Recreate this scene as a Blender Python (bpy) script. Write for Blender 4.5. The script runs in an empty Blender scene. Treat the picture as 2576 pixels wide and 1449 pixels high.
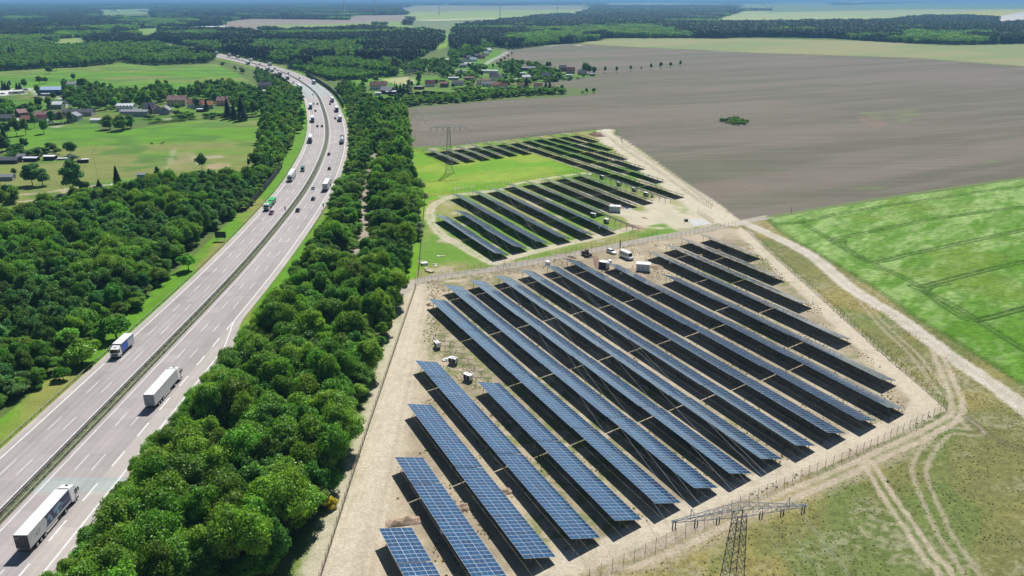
import bpy, bmesh, math, random
import numpy as np
from mathutils import Vector, Matrix, noise as mnoise
R = math.radians
random.seed(7)
RNG = np.random.default_rng(11)
SC = bpy.context.scene
# ------------------------------------------------------------------ camera, light, exposure
CAM_H, PITCH, FPX = 92.3, R(20.40), 1955.0
cam_d = bpy.data.cameras.new('camera'); cam = bpy.data.objects.new('camera', cam_d)
SC.collection.objects.link(cam); SC.camera = cam
cam.location = (0, 0, CAM_H); cam.rotation_euler = (R(90) - PITCH, 0, 0)
cam_d.sensor_width = 36; cam_d.lens = 36 * FPX / 2576; cam_d.clip_start = 1; cam_d.clip_end = 200000
SUN_AZ, SUN_EL = R(11), R(50)          # azimuth from +Y towards +X
W = bpy.data.worlds.new('World'); SC.world = W; W.use_nodes = True
nt = W.node_tree; sky = nt.nodes.new('ShaderNodeTexSky'); sky.sky_type = 'NISHITA'; sky.sun_disc = False
sky.sun_elevation = SUN_EL; sky.sun_rotation = SUN_AZ
sky.air_density = 1.0; sky.dust_density = 0.15; sky.ozone_density = 1.5
nt.links.new(sky.outputs[0], nt.nodes['Background'].inputs[0]); nt.nodes['Background'].inputs[1].default_value = 0.050
sl = bpy.data.lights.new('sun', 'SUN'); sl.energy = 4.9; sl.angle = R(0.5); sl.color = (1.0, 0.965, 0.91)
sun = bpy.data.objects.new('sun', sl); SC.collection.objects.link(sun)
sd = Vector((math.sin(SUN_AZ) * math.cos(SUN_EL), math.cos(SUN_AZ) * math.cos(SUN_EL), math.sin(SUN_EL)))
sun.rotation_euler = sd.to_track_quat('Z', 'Y').to_euler(); sun.location = (0, 0, 300)
SC.view_settings.view_transform = 'Standard'; SC.view_settings.look = 'None'
SC.view_settings.exposure = 0.36; SC.view_settings.gamma = 1; SC.view_settings.use_curve_mapping = False
SC.render.engine = 'CYCLES'
SC.cycles.use_denoising = True
SC.cycles.max_bounces = 5; SC.cycles.diffuse_bounces = 2; SC.cycles.glossy_bounces = 2
SC.cycles.transmission_bounces = 3; SC.cycles.transparent_max_bounces = 4; SC.cycles.volume_bounces = 0
SC.cycles.use_adaptive_sampling = True; SC.cycles.adaptive_threshold = 0.01
SC.cycles.volume_step_rate = 20; SC.cycles.volume_max_steps = 8
SC.cycles.sample_clamp_indirect = 4
# ------------------------------------------------------------------ helpers
COL = SC.collection
def G(x, y, z=0.0):
    """ground point seen at a point of the photograph (measured on a 2576 px wide copy), as world x, y"""
    u = (x - 1288) / FPX; v = (y - 724.5) / FPX
    yy = math.cos(PITCH) - v * math.sin(PITCH); zz = -math.sin(PITCH) - v * math.cos(PITCH)
    t = (z - CAM_H) / zz
    return (u * t, yy * t)
def TT(i, j, x, y, z=0.0): return G(i * 644 + x / 4, j * 362.25 + y / 4, z)
def P(pts): return [G(*p) for p in pts]
def PT(i, j, pts): return [TT(i, j, *p) for p in pts]
def link(o, parent=None):
    COL.objects.link(o)
    if parent is not None: o.parent = parent
    return o
def tag(o, label=None, cat=None, group=None, kind=None):
    if label: o['label'] = label
    if cat: o['category'] = cat
    if group: o['group'] = group
    if kind: o['kind'] = kind
    return o
def empty(name, x, y, rz=0.0, z=0.0, label=None, cat=None, group=None):
    o = bpy.data.objects.new(name, None); o.location = (x, y, z); o.rotation_euler = (0, 0, rz)
    o.empty_display_size = 0.2
    return tag(link(o), label, cat, group)
def mobj(name, me, parent=None, loc=None, rot=None, scale=None):
    o = bpy.data.objects.new(name, me)
    if loc is not None: o.location = loc
    if rot is not None: o.rotation_euler = rot
    if scale is not None: o.scale = scale
    return link(o, parent)
def mesh_np(name, V, F, mats=(), mi=None, smooth=False, uv=None):
    """V (n,3), F (m,k) all faces with k corners"""
    V = np.asarray(V, np.float32); F = np.asarray(F, np.int32)
    me = bpy.data.meshes.new(name); k = F.shape[1]
    me.vertices.add(len(V)); me.vertices.foreach_set('co', V.ravel())
    me.loops.add(F.size); me.loops.foreach_set('vertex_index', F.ravel())
    me.polygons.add(len(F)); me.polygons.foreach_set('loop_start', np.arange(0, F.size, k, dtype=np.int32))
    me.polygons.foreach_set('loop_total', np.full(len(F), k, np.int32))
    if mi is not None: me.polygons.foreach_set('material_index', np.asarray(mi, np.int32))
    if smooth: me.polygons.foreach_set('use_smooth', np.ones(len(F), bool))
    for m in mats: me.materials.append(m)
    if uv is not None:
        l = me.uv_layers.new(name='UVMap'); l.data.foreach_set('uv', np.asarray(uv, np.float32)[F.ravel()].ravel())
    me.update(calc_edges=True); return me
class MB:
    """collects simple shapes into one mesh"""
    def __init__(s): s.v = []; s.f = []; s.m = []
    def add(s, vs, fs, m=0):
        b = len(s.v); s.v += [tuple(v) for v in vs]; s.f += [tuple(b + i for i in f) for f in fs]; s.m += [m] * len(fs); return s
    def box(s, x0, x1, y0, y1, z0, z1, m=0, taper=None):
        v = [(x0,y0,z0),(x1,y0,z0),(x1,y1,z0),(x0,y1,z0),(x0,y0,z1),(x1,y0,z1),(x1,y1,z1),(x0,y1,z1)]
        if taper:
            cx, cy = (x0+x1)/2, (y0+y1)/2
            v = v[:4] + [(cx+(a-cx)*taper[0], cy+(b-cy)*taper[1], c) for a, b, c in v[4:]]
        return s.add(v, [(3,2,1,0),(4,5,6,7),(0,1,5,4),(1,2,6,5),(2,3,7,6),(3,0,4,7)], m)
    def tube(s, a, b, r, n=6, m=0, r2=None, cap=True):
        a = Vector(a); b = Vector(b); d = (b - a)
        if d.length < 1e-6: return s
        q = d.to_track_quat('Z', 'Y'); r2 = r if r2 is None else r2
        vs = []
        for p, rr in ((a, r), (b, r2)):
            for k in range(n):
                t = 2 * math.pi * k / n; vs.append(p + q @ Vector((rr * math.cos(t), rr * math.sin(t), 0)))
        fs = [(k, (k+1) % n, n + (k+1) % n, n + k) for k in range(n)]
        if cap: fs += [tuple(range(n-1, -1, -1)), tuple(range(n, 2*n))]
        return s.add(vs, fs, m)
    def bar(s, a, b, w, h=None, m=0):
        return s.tube(a, b, (w if h is None else max(w, h)) * 0.7, 4, m)
    def prism(s, prof, x0, x1, m=0, axis='x'):
        """closed profile [(y,z)] swept along x"""
        n = len(prof)
        if axis == 'x': vs = [(x0, y, z) for y, z in prof] + [(x1, y, z) for y, z in prof]
        else: vs = [(y, x0, z) for y, z in prof] + [(y, x1, z) for y, z in prof]
        fs = [(k, (k+1) % n, n + (k+1) % n, n + k) for k in range(n)] + [tuple(range(n-1, -1, -1)), tuple(range(n, 2*n))]
        if axis != 'x': fs = [tuple(reversed(f)) for f in fs]
        return s.add(vs, fs, m)
    def mesh(s, name, mats, smooth=False):
        me = bpy.data.meshes.new(name); me.from_pydata(s.v, [], s.f)
        for m in mats: me.materials.append(m)
        me.polygons.foreach_set('material_index', s.m)
        if smooth: me.polygons.foreach_set('use_smooth', [True] * len(s.f))
        me.update(); return me
    def build(s, name, mats, parent=None, loc=None, rot=None, smooth=False, bevel=0):
        if not isinstance(mats, (list, tuple)): mats = [mats]
        me = s.mesh(name, mats, smooth)
        if bevel:
            bm = bmesh.new(); bm.from_mesh(me)
            bmesh.ops.bevel(bm, geom=bm.edges[:], offset=bevel, segments=1, affect='EDGES')
            bm.to_mesh(me); bm.free()
        return mobj(name, me, parent, loc, rot)
def copy_tree(o, parent=None):
    c = o.copy(); COL.objects.link(c); c.parent = parent
    for ch in KIDS.get(o.name, None) or list(o.children): copy_tree(ch, c)
    return c
KIDS = {}
# ------------------------------------------------------------------ materials
MATS = {}
def mat(name, rgb, rough=0.8, spec=0.3, metal=0.0, noise=None, coat=0.0, bump=0.0):
    """procedural principled; noise=(scale, amount) varies the brightness"""
    if name in MATS: return MATS[name]
    m = bpy.data.materials.new(name); m.use_nodes = True; t = m.node_tree; b = t.nodes['Principled BSDF']
    b.inputs['Roughness'].default_value = rough; b.inputs['Metallic'].default_value = metal
    b.inputs['Specular IOR Level'].default_value = spec; b.inputs['Coat Weight'].default_value = coat
    b.inputs['Base Color'].default_value = (*rgb, 1)
    if noise:
        tc = t.nodes.new('ShaderNodeTexCoord'); n = t.nodes.new('ShaderNodeTexNoise'); n.inputs['Scale'].default_value = noise[0]
        n.inputs['Detail'].default_value = 5; t.links.new(tc.outputs['Object'], n.inputs['Vector'])
        mr = t.nodes.new('ShaderNodeMapRange'); mr.inputs[1].default_value = 0.3; mr.inputs[2].default_value = 0.7
        mr.inputs[3].default_value = 1 - noise[1]; mr.inputs[4].default_value = 1 + noise[1]
        t.links.new(n.outputs[0], mr.inputs[0])
        mx = t.nodes.new('ShaderNodeVectorMath'); mx.operation = 'SCALE'; mx.inputs[0].default_value = rgb
        t.links.new(mr.outputs[0], mx.inputs['Scale']); t.links.new(mx.outputs[0], b.inputs['Base Color'])
        if bump:
            bp = t.nodes.new('ShaderNodeBump'); bp.inputs['Strength'].default_value = bump; bp.inputs['Distance'].default_value = 0.1
            t.links.new(n.outputs[0], bp.inputs['Height']); t.links.new(bp.outputs[0], b.inputs['Normal'])
    MATS[name] = m; return m
def leaf_mat(name, rgb, var=0.35, trans=0.35, hue=0.02):
    if name in MATS: return MATS[name]
    m = bpy.data.materials.new(name); m.use_nodes = True; t = m.node_tree; N = t.nodes; L = t.links
    N.remove(N['Principled BSDF']); out = N['Material Output']
    oi = N.new('ShaderNodeObjectInfo'); geo = N.new('ShaderNodeNewGeometry'); tc = N.new('ShaderNodeTexCoord')
    ns = N.new('ShaderNodeTexNoise'); ns.inputs['Scale'].default_value = 0.33; ns.inputs['Detail'].default_value = 3
    L.new(tc.outputs['Object'], ns.inputs['Vector'])
    hs = N.new('ShaderNodeHueSaturation'); hs.inputs['Color'].default_value = (*rgb, 1)
    def mul(a, b, k=None):
        q = N.new('ShaderNodeMath'); q.operation = 'MULTIPLY_ADD' if k is not None else 'MULTIPLY'
        (L.new(a, q.inputs[0]) if not isinstance(a, (int, float)) else setattr(q.inputs[0], 'default_value', a))
        (L.new(b, q.inputs[1]) if not isinstance(b, (int, float)) else setattr(q.inputs[1], 'default_value', b))
        if k is not None: q.inputs[2].default_value = k
        return q.outputs[0]
    v1 = mul(oi.outputs['Random'], var * 1.3, 1 - var * 0.65)
    v2 = mul(geo.outputs['Random Per Island'], 0.7, 0.65)
    v3 = mul(ns.outputs[0], 1.0, 0.5)
    L.new(mul(mul(v1, v2), v3), hs.inputs['Value'])
    fr = N.new('ShaderNodeMath'); fr.operation = 'FRACT'; L.new(mul(oi.outputs['Random'], 7.31), fr.inputs[0])
    L.new(mul(fr.outputs[0], hue * 2, 0.5 - hue), hs.inputs['Hue'])
    d = N.new('ShaderNodeBsdfDiffuse'); tr = N.new('ShaderNodeBsdfTranslucent'); gl = N.new('ShaderNodeBsdfGlossy')
    gl.inputs['Roughness'].default_value = 0.45; gl.inputs['Color'].default_value = (0.35, 0.4, 0.35, 1)
    L.new(hs.outputs[0], d.inputs[0])
    tcx = N.new('ShaderNodeMix'); tcx.data_type = 'RGBA'; tcx.blend_type = 'MULTIPLY'; tcx.inputs[0].default_value = 1
    L.new(hs.outputs[0], tcx.inputs[6]); tcx.inputs[7].default_value = (1.5, 1.6, 0.6, 1); L.new(tcx.outputs[2], tr.inputs[0])
    m1 = N.new('ShaderNodeMixShader'); m1.inputs[0].default_value = trans; L.new(d.outputs[0], m1.inputs[1]); L.new(tr.outputs[0], m1.inputs[2])
    m2 = N.new('ShaderNodeMixShader'); m2.inputs[0].default_value = 0.045; L.new(m1.outputs[0], m2.inputs[1]); L.new(gl.outputs[0], m2.inputs[2])
    L.new(m2.outputs[0], out.inputs[0]); MATS[name] = m; return m
steel = mat('galvanised_steel', (0.28, 0.29, 0.30), 0.45, 0.5, 0.6, (3, 0.15))
dark_steel = mat('dark_steel', (0.06, 0.065, 0.07), 0.6, 0.4, 0.3, (4, 0.2))
white_paint = mat('white_paint', (0.80, 0.80, 0.80), 0.35, 0.5, 0, (0.8, 0.05), 0.2)
black_rubber = mat('black_rubber', (0.018, 0.018, 0.02), 0.8, 0.3, 0, (8, 0.2))
glass_dark = mat('dark_glass', (0.012, 0.016, 0.022), 0.06, 0.6, 0, (1, 0.1), 0.5)
chassis = mat('chassis_black', (0.03, 0.03, 0.034), 0.6, 0.4, 0, (3, 0.2))
bark = mat('bark', (0.085, 0.065, 0.05), 0.9, 0.2, 0, (2.5, 0.3))
concrete = mat('pale_concrete', (0.50, 0.50, 0.48), 0.85, 0.3, 0, (0.6, 0.12))
# ------------------------------------------------------------------ numpy value noise
_tab = np.random.default_rng(3).random((256, 256))
def vnoise(x, y):
    xi = np.floor(x).astype(np.int64); yi = np.floor(y).astype(np.int64); fx = x - xi; fy = y - yi
    fx = fx * fx * (3 - 2 * fx); fy = fy * fy * (3 - 2 * fy); a = xi & 255; b = yi & 255; a1 = (a + 1) & 255; b1 = (b + 1) & 255
    return (_tab[a, b] * (1-fx) + _tab[a1, b] * fx) * (1-fy) + (_tab[a, b1] * (1-fx) + _tab[a1, b1] * fx) * fy
def fbm(x, y, scale, octv=4, ang=0.0, stretch=1.0, seed=0, gain=0.5):
    """0..1, features of about `scale` metres, stretched along direction ang"""
    c, s = math.cos(ang), math.sin(ang); u = (x * c + y * s) / (scale * stretch) + seed * 17.3; v = (-x * s + y * c) / scale + seed * 9.1
    t = np.zeros_like(x); amp = 1.0; tot = 0.0
    for o in range(octv):
        t += amp * vnoise(u, v); tot += amp; amp *= gain; u = u * 2.03 + 5.7; v = v * 2.03 + 3.1
    return t / tot
def inpoly(x, y, poly):
    p = np.asarray(poly); r = np.zeros(x.shape, bool)
    m = (x >= p[:,0].min()) & (x <= p[:,0].max()) & (y >= p[:,1].min()) & (y <= p[:,1].max())
    xs = x[m]; ys = y[m]; c = np.zeros(xs.shape, bool); n = len(p)
    for i in range(n):
        x0, y0 = p[i]; x1, y1 = p[(i+1) % n]
        if y0 == y1: continue
        c ^= ((y0 > ys) != (y1 > ys)) & (xs < (x1 - x0) * (ys - y0) / (y1 - y0) + x0)
    r[m] = c; return r
def pdist(x, y, line, rmax):
    """distance to a polyline, rmax where farther"""
    d = np.full(x.shape, rmax, float)
    for (x0, y0), (x1, y1) in zip(line[:-1], line[1:]):
        m = (x > min(x0, x1) - rmax) & (x < max(x0, x1) + rmax) & (y > min(y0, y1) - rmax) & (y < max(y0, y1) + rmax)
        if not m.any(): continue
        xs = x[m] - x0; ys = y[m] - y0; dx, dy = x1 - x0, y1 - y0; L2 = dx*dx + dy*dy + 1e-9
        t = np.clip((xs*dx + ys*dy) / L2, 0, 1); d[m] = np.minimum(d[m], np.hypot(xs - t*dx, ys - t*dy))
    return d
def smooth_line(pts, n=6, closed=False):
    """Catmull-Rom through the points"""
    p = [np.array(q, float) for q in pts]; out = []
    N = len(p)
    for i in range(N - 1):
        p0 = p[max(i-1, 0)]; p1 = p[i]; p2 = p[i+1]; p3 = p[min(i+2, N-1)]
        for k in range(n):
            t = k / n
            out.append(0.5 * ((2*p1) + (-p0+p2)*t + (2*p0-5*p1+4*p2-p3)*t*t + (-p0+3*p1-3*p2+p3)*t**3))
    out.append(p[-1]); return np.array(out)
def sstep(a, b, x): t = np.clip((x - a) / (b - a), 0, 1); return t * t * (3 - 2 * t)
# ------------------------------------------------------------------ motorway centre line
_C = [(-93.0, -60), (-95.2, 0.0), (-96.2, 60.0), (-96.7, 122.1), (-96.9, 160), (-97.4, 200.), (-97.9, 248.2), (-99.4, 290.), (-103.6, 360.), (-110.0, 425.), (-125.2, 524.),
      (-144.8, 615.), (-168.3, 705.7), (-198.8, 812.5), (-233.5, 908.), (-280.0, 1020.), (-331.3, 1122.), (-388., 1219.), (-474.2, 1353.0), (-613.2, 1553.4), (-886.3, 1938.5), (-1400., 2600.), (-2200, 3500)]
_c = smooth_line(_C, 24); _d = np.r_[0, np.cumsum(np.hypot(*np.diff(_c, axis=0).T))]
S_ROAD = np.arange(0, _d[-1] - 5, 5.0)
RC = np.c_[np.interp(S_ROAD, _d, _c[:,0]), np.interp(S_ROAD, _d, _c[:,1])]
for _ in range(30): RC[1:-1] = RC[1:-1] * 0.5 + (RC[2:] + RC[:-2]) * 0.25
RT = np.gradient(RC, axis=0); RT /= np.hypot(RT[:,0], RT[:,1])[:,None]; RN = np.c_[RT[:,1], -RT[:,0]]   # right side
def road_xy(s, off):
    i = np.clip(s / 5.0, 0, len(RC) - 1.001); k = int(i); f = i - k
    c = RC[k] * (1-f) + RC[k+1] * f; n = RN[k] * (1-f) + RN[k+1] * f; t = RT[k] * (1-f) + RT[k+1] * f
    return c + n * off, math.atan2(t[1], t[0])
def road_so(x, y):
    d = np.hypot(RC[:,0] - x, RC[:,1] - y); k = int(d.argmin()); v = np.array([x, y]) - RC[k]
    return S_ROAD[k] + float(v @ RT[k]), float(v @ RN[k])
# ------------------------------------------------------------------ terrain: one sheet cut up by land cover
def grid(y0, y1, r, xw=1.02):
    ny = int(math.log(y1 / y0) / r) + 1; ys = y0 * np.exp(np.linspace(0, math.log(y1 / y0), ny))
    nx = int(2 * xw / r) + 1; xs = np.linspace(-xw, xw, nx)
    Y, X = np.meshgrid(ys, xs, indexing='ij'); X = X * Y
    idx = np.arange(ny * nx).reshape(ny, nx)
    F = np.stack([idx[:-1,:-1], idx[:-1,1:], idx[1:,1:], idx[1:,:-1]], -1).reshape(-1, 4)
    return X.ravel(), Y.ravel(), F
def lerp(a, b, t): return a[..., :] * (1 - t[..., None]) + b[..., :] * t[..., None]
def cc(*c): return np.array(c, float)
def ang(p, q): a = np.array(G(*p)); b = np.array(G(*q)); d = b - a; return math.atan2(d[1], d[0])
A_PL = ang((1932, 262), (2576, 212)); A_WH = ang((2050, 560), (2576, 470)); A_ROW = math.atan2(math.cos(R(153.5)), math.sin(R(153.5)))
def c_meadow(x, y, s=0):
    n = fbm(x, y, 60, 4, 0.15, 2.5, 1 + s); m = fbm(x, y, 18, 3, 0.1, 2.0, 2 + s)
    a = lerp(cc(.100, .240, .014)[None], cc(.178, .205, .055)[None], sstep(.47, .68, n))
    a = lerp(a, cc(.070, .170, .022)[None], sstep(.52, .66, m) * .8); return a * (0.78 + .44 * fbm(x, y, 5, 4, 0.1, 2.0, 5))[..., None]
def c_garden(x, y): return c_meadow(x, y, 7) * 0.85
def c_forest(x, y): n = fbm(x, y, 8, 3, seed=3); return lerp(cc(.06, .12, .018)[None], cc(.13, .16, .05)[None], n)
def c_verge(x, y):
    n = fbm(x, y, 12, 3, math.pi / 2, 3, 4); a = lerp(cc(.10, .24, .012)[None], cc(.21, .23, .055)[None], sstep(.5, .72, n)); return a * (.8 + .4 * fbm(x, y, 3, 2, seed=9))[..., None]
def c_plough(x, y):
    n = fbm(x, y, 38, 4, A_PL, 7, 1); m = fbm(x, y, 9, 3, A_PL, 14, 2); big = fbm(x, y, 260, 3, A_PL, 2, 6)
    a = lerp(cc(.160, .138, .108)[None], cc(.122, .114, .083)[None], sstep(.30, .68, n))
    a = lerp(a, cc(.180, .156, .126)[None], sstep(.5, .75, m) * .45)
    green = sstep(.5, .75, big) * sstep(.42, .6, n) * .75
    return lerp(a, cc(.115, .13, .068)[None], green)
def c_olive(x, y):
    n = fbm(x, y, 70, 4, A_PL, 4, 8); return lerp(cc(.19, .235, .09)[None], cc(.25, .245, .11)[None], sstep(.35, .65, n))
def c_sand(x, y):
    n = fbm(x, y, 9, 5, A_ROW, 1.5, 3); m = fbm(x, y, 2.2, 4, 0.3, 1, 4); g = fbm(x, y, 22, 3, seed=12)
    a = lerp(cc(.30, .250, .172)[None], cc(.415, .352, .248)[None], sstep(.35, .65, n))
    a = a * (.82 + .36 * m)[..., None]
    gr = sstep(.50, .68, g) * sstep(.42, .58, fbm(x, y, 1.8, 3, seed=15)) * .8
    return lerp(a, cc(.17, .19, .065)[None], gr)
def c_grassland(x, y):
    n = fbm(x, y, 26, 4, 0.5, 1.8, 21); m = fbm(x, y, 13, 4, 0.9, 1.6, 22); f = fbm(x, y, 0.9, 3, seed=23); q = fbm(x, y, 2.6, 3, seed=24)
    a = lerp(cc(.160, .165, .055)[None], cc(.235, .205, .068)[None], sstep(.42, .6, n))
    a = lerp(a, cc(.105, .165, .04)[None], sstep(.52, .68, m) * .6)
    bare = sstep(.47, .64, fbm(x, y, 15, 5, 0.4, 1.5, 27, .6)) * sstep(.44, .56, f * .6 + q * .4)
    a = lerp(a, cc(.28, .26, .17)[None], bare * .6); return a * (.62 + .76 * f)[..., None]
def c_sitegreen(x, y):
    n = fbm(x, y, 16, 4, A_ROW, 1.5, 31); a = lerp(cc(.12, .235, .025)[None], cc(.25, .255, .085)[None], sstep(.42, .66, n))
    bare = sstep(.60, .72, fbm(x, y, 9, 3, seed=33)) * .75
    return lerp(a, cc(.42, .35, .26)[None], bare) * (.8 + .4 * fbm(x, y, 1.5, 3, seed=34))[..., None]
def c_green(x, y):
    n = fbm(x, y, 14, 4, 0.2, 1.6, 41); a = lerp(cc(.13, .285, .012)[None], cc(.215, .31, .03)[None], sstep(.4, .6, n))
    return a * (.85 + .3 * fbm(x, y, 3, 3, seed=42))[..., None]
WH_LINES = [PT(3,1,[(-60,830),(90,815),(330,800),(700,715),(1100,650),(1700,560),(2300,470),(2620,430)]),
            PT(3,1,[(330,800),(600,960),(760,1060),(1000,1190),(1300,1330),(1540,1449)]),
            PT(3,1,[(640,985),(760,950),(1150,870),(1600,780),(2100,705),(2620,635)]),
            PT(3,1,[(760,980),(745,1010),(790,1060),(960,1180),(1130,1195),(1400,1130),(1900,1020),(2620,870)]),
            PT(3,1,[(1560,1449),(1900,1360),(2300,1260),(2620,1190)]),
            PT(3,2,[(1440,-5),(1600,60),(1900,210),(2200,400),(2576,640)]),
            PT(3,2,[(1590,50),(1640,0),(1800,-30)]),
            PT(3,2,[(1600,70),(1900,280),(2050,340),(2250,310),(2620,210)])]
WH_LINES = [smooth_line(l, 5) for l in WH_LINES]
def wh_ruts(x, y):
    d = np.full(x.shape, 9.0)
    for l in WH_LINES: d = np.minimum(d, np.abs(pdist(x, y, l, 9.0) - .95))
    return d
def c_wheat(x, y):
    n = fbm(x, y, 20, 4, A_WH, 2.6, 51); m = fbm(x, y, 4.2, 4, A_WH + .3, 3.0, 52); big = sstep(140, 430, y) * .55 + fbm(x, y, 70, 3, seed=55) * .75 - .25
    h = fbm(x, y, 1.3, 3, A_WH + .5, 3.5, 57); w = sstep(.36, .66, n * .30 + m * .32 + h * .12 + big * .36)
    a = lerp(cc(.080, .195, .010)[None], cc(.225, .335, .105)[None], w * (.25 + .75 * sstep(.34, .66, m * .5 + h * .5)))
    yl = sstep(.60, .75, fbm(x, y, 30, 3, A_WH, 1.5, 54)); a = lerp(a, cc(.125, .19, .014)[None], yl * .5)
    r = 1 - sstep(.22, .80, wh_ruts(x, y)); return lerp(a, cc(.03, .08, .01)[None], r * .8) * (.8 + .4 * fbm(x, y, 1.2, 3, A_WH, 2, 56))[..., None]
def c_flat(r, g, b, v=.15, sc=60): 
    k = random.random() * 9
    return lambda x, y: np.array([[r, g, b]]) * (1 - v + 2 * v * fbm(x, y, sc, 4, A_PL, 3, k))[..., None]
FRONT = P([(1040,703),(1100,700),(1300,668),(1450,636),(1620,608),(1720,588),(1840,566),(1870,572),(1932,630),(1964,660),(2037,724),(2151,827),(2240,907),(2317,972),(2384,1031),(2347,1048),(2213,1114),(2059,1182),(1850,1275),(1664,1371),(1435,1449)]) + [(12,88),(-10,60),(-60,60)] + P([(769,1412),(824,1287),(869,1187),(909,1050),(954,924),(1014,750)])
GRASSR = P([(1862,566),(1925,552),(1957,582),(1980,595),(2107,670),(2194,724),(2307,804),(2407,864),(2576,974),(2750,1090)]) + [(220,60),(12,60)] + P([(1435,1449),(1664,1371),(1850,1275),(2059,1182),(2213,1114),(2347,1048),(2384,1031),(2317,972),(2240,907),(2151,827),(2037,724),(1964,660),(1932,630)])
WHEAT = P([(1932,552),(1960,582),(1980,595),(2107,670),(2194,724),(2307,804),(2407,864),(2576,974),(3000,1270),(3600,900),(3200,380),(2576,451),(2282,494),(2040,532)])
PLOUGH = P([(1011,275),(1144,262),(1269,251),(1413,244),(1508,234),(1500,226),(1390,219),(1340,212),(1408,203),(1513,190),(1400,182),(1300,166),(1242,160),(1250,145),(1272,128),(1350,117),(1438,110),(1538,116),(1932,135),(2307,147),(2576,169),(3300,215),(3200,375),(2576,449),(2282,491),(2000,538),(1885,558),(1845,545),(1790,505),(1700,440),(1600,370),(1553,345),(1550,328),(1500,326),(1330,345),(1150,365),(1060,379),(1032,371)])
OLIVE = P([(1455,110),(1538,96),(1720,96),(1932,97),(2200,104),(2350,114),(2450,113),(2576,110),(3200,112),(3300,215),(2576,167),(2307,146),(1932,134),(1538,115)])
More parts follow.
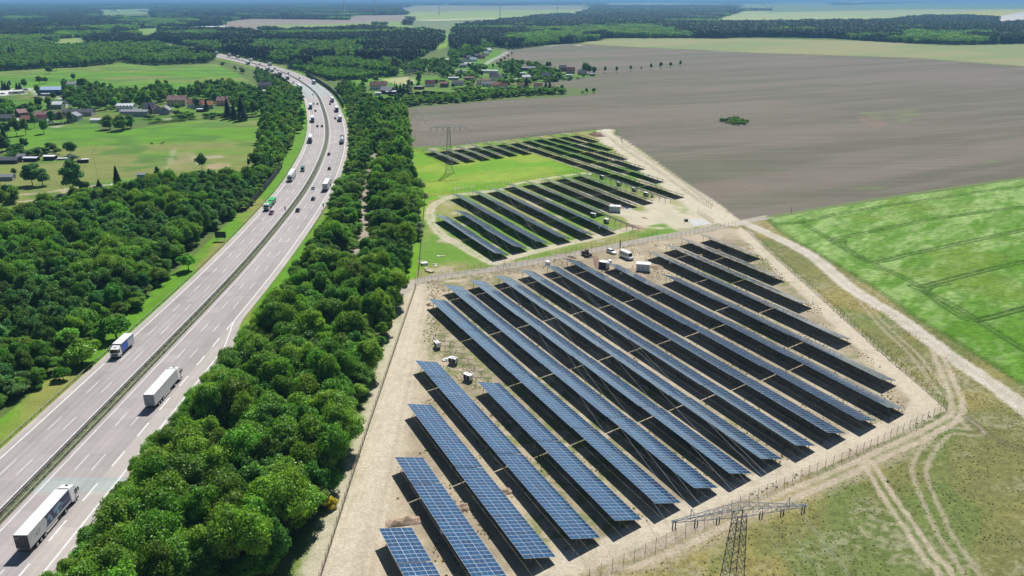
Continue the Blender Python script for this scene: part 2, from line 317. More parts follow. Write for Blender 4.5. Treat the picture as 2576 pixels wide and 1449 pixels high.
CLASSES = [  # name, polygon (None = everywhere), colour, detail (grain, furrows, crop)
 ('forest_floor', None, c_forest, (1, 0, 0)),
 ('meadow', P([(0,345),(-400,400),(-400,175),(0,180),(110,172),(200,170),(310,158),(380,164),(440,166),(545,160),(600,185),(640,210),(660,240),(690,250),(688,295),(400,312),(240,318),(0,345)]), c_garden, (1,0,0)),
 ('meadow', P([(0,182),(-400,182),(-400,235),(0,232),(60,222),(100,232),(175,215),(250,222),(450,235),(600,222),(628,203),(590,182),(545,160),(440,166),(380,164),(310,158),(200,170),(110,172)]), lambda x, y: c_meadow(x, y, 3), (1,0,0)),
 ('meadow', P([(0,335),(-400,350),(-600,600),(0,530),(60,545),(200,500),(300,480),(400,470),(500,462),(590,455),(690,440),(672,400),(680,350),(686,290),(620,293),(520,300),(400,315),(260,332),(240,312)]), lambda x, y: c_meadow(x, y), (1,0,0)),
 ('meadow', PT(1,0,[(900,815),(1180,790),(1300,780),(1580,770),(1900,775),(1900,850),(1650,870),(1350,870),(1000,860)]), c_meadow, (1,0,0)),
 ('stubble_field', PT(1,0,[(1270,800),(1560,772),(1600,830),(1560,860),(1420,850)]), c_flat(.36,.36,.17,.1), (.5,0,0)),
 ('meadow', PT(1,0,[(1530,640),(1640,650),(1680,700),(1450,760),(1420,700)]), c_meadow, (1,0,0)),
 ('meadow', PT(1,0,[(1870,380),(1900,330),(2010,300),(1950,380),(1900,480),(1820,500)]), c_green, (1,0,0)),
 ('village_ground', PT(1,0,[(1100,900),(1600,850),(1700,770),(1850,740),(1750,650),(1950,560),(2250,480),(2420,500),(2576,520),(2950,640),(3400,690),(3440,760),(3000,850),(2850,860),(2300,930),(1500,1000),(1120,990)]), c_garden, (1,0,0)),
 ('olive_field', OLIVE, c_olive, (.5, .3, 0)),
 ('ploughed_field', PLOUGH, c_plough, (.35, 1, 0)),
 ('meadow', P([(1030,372),(1150,365),(1330,345),(1500,326),(1553,345),(1600,370),(1700,440),(1790,505),(1850,560),(1620,606),(1450,634),(1232,672),(1040,703),(1015,700),(1035,640),(1055,560),(1050,470)]), c_sitegreen, (1, 0, 0)),
 ('meadow', P([(1034,374),(1063,381),(1130,410),(1200,398),(1330,384),(1420,410),(1480,434),(1330,458),(1140,490),(1080,505),(1063,560),(1046,700),(1015,702),(1035,640),(1058,560),(1048,470)]), c_green, (1, 0, 0)),
 ('sandy_ground', FRONT, c_sand, (1, 0, 0)),
 ('grassland', GRASSR, c_grassland, (1.4, 0, 0)),
 ('wheat_field', WHEAT, c_wheat, (1.2, 0, 1)),
 ('meadow', PT(0,0,[(980,98),(1540,86),(1540,140),(980,150)]), c_flat(.17,.25,.08), (.5,0,0)),
 ('meadow', PT(2,0,[(2230,36),(2576,34),(2576,88),(2230,82)]), c_flat(.17,.25,.08), (.5,0,0)),
 ('meadow', PT(3,0,[(0,20),(700,24),(700,50),(300,86),(0,86)]), c_flat(.17,.25,.08), (.5,0,0)),
 ('field', PT(0,0,[(515,392),(900,377),(880,405),(640,415),(520,412)]), c_flat(.20,.27,.07), (.5,0,0)),
 ('field', PT(0,0,[(1340,290),(1980,266),(2576,272),(2700,300),(2300,280),(1650,290),(1530,330),(1500,365),(1400,340)]), c_flat(.17,.27,.06), (.5,0,0)),
 ('film_covered_field', P([(505,66),(560,65),(644,71),(676,73),(644,75),(560,70)]), c_flat(.62,.65,.66,.05), (.2,0,0)),
 ('field', P([(550,57),(600,50),(644,47.5),(869,50),(894,39),(1014,37.5),(1019,54),(920,57),(780,60),(644,61)]), c_flat(.24,.20,.16), (.3,1,0)),
 ('field', P([(644,63),(780,62),(1019,54),(1020,62),(1070,72),(1144,72),(1135,78),(1120,80),(1060,72),(960,64),(800,70),(700,72),(680,69)]), c_flat(.18,.27,.07), (.5,0,0)),
 ('field', P([(1015,28),(1288,22),(1490,23),(1460,30),(1325,41),(1288,46),(1144,51),(1050,52),(1025,40)]), c_flat(.24,.32,.10), (.5,0,0)),
 ('field', P([(1025,53),(1050,52),(1250,48),(1270,50),(1160,60),(1140,72),(1070,72),(1035,62)]), c_flat(.15,.20,.09), (.5,0,0)),
 ('dirt_track', P([(1051,50),(1244,45),(1246,47.5),(1080,53)]), c_flat(.42,.42,.26,.05), (.2,0,0)),
 ('field', P([(1793,49),(1868,27.5),(1932,27),(2100,22.5),(2282,21),(2576,20),(3000,20),(3000,34),(2504,41),(2450,38),(2330,38),(2232,48.5),(2082,50),(1932,51)]), c_flat(.29,.34,.14), (.4,0,0)),
 ('field', P([(2340,36),(2500,26),(2576,23),(2900,23),(2576,28),(2504,40),(2450,37.5)]), c_flat(.36,.36,.06), (.4,0,0)),
 ('field', P([(2502,43),(2576,29),(2900,29),(3000,52),(2576,52),(2507,58)]), c_flat(.50,.47,.43,.05), (.2,0,0)),
 ('field', P([(1932,25),(2032,15),(2337,6),(2800,5),(2800,18),(2282,20),(1932,26)]), c_flat(.14,.22,.10), (.4,0,0)),
 ('field', P([(1000,20),(1040,13),(1240,14),(1480,12),(1500,20),(1288,21),(1010,26)]), c_flat(.22,.23,.14), (.4,0,0)),
 ('field', P([(2080,3.5),(2220,2),(2300,4),(2140,8)]), c_flat(.3,.32,.16), (.4,0,0)),
 ('field', P([(1500,8),(1640,7),(1900,11),(1800,13),(1520,13)]), c_flat(.3,.31,.18), (.4,0,0)),
 ('field', P([(2350,2.2),(2600,1.6),(2750,3.4),(2400,4)]), c_flat(.25,.3,.15), (.4,0,0)),
]
SAND = cc(.40, .335, .255); PALE = cc(.50, .443, .340); GREY = cc(.36, .325, .275)
# paths painted into the land cover: (line, half width, softness, colour, strength, twin-rut offset or 0)
def sl_(l, n=5): return smooth_line(l, n)
TRACKS = [
 (sl_(P([(1018,748),(960,924),(915,1050),(874,1187),(830,1290),(776,1412),(740,1500)])), 1.6, 1.6, cc(.13,.20,.035), .85, 0),
 (sl_(P([(1042,740),(1016,850),(988,960),(956,1060),(919,1180),(873,1300),(832,1449)])), .22, .35, cc(0.56,0.482,0.381), .55, .85),
 (sl_(P([(1052,740),(1026,850),(1001,960),(972,1060),(939,1180),(899,1300),(864,1449)])), .22, .35, cc(0.3,0.258,0.204), .55, .85),
 (sl_(P([(1058,740),(1032,850),(1008,960),(982,1060),(951,1180),(915,1300),(884,1449)])), .22, .35, cc(0.55,0.473,0.374), .55, .85),
 (sl_(P([(1066,740),(1040,850),(1019,960),(995,1060),(967,1180),(936,1300),(909,1449)])), .22, .35, cc(0.29,0.249,0.197), .55, .85),
 (sl_(P([(1074,740),(1048,850),(1029,960),(1007,1060),(983,1180),(956,1300),(935,1449)])), .22, .35, cc(0.52,0.447,0.354), .55, .85),
 (sl_(P([(1036,716),(1010,850),(982,960),(950,1060),(915,1180),(870,1300),(830,1420),(790,1560)])), 3.2, 2.5, PALE, .8, 0),
 (sl_(P([(1060,720),(1046,850),(1025,950),(1000,1050),(965,1180),(925,1320),(880,1449)])), 2.6, 3.5, PALE, .5, 0),
 (sl_(P([(1000,740),(1075,701),(1232,678),(1384,650),(1500,628),(1620,604),(1750,581),(1860,560),(1932,546)])), 2.3, .8, GREY, .95, 0),
 (sl_(P([(1932,546),(2040,528),(2282,489),(2576,447),(2800,415)])), .8, 1.0, cc(.13,.2,.05), .9, 0),
 (sl_(P([(1240,662),(1338,634),(1430,612),(1513,594),(1588,574),(1640,560)])), 2.0, 1.0, PALE * 1.0, .85, 0),
 (sl_(PT(1,1,[(2576,440),(2250,490),(2050,510),(1880,560),(1775,630),(1750,700),(1775,800),(1880,920),(2050,1020),(2300,1160),(2430,1200)])), .6, .8, PALE, .8, 1.1),
 (sl_(PT(2,1,[(0,405),(200,370),(600,310),(760,290)])), 1.2, .8, PALE, .7, 0),
 (sl_(PT(2,1,[(230,80),(500,180),(760,265),(1000,340),(1200,420),(1420,500)])), .9, 1.0, SAND, .6, 0),
 (sl_(PT(2,0,[(930,1380),(1000,1449)]) + PT(2,1,[(1130,60),(1250,170),(1450,320),(1650,450),(1780,540),(1880,620),(2050,700),(2200,790)])), 4.6, 2.0, PALE, .95, 0),
 (sl_(P([(1530,336),(1560,352),(1640,410),(1720,465),(1790,512),(1850,560)])), 2.6, 1.0, PALE, .95, 0),
 (sl_(P([(1868,560),(1932,587),(2044,645),(2139,724),(2257,797),(2382,889),(2507,974),(2576,1028),(2700,1130)])), 2.4, .9, cc(.50,.455,.385), .97, 0),
 (sl_(P([(1868,560),(1932,587),(2044,645),(2139,724),(2257,797),(2382,889),(2507,974),(2576,1028),(2700,1130)])), .25, .7, GREY, .5, 0),
 (sl_(PT(3,1,[(-250,880),(0,1130),(350,1449)]) + PT(3,2,[(520,150),(700,330),(1050,650),(1350,930),(1500,1060),(1560,1150),(1510,1270),(1250,1400)]) + PT(3,3,[(1150,-10),(700,150),(300,340),(0,470)]) + PT(2,3,[(2350,560),(1900,740),(1500,920),(1100,1120),(700,1310),(400,1449)]) + [(8, 80)]), 2.2, 1.5, PALE, .85, 0),
 (sl_(PT(3,2,[(1700,620),(1750,760),(1850,1000),(1900,1150),(1890,1270),(1800,1350),(1650,1430)]) + PT(3,3,[(1500,60),(1100,240),(700,430),(350,580),(0,720)]) + PT(2,3,[(2250,830),(1800,1060),(1300,1280),(900,1449)]) + [(30, 84)]), .42, .7, SAND * 1.1, .8, 1.2),
 (sl_(PT(3,3,[(1500,60),(1100,240),(700,430),(350,580),(0,720)]) + PT(2,3,[(2250,830),(1800,1060),(1300,1280),(900,1449)]) + [(30, 84)]), 2.6, 2.4, SAND, .4, 0),
 (sl_(PT(3,2,[(960,150),(1200,420),(1450,650),(1650,900),(1800,1080)])), .22, .5, SAND, .6, 1.1),
 (sl_(PT(3,2,[(1900,1280),(2100,1449)]) + PT(3,3,[(1780,0),(1540,300),(1540,480),(1640,720),(1760,1000),(1900,1200),(2060,1449)])), .25, .5, SAND, .6, 1.3),
 (sl_(PT(3,3,[(1010,320),(1080,430),(1200,630),(1350,850),(1500,1060),(1650,1290),(1790,1449)]) + [(66, 84)]), .34, .45, SAND * 1.1, .8, 1.1),
 (sl_(PT(3,2,[(2000,1300),(2200,1449)]) + PT(3,3,[(2160,0),(2350,100),(2650,190)])), .15, .4, cc(.10,.09,.06), .8, .8),
 (sl_(PT(0,1,[(1700,280),(1730,130),(1760,40)])), .4, .8, SAND, .45, .9),
 (sl_(PT(0,1,[(1960,120),(1975,180),(2000,200)])), .8, 1.2, SAND, .6, 0),
 (sl_(PT(0,1,[(200,580),(400,560),(640,505),(650,455),(900,425),(1180,405)])), 1.2, .7, SAND, .85, 0),
 (sl_(PT(0,1,[(200,510),(450,490),(650,455)])), 1.2, .7, SAND, .8, 0),
 (sl_(PT(1,1,[(1180,90),(1210,180),(1180,260),(1150,330),(1120,420),(1105,500),(1085,640),(1110,800),(1110,900),(1060,1050),(1000,1160),(960,1300)]) + PT(1,2,[(740,150),(700,250),(600,400),(450,560),(340,800)])), 2.2, 1.5, cc(.36,.30,.25), .9, 0),
 (sl_(PT(1,0,[(2292,655),(2380,600),(2472,560),(2560,500)])), 2.6, 1.5, cc(.42,.43,.40), .8, 0),
 (sl_(PT(1,0,[(1470,140),(1510,190),(1560,250)])), 7, 5, cc(.4,.4,.38), .6, 0),
 (sl_(PT(2,0,[(370,462),(620,446),(700,462)])), 2.5, 2, cc(.5,.5,.46), .7, 0),
 (sl_(PT(2,0,[(1700,492),(2300,525),(2576,535)]) + PT(3,0,[(300,542),(1000,562),(1700,595),(2200,630),(2576,668)])), 2.0, 3, cc(.12,.14,.07), .8, 0),
 (sl_(PT(0,0,[(960,895),(1140,890)])), 1.6, 1.2, PALE, .8, 0),
 (sl_(PT(0,0,[(0,900),(300,890),(420,980)])), 3, 3, cc(.5,.5,.47), .5, 0),
]
BLOBS = [  # polygon, colour, strength
 (PT(2,1,[(870,665),(990,590),(1350,560),(1680,490),(1800,520),(1880,610),(2030,650),(2200,765),(2000,820),(1750,845),(1480,860),(1200,825),(1130,740)]), PALE, .9),
 (PT(2,0,[(860,1312),(950,1300),(1005,1300),(1038,1325),(1010,1350),(1015,1400),(1100,1449),(1000,1449),(900,1370)]), PALE * 1.05, .95),
 (PT(2,1,[(1360,1080),(1900,900),(2200,860),(2500,1060),(2400,1100),(1950,905),(1800,960),(1560,1010),(1380,1090)]), SAND, .7),
 (PT(0,1,[(1990,130),(2200,110),(2290,130),(2150,145),(2000,155)]), SAND, .6),
 (PT(0,1,[(2070,215),(2200,190),(2310,195),(2330,240),(2150,250),(2080,245)]), SAND * cc(1.0,.85,.75), .7),
 (PT(0,1,[(1790,90),(1950,60),(1980,200),(1930,250),(1790,270),(1740,270)]), cc(.30,.24,.13), .55),
 (PT(0,0,[(0,905),(290,895),(300,945),(0,965)]), cc(.62,.60,.58), .85),
 (PT(0,0,[(0,900),(135,890),(150,930),(0,940)]), cc(.62,.60,.58), .8),
 (PT(0,0,[(560,950),(640,950),(640,1005),(570,1005)]), cc(.5,.5,.46), .8),
 (PT(0,0,[(100,1190),(200,1180),(210,1215),(100,1215)]), cc(.5,.5,.48), .8),
 (PT(0,0,[(480,1230),(780,1225),(740,1250),(560,1285),(480,1280)]), cc(.42,.40,.34), .7),
 (PT(0,0,[(1590,1195),(1720,1190),(1690,1225),(1600,1225)]), cc(.5,.45,.36), .7),
 (PT(1,1,[(2000,430),(2200,410),(2210,450),(1990,470)]), cc(.36,.30,.22), .6),
 (PT(1,1,[(1830,520),(1960,510),(2060,590),(1980,640),(1900,620),(1830,560)]), SAND, .5),
 (PT(3,0,[(900,1170),(1150,1165),(1200,1240),(1100,1290),(950,1240)]), cc(.22,.15,.11), .5),
 (PT(3,0,[(900,1130),(1500,1110),(1570,1140),(1400,1230),(1100,1200)]), cc(.16,.23,.08), .35),
 (PT(3,1,[(680,455),(1000,425),(1240,430),(1100,460),(700,465)]), cc(.13,.18,.06), .5),
 (PT(3,1,[(2190,170),(2320,165),(2320,185),(2190,187)]), cc(.13,.2,.05), .5),
 (PT(2,0,[(700,1010),(1000,1020),(1400,1090),(1550,1110),(1300,1110),(950,1060)]), cc(.15,.14,.11), .35),
]
FURROWS = [sl_(PT(2,0,[(1000,1250),(1150,1230),(1300,1250),(1390,1290),(1380,1370),(1500,1449)])), sl_(PT(2,0,[(1060,1290),(1150,1270),(1270,1290),(1340,1320),(1350,1400)])),
           sl_(PT(2,0,[(1800,1210),(1950,1190),(2050,1225),(2150,1270),(2400,1275),(2500,1250),(2480,1210)])), sl_(PT(2,0,[(1800,1225),(2000,1235),(2120,1290),(2400,1295),(2560,1260)])),
           sl_(PT(1,0,[(1650,1100),(1700,1150),(1800,1280),(1860,1449)])), sl_(PT(1,0,[(1730,1090),(1800,1160),(1900,1290)])), sl_(PT(1,0,[(1570,1110),(1620,1200),(1680,1400)])),
           sl_(PT(2,1,[(1130,0),(1500,90),(1900,150),(2200,330),(2576,520)]))]
def paint(x, y):
    n = len(x); C = np.zeros((n, 3)); K = np.zeros((n, 4)); cls = np.zeros(n, np.int32)
    # wavy borders: look the polygons up at slightly displaced points
    for i, (nm, poly, fn, kk) in enumerate(CLASSES):
        m = np.ones(n, bool) if poly is None else inpoly(x, y, poly)
        if nm == 'field':
            for k_ in (1.07, 1.13, 1.185): m |= inpoly(x * k_, y * k_, poly) & (y > 1150)
        if not m.any(): continue
        C[m] = fn(x[m], y[m]); K[m, :3] = kk; cls[m] = i
    so_d = np.full(n, 99.0); near = (y < 1700) & (x < 0) & (x > -900)
    so_d[near] = pdist(x[near], y[near], RC[::3], 60.0)
    vm = (so_d < 23) & (cls != 12)
    # extra lane width on the near right side
    C[vm] = c_verge(x[vm], y[vm]); K[vm, 0] = 1
    for poly, col, st in BLOBS:
        m = inpoly(x, y, poly)
        if m.any():
            q = st * sstep(.28, .5, fbm(x[m], y[m], 7 + .01 * y[m].mean(), 3, seed=71) ); nn = .85 + .3 * fbm(x[m], y[m], 3, 3, A_ROW, 2, 72)
            C[m] = C[m] * (1 - q[:, None]) + col * (nn * q)[:, None]
    trk = np.zeros(n, bool)
    for line, hw, soft, col, st, rut in TRACKS:
        rm = hw + soft + abs(rut) + 1
        d = pdist(x, y, line, rm); m = d < rm - 1e-6
        if not m.any(): continue
        dd = np.abs(d[m] - rut) if rut else d[m]
        dd = dd + (fbm(x[m], y[m], 1.6, 3, seed=81) - .5) * soft * 1.2
        a = (1 - sstep(hw, hw + soft, dd)) * st * (.75 + .5 * sstep(.3, .6, fbm(x[m], y[m], 3, 3, seed=82))).clip(0, 1); nn = .84 + .32 * fbm(x[m], y[m], 1.2, 4, A_ROW, 1, 83)
        C[m] = C[m] * (1 - a[:, None]) + col * (nn * a)[:, None]; K[m, 1] *= (1 - a); K[m, 2] *= (1 - a)
        if hw > 1.9 and rut == 0 and st > .8: 
            t = np.zeros(n, bool); t[m] = a > .5; trk |= t
    for line in FURROWS:
        d = pdist(x, y, line, 14.0); m = d < 13.9; w = np.abs((d[m] % 5.0) - 2.5) < .6
        C[m] = C[m] * (1 + .16 * w * (1 - d[m] / 14))[:, None]
    Z = np.zeros(n); wm = cls == WI
    if wm.any():
        e = pdist(x[wm], y[wm], WHEAT + [WHEAT[0]], 3.0); Z[wm] = .62 * sstep(0, 1.0, e) - .5 * (1 - sstep(.2, .6, wh_ruts(x[wm], y[wm]))) * sstep(0, 3, e)
        Z[wm] += .12 * (fbm(x[wm], y[wm], 1.4, 2, seed=58) - .5)
        fr = 1 - sstep(0, 2.2, e); C[wm] = C[wm] * (1 - .65 * fr[:, None]) + cc(.07, .12, .02) * .65 * fr[:, None]
    return C, K, cls, Z, trk
WI = [c[0] for c in CLASSES].index('wheat_field')
def land_material():
    m = bpy.data.materials.new('land'); m.use_nodes = True; t = m.node_tree; N = t.nodes; L = t.links; b = N['Principled BSDF']
    b.inputs['Roughness'].default_value = .95; b.inputs['Specular IOR Level'].default_value = .15
    c = N.new('ShaderNodeAttribute'); c.attribute_name = 'tint'; k = N.new('ShaderNodeAttribute'); k.attribute_name = 'kind_mix'
    tc = N.new('ShaderNodeTexCoord'); sx = N.new('ShaderNodeSeparateColor'); L.new(k.outputs['Color'], sx.inputs[0])
    def noi(scale, det=3, rough=.6, vec=None):
        n = N.new('ShaderNodeTexNoise'); n.inputs['Scale'].default_value = scale; n.inputs['Detail'].default_value = det; n.inputs['Roughness'].default_value = rough
        L.new(vec or tc.outputs['Object'], n.inputs['Vector']); return n.outputs[0]
    def rng(s, a, bb, lo=.3, hi=.7):
        r = N.new('ShaderNodeMapRange'); r.inputs[1].default_value = lo; r.inputs[2].default_value = hi; r.inputs[3].default_value = a; r.inputs[4].default_value = bb; L.new(s, r.inputs[0]); return r.outputs[0]
    def mth(op, a, bb):
        q = N.new('ShaderNodeMath'); q.operation = op
        for i, v in enumerate((a, bb)):
            if isinstance(v, (int, float)): q.inputs[i].default_value = v
            else: L.new(v, q.inputs[i])
        return q.outputs[0]
    def mixf(f, a, bb): return mth('ADD', a, mth('MULTIPLY', f, mth('SUBTRACT', bb, a)))
    fine = noi(1.7, 5, .75); speck = noi(5.0, 2); g = mth('MULTIPLY', rng(fine, .74, 1.26), rng(speck, .87, 1.13))
    mp = N.new('ShaderNodeMapping'); mp.inputs['Rotation'].default_value = (0, 0, -A_PL); mp.inputs['Scale'].default_value = (.012, .75, 1); L.new(tc.outputs['Object'], mp.inputs[0])
    fur = rng(noi(1.0, 4, .65, mp.outputs[0]), .80, 1.2, .35, .65)
    mp2 = N.new('ShaderNodeMapping'); mp2.inputs['Rotation'].default_value = (0, 0, -A_PL - .06); mp2.inputs['Scale'].default_value = (.004, .16, 1); L.new(tc.outputs['Object'], mp2.inputs[0])
    fur = mth('MULTIPLY', fur, rng(noi(1.0, 3, .6, mp2.outputs[0]), .93, 1.07, .35, .65))
    mw = N.new('ShaderNodeMapping'); mw.inputs['Rotation'].default_value = (0, 0, -A_WH - .35); mw.inputs['Scale'].default_value = (.35, 1.1, 1); L.new(tc.outputs['Object'], mw.inputs[0])
    crop = rng(noi(1.0, 5, .7, mw.outputs[0]), .68, 1.32, .35, .65)
    f = mth('MULTIPLY', mixf(sx.outputs[0], 1.0, g), mth('MULTIPLY', mixf(sx.outputs[1], 1.0, fur), mixf(sx.outputs[2], 1.0, crop)))
    sc = N.new('ShaderNodeVectorMath'); sc.operation = 'SCALE'; L.new(c.outputs['Color'], sc.inputs[0]); L.new(f, sc.inputs['Scale']); L.new(sc.outputs[0], b.inputs['Base Color'])
    bp = N.new('ShaderNodeBump'); bp.inputs['Strength'].default_value = .55; bp.inputs['Distance'].default_value = .25; L.new(fine, bp.inputs['Height']); L.new(bp.outputs[0], b.inputs['Normal'])
    return m
LAND = land_material()
def lay_land(y0, y1, r, xw=1.02):
    X, Y, F = grid(y0, y1, r, xw); C, K, cls, Z, trk = paint(X, Y)
    # crisp class per face
    fc = cls[F].max(1); names = [c[0] for c in CLASSES]; key = np.array([sorted(set(names)).index(nm) for nm in names]); uniq = sorted(set(names)) + ['dirt_track_']
    ft = key[fc]; ft[trk[F].sum(1) >= 3] = uniq.index('dirt_track')
    for u in np.unique(ft):
        f = F[ft == u]; vi, inv = np.unique(f, return_inverse=True); f2 = inv.reshape(f.shape)
        me = mesh_np(uniq[u], np.c_[X[vi], Y[vi], Z[vi]], f2, [LAND], smooth=True)
        a = me.color_attributes.new('tint', 'FLOAT_COLOR', 'POINT'); a.data.foreach_set('color', np.c_[C[vi], np.ones(len(vi))].astype(np.float32).ravel())
        a = me.color_attributes.new('kind_mix', 'FLOAT_COLOR', 'POINT'); a.data.foreach_set('color', K[vi].astype(np.float32).ravel())
        tag(mobj(uniq[u], me), kind='structure')
lay_land(55, 420, .0029); lay_land(420, 1500, .0045); lay_land(1500, 9000, .0075); lay_land(9000, 60000, .02, 1.3)
# ground behind and beside the surveyed strip
b = MB(); b.add([(-60000,-3000,-.5),(60000,-3000,-.5),(60000,60000,-.5),(-60000,60000,-.5)], [(0,1,2,3)])
gm = mat('distant_ground', (.055, .085, .03), .95, .1, 0, (.004, .3)); tag(b.build('ground', gm), kind='structure')
# ------------------------------------------------------------------ motorway
def strip(name, o0, o1, s0, s1, z, mats, step=5.0, kind='structure', f0=None, f1=None, parent=None):
    n = max(2, int((s1 - s0) / step) + 1); V = []; UV = []; F = []
    for k in range(n):
        s = s0 + (s1 - s0) * k / (n - 1); a = f0(s) if f0 else o0; b_ = f1(s) if f1 else o1
        nn = 2 if abs(b_ - a) < 3 else 9
        for q in range(nn if not (f0 or f1) else 9):
            o = a + (b_ - a) * q / ((nn if not (f0 or f1) else 9) - 1); p, _ = road_xy(s, o); V.append((p[0], p[1], z)); UV.append((s, o))
    w = len(V) // n
    for k in range(n - 1):
        for q in range(w - 1): a = k * w + q; F.append((a, a + 1, a + w + 1, a + w))
    V = np.array(V); F = np.array(F)
    me = mesh_np(name, V, F, mats, uv=np.array(UV)); o = mobj(name, me, parent)
    return tag(o, kind=kind) if kind else o
def road_material():
    m = bpy.data.materials.new('carriageway_concrete'); m.use_nodes = True; t = m.node_tree; N = t.nodes; L = t.links; b = N['Principled BSDF']
    b.inputs['Roughness'].default_value = .85; b.inputs['Specular IOR Level'].default_value = .3
    uv = N.new('ShaderNodeUVMap'); sp = N.new('ShaderNodeSeparateXYZ'); L.new(uv.outputs[0], sp.inputs[0])
    def mth(op, a, bb=0, c=None):
        q = N.new('ShaderNodeMath'); q.operation = op
        for i, v in enumerate((a, bb, c)):
            if v is None: continue
            if isinstance(v, (int, float)): q.inputs[i].default_value = v
            else: L.new(v, q.inputs[i])
        return q.outputs[0]
    S, O = sp.outputs[0], sp.outputs[1]
    aO = mth('ABSOLUTE', O)
    fs = mth('FLOOR', mth('DIVIDE', S, 5.0)); lane = mth('FLOOR', mth('DIVIDE', mth('SUBTRACT', O, 2.0), 3.55))
    cv = N.new('ShaderNodeCombineXYZ'); L.new(fs, cv.inputs[0]); L.new(lane, cv.inputs[1]); wn = N.new('ShaderNodeTexWhiteNoise'); L.new(cv.outputs[0], wn.inputs[0])
    slab = mth('MULTIPLY_ADD', wn.outputs[0], .13, .935)
    sec = N.new('ShaderNodeTexWhiteNoise'); cv2 = N.new('ShaderNodeCombineXYZ'); L.new(mth('FLOOR', mth('DIVIDE', S, 65.0)), cv2.inputs[0]); L.new(mth('SIGN', O), cv2.inputs[1]); L.new(cv2.outputs[0], sec.inputs[0])
    slab = mth('MULTIPLY', slab, mth('MULTIPLY_ADD', sec.outputs[0], .10, .95))
    jt = mth('LESS_THAN', mth('ABSOLUTE', mth('SUBTRACT', mth('FRACT', mth('DIVIDE', S, 5.0)), .5)), .4955)
    j2 = mth('LESS_THAN', mth('ABSOLUTE', mth('SUBTRACT', mth('FRACT', mth('DIVIDE', mth('SUBTRACT', O, 2.0), 3.55)), .5)), .494)
    joint = mth('MULTIPLY_ADD', mth('MULTIPLY', jt, j2), .17, .83)
    # darker wheel tracks in the lanes
    wt = mth('COSINE', mth('MULTIPLY', mth('SUBTRACT', aO, 3.85 - .89), 2 * math.pi / 1.775)); wt = mth('MULTIPLY_ADD', wt, -.035, .975); wt = mth('MULTIPLY', wt, mth('SUBTRACT', 1.0, mth('MULTIPLY', .10, mth('EXPONENT', mth('MULTIPLY', -.25, mth('POWER', mth('SUBTRACT', aO, 10.8), 2.0))))))
    mp = N.new('ShaderNodeMapping'); mp.inputs['Scale'].default_value = (.012, .9, 1); L.new(uv.outputs[0], mp.inputs[0]); ns = N.new('ShaderNodeTexNoise'); ns.inputs['Scale'].default_value = 1; ns.inputs['Detail'].default_value = 4; L.new(mp.outputs[0], ns.inputs[0])
    st = mth('MULTIPLY_ADD', ns.outputs[0], .30, .85)
    n2 = N.new('ShaderNodeTexNoise'); n2.inputs['Scale'].default_value = .25; n2.inputs['Detail'].default_value = 6; L.new(uv.outputs[0], n2.inputs[0]); st = mth('MULTIPLY', st, mth('MULTIPLY_ADD', n2.outputs[0], .22, .89))
    f = mth('MULTIPLY', mth('MULTIPLY', slab, joint), mth('MULTIPLY', wt, st))
    # grey renewed slabs across one bridge and further along
    p1 = mth('MULTIPLY', mth('GREATER_THAN', S, RS[0]), mth('MULTIPLY', mth('LESS_THAN', S, RS[1]), mth('GREATER_THAN', O, 0)))
    p2 = mth('MULTIPLY', mth('GREATER_THAN', S, RS[2]), mth('LESS_THAN', S, RS[3])); pp = mth('MAXIMUM', p1, p2)
    mx = N.new('ShaderNodeMix'); mx.data_type = 'RGBA'; L.new(pp, mx.inputs[0]); mx.inputs[6].default_value = (.350, .318, .308, 1); mx.inputs[7].default_value = (.33, .36, .345, 1)
    sh = mth('GREATER_THAN', aO, 12.7); m3 = N.new('ShaderNodeMix'); m3.data_type = 'RGBA'; L.new(mth('MULTIPLY', sh, mth('SUBTRACT', 1, pp)), m3.inputs[0]); L.new(mx.outputs[2], m3.inputs[6]); m3.inputs[7].default_value = (.40, .365, .335, 1)
    sc = N.new('ShaderNodeVectorMath'); sc.operation = 'SCALE'; L.new(m3.outputs[2], sc.inputs[0]); L.new(f, sc.inputs['Scale']); L.new(sc.outputs[0], b.inputs['Base Color'])
    return m
sA = road_so(*TT(0, 3, 480, 608))[0]; sB = road_so(*TT(0, 3, 760, 462))[0]; sC = road_so(*TT(1, 0, 640, 975))[0]; sD = road_so(*TT(1, 0, 520, 838))[0]
RS = (sA, sB, sC, sD)
ROADM = road_material(); S_END = S_ROAD[-1] - 10
s_t0 = road_so(*TT(0, 2, 1700, 1300))[0]; s_t1 = road_so(*TT(0, 2, 2410, 290))[0]
def extra(s): return 12.6 + 3.7 * float(1 - sstep(s_t0 + 35, s_t1, np.array(s)))
strip('road', -14.9, -1.05, 5, S_END, .16, [ROADM]); strip('road', 1.05, 14.9, 5, S_END, .16, [ROADM], f0=lambda s: 1.05, f1=lambda s: extra(s) + 2.4)
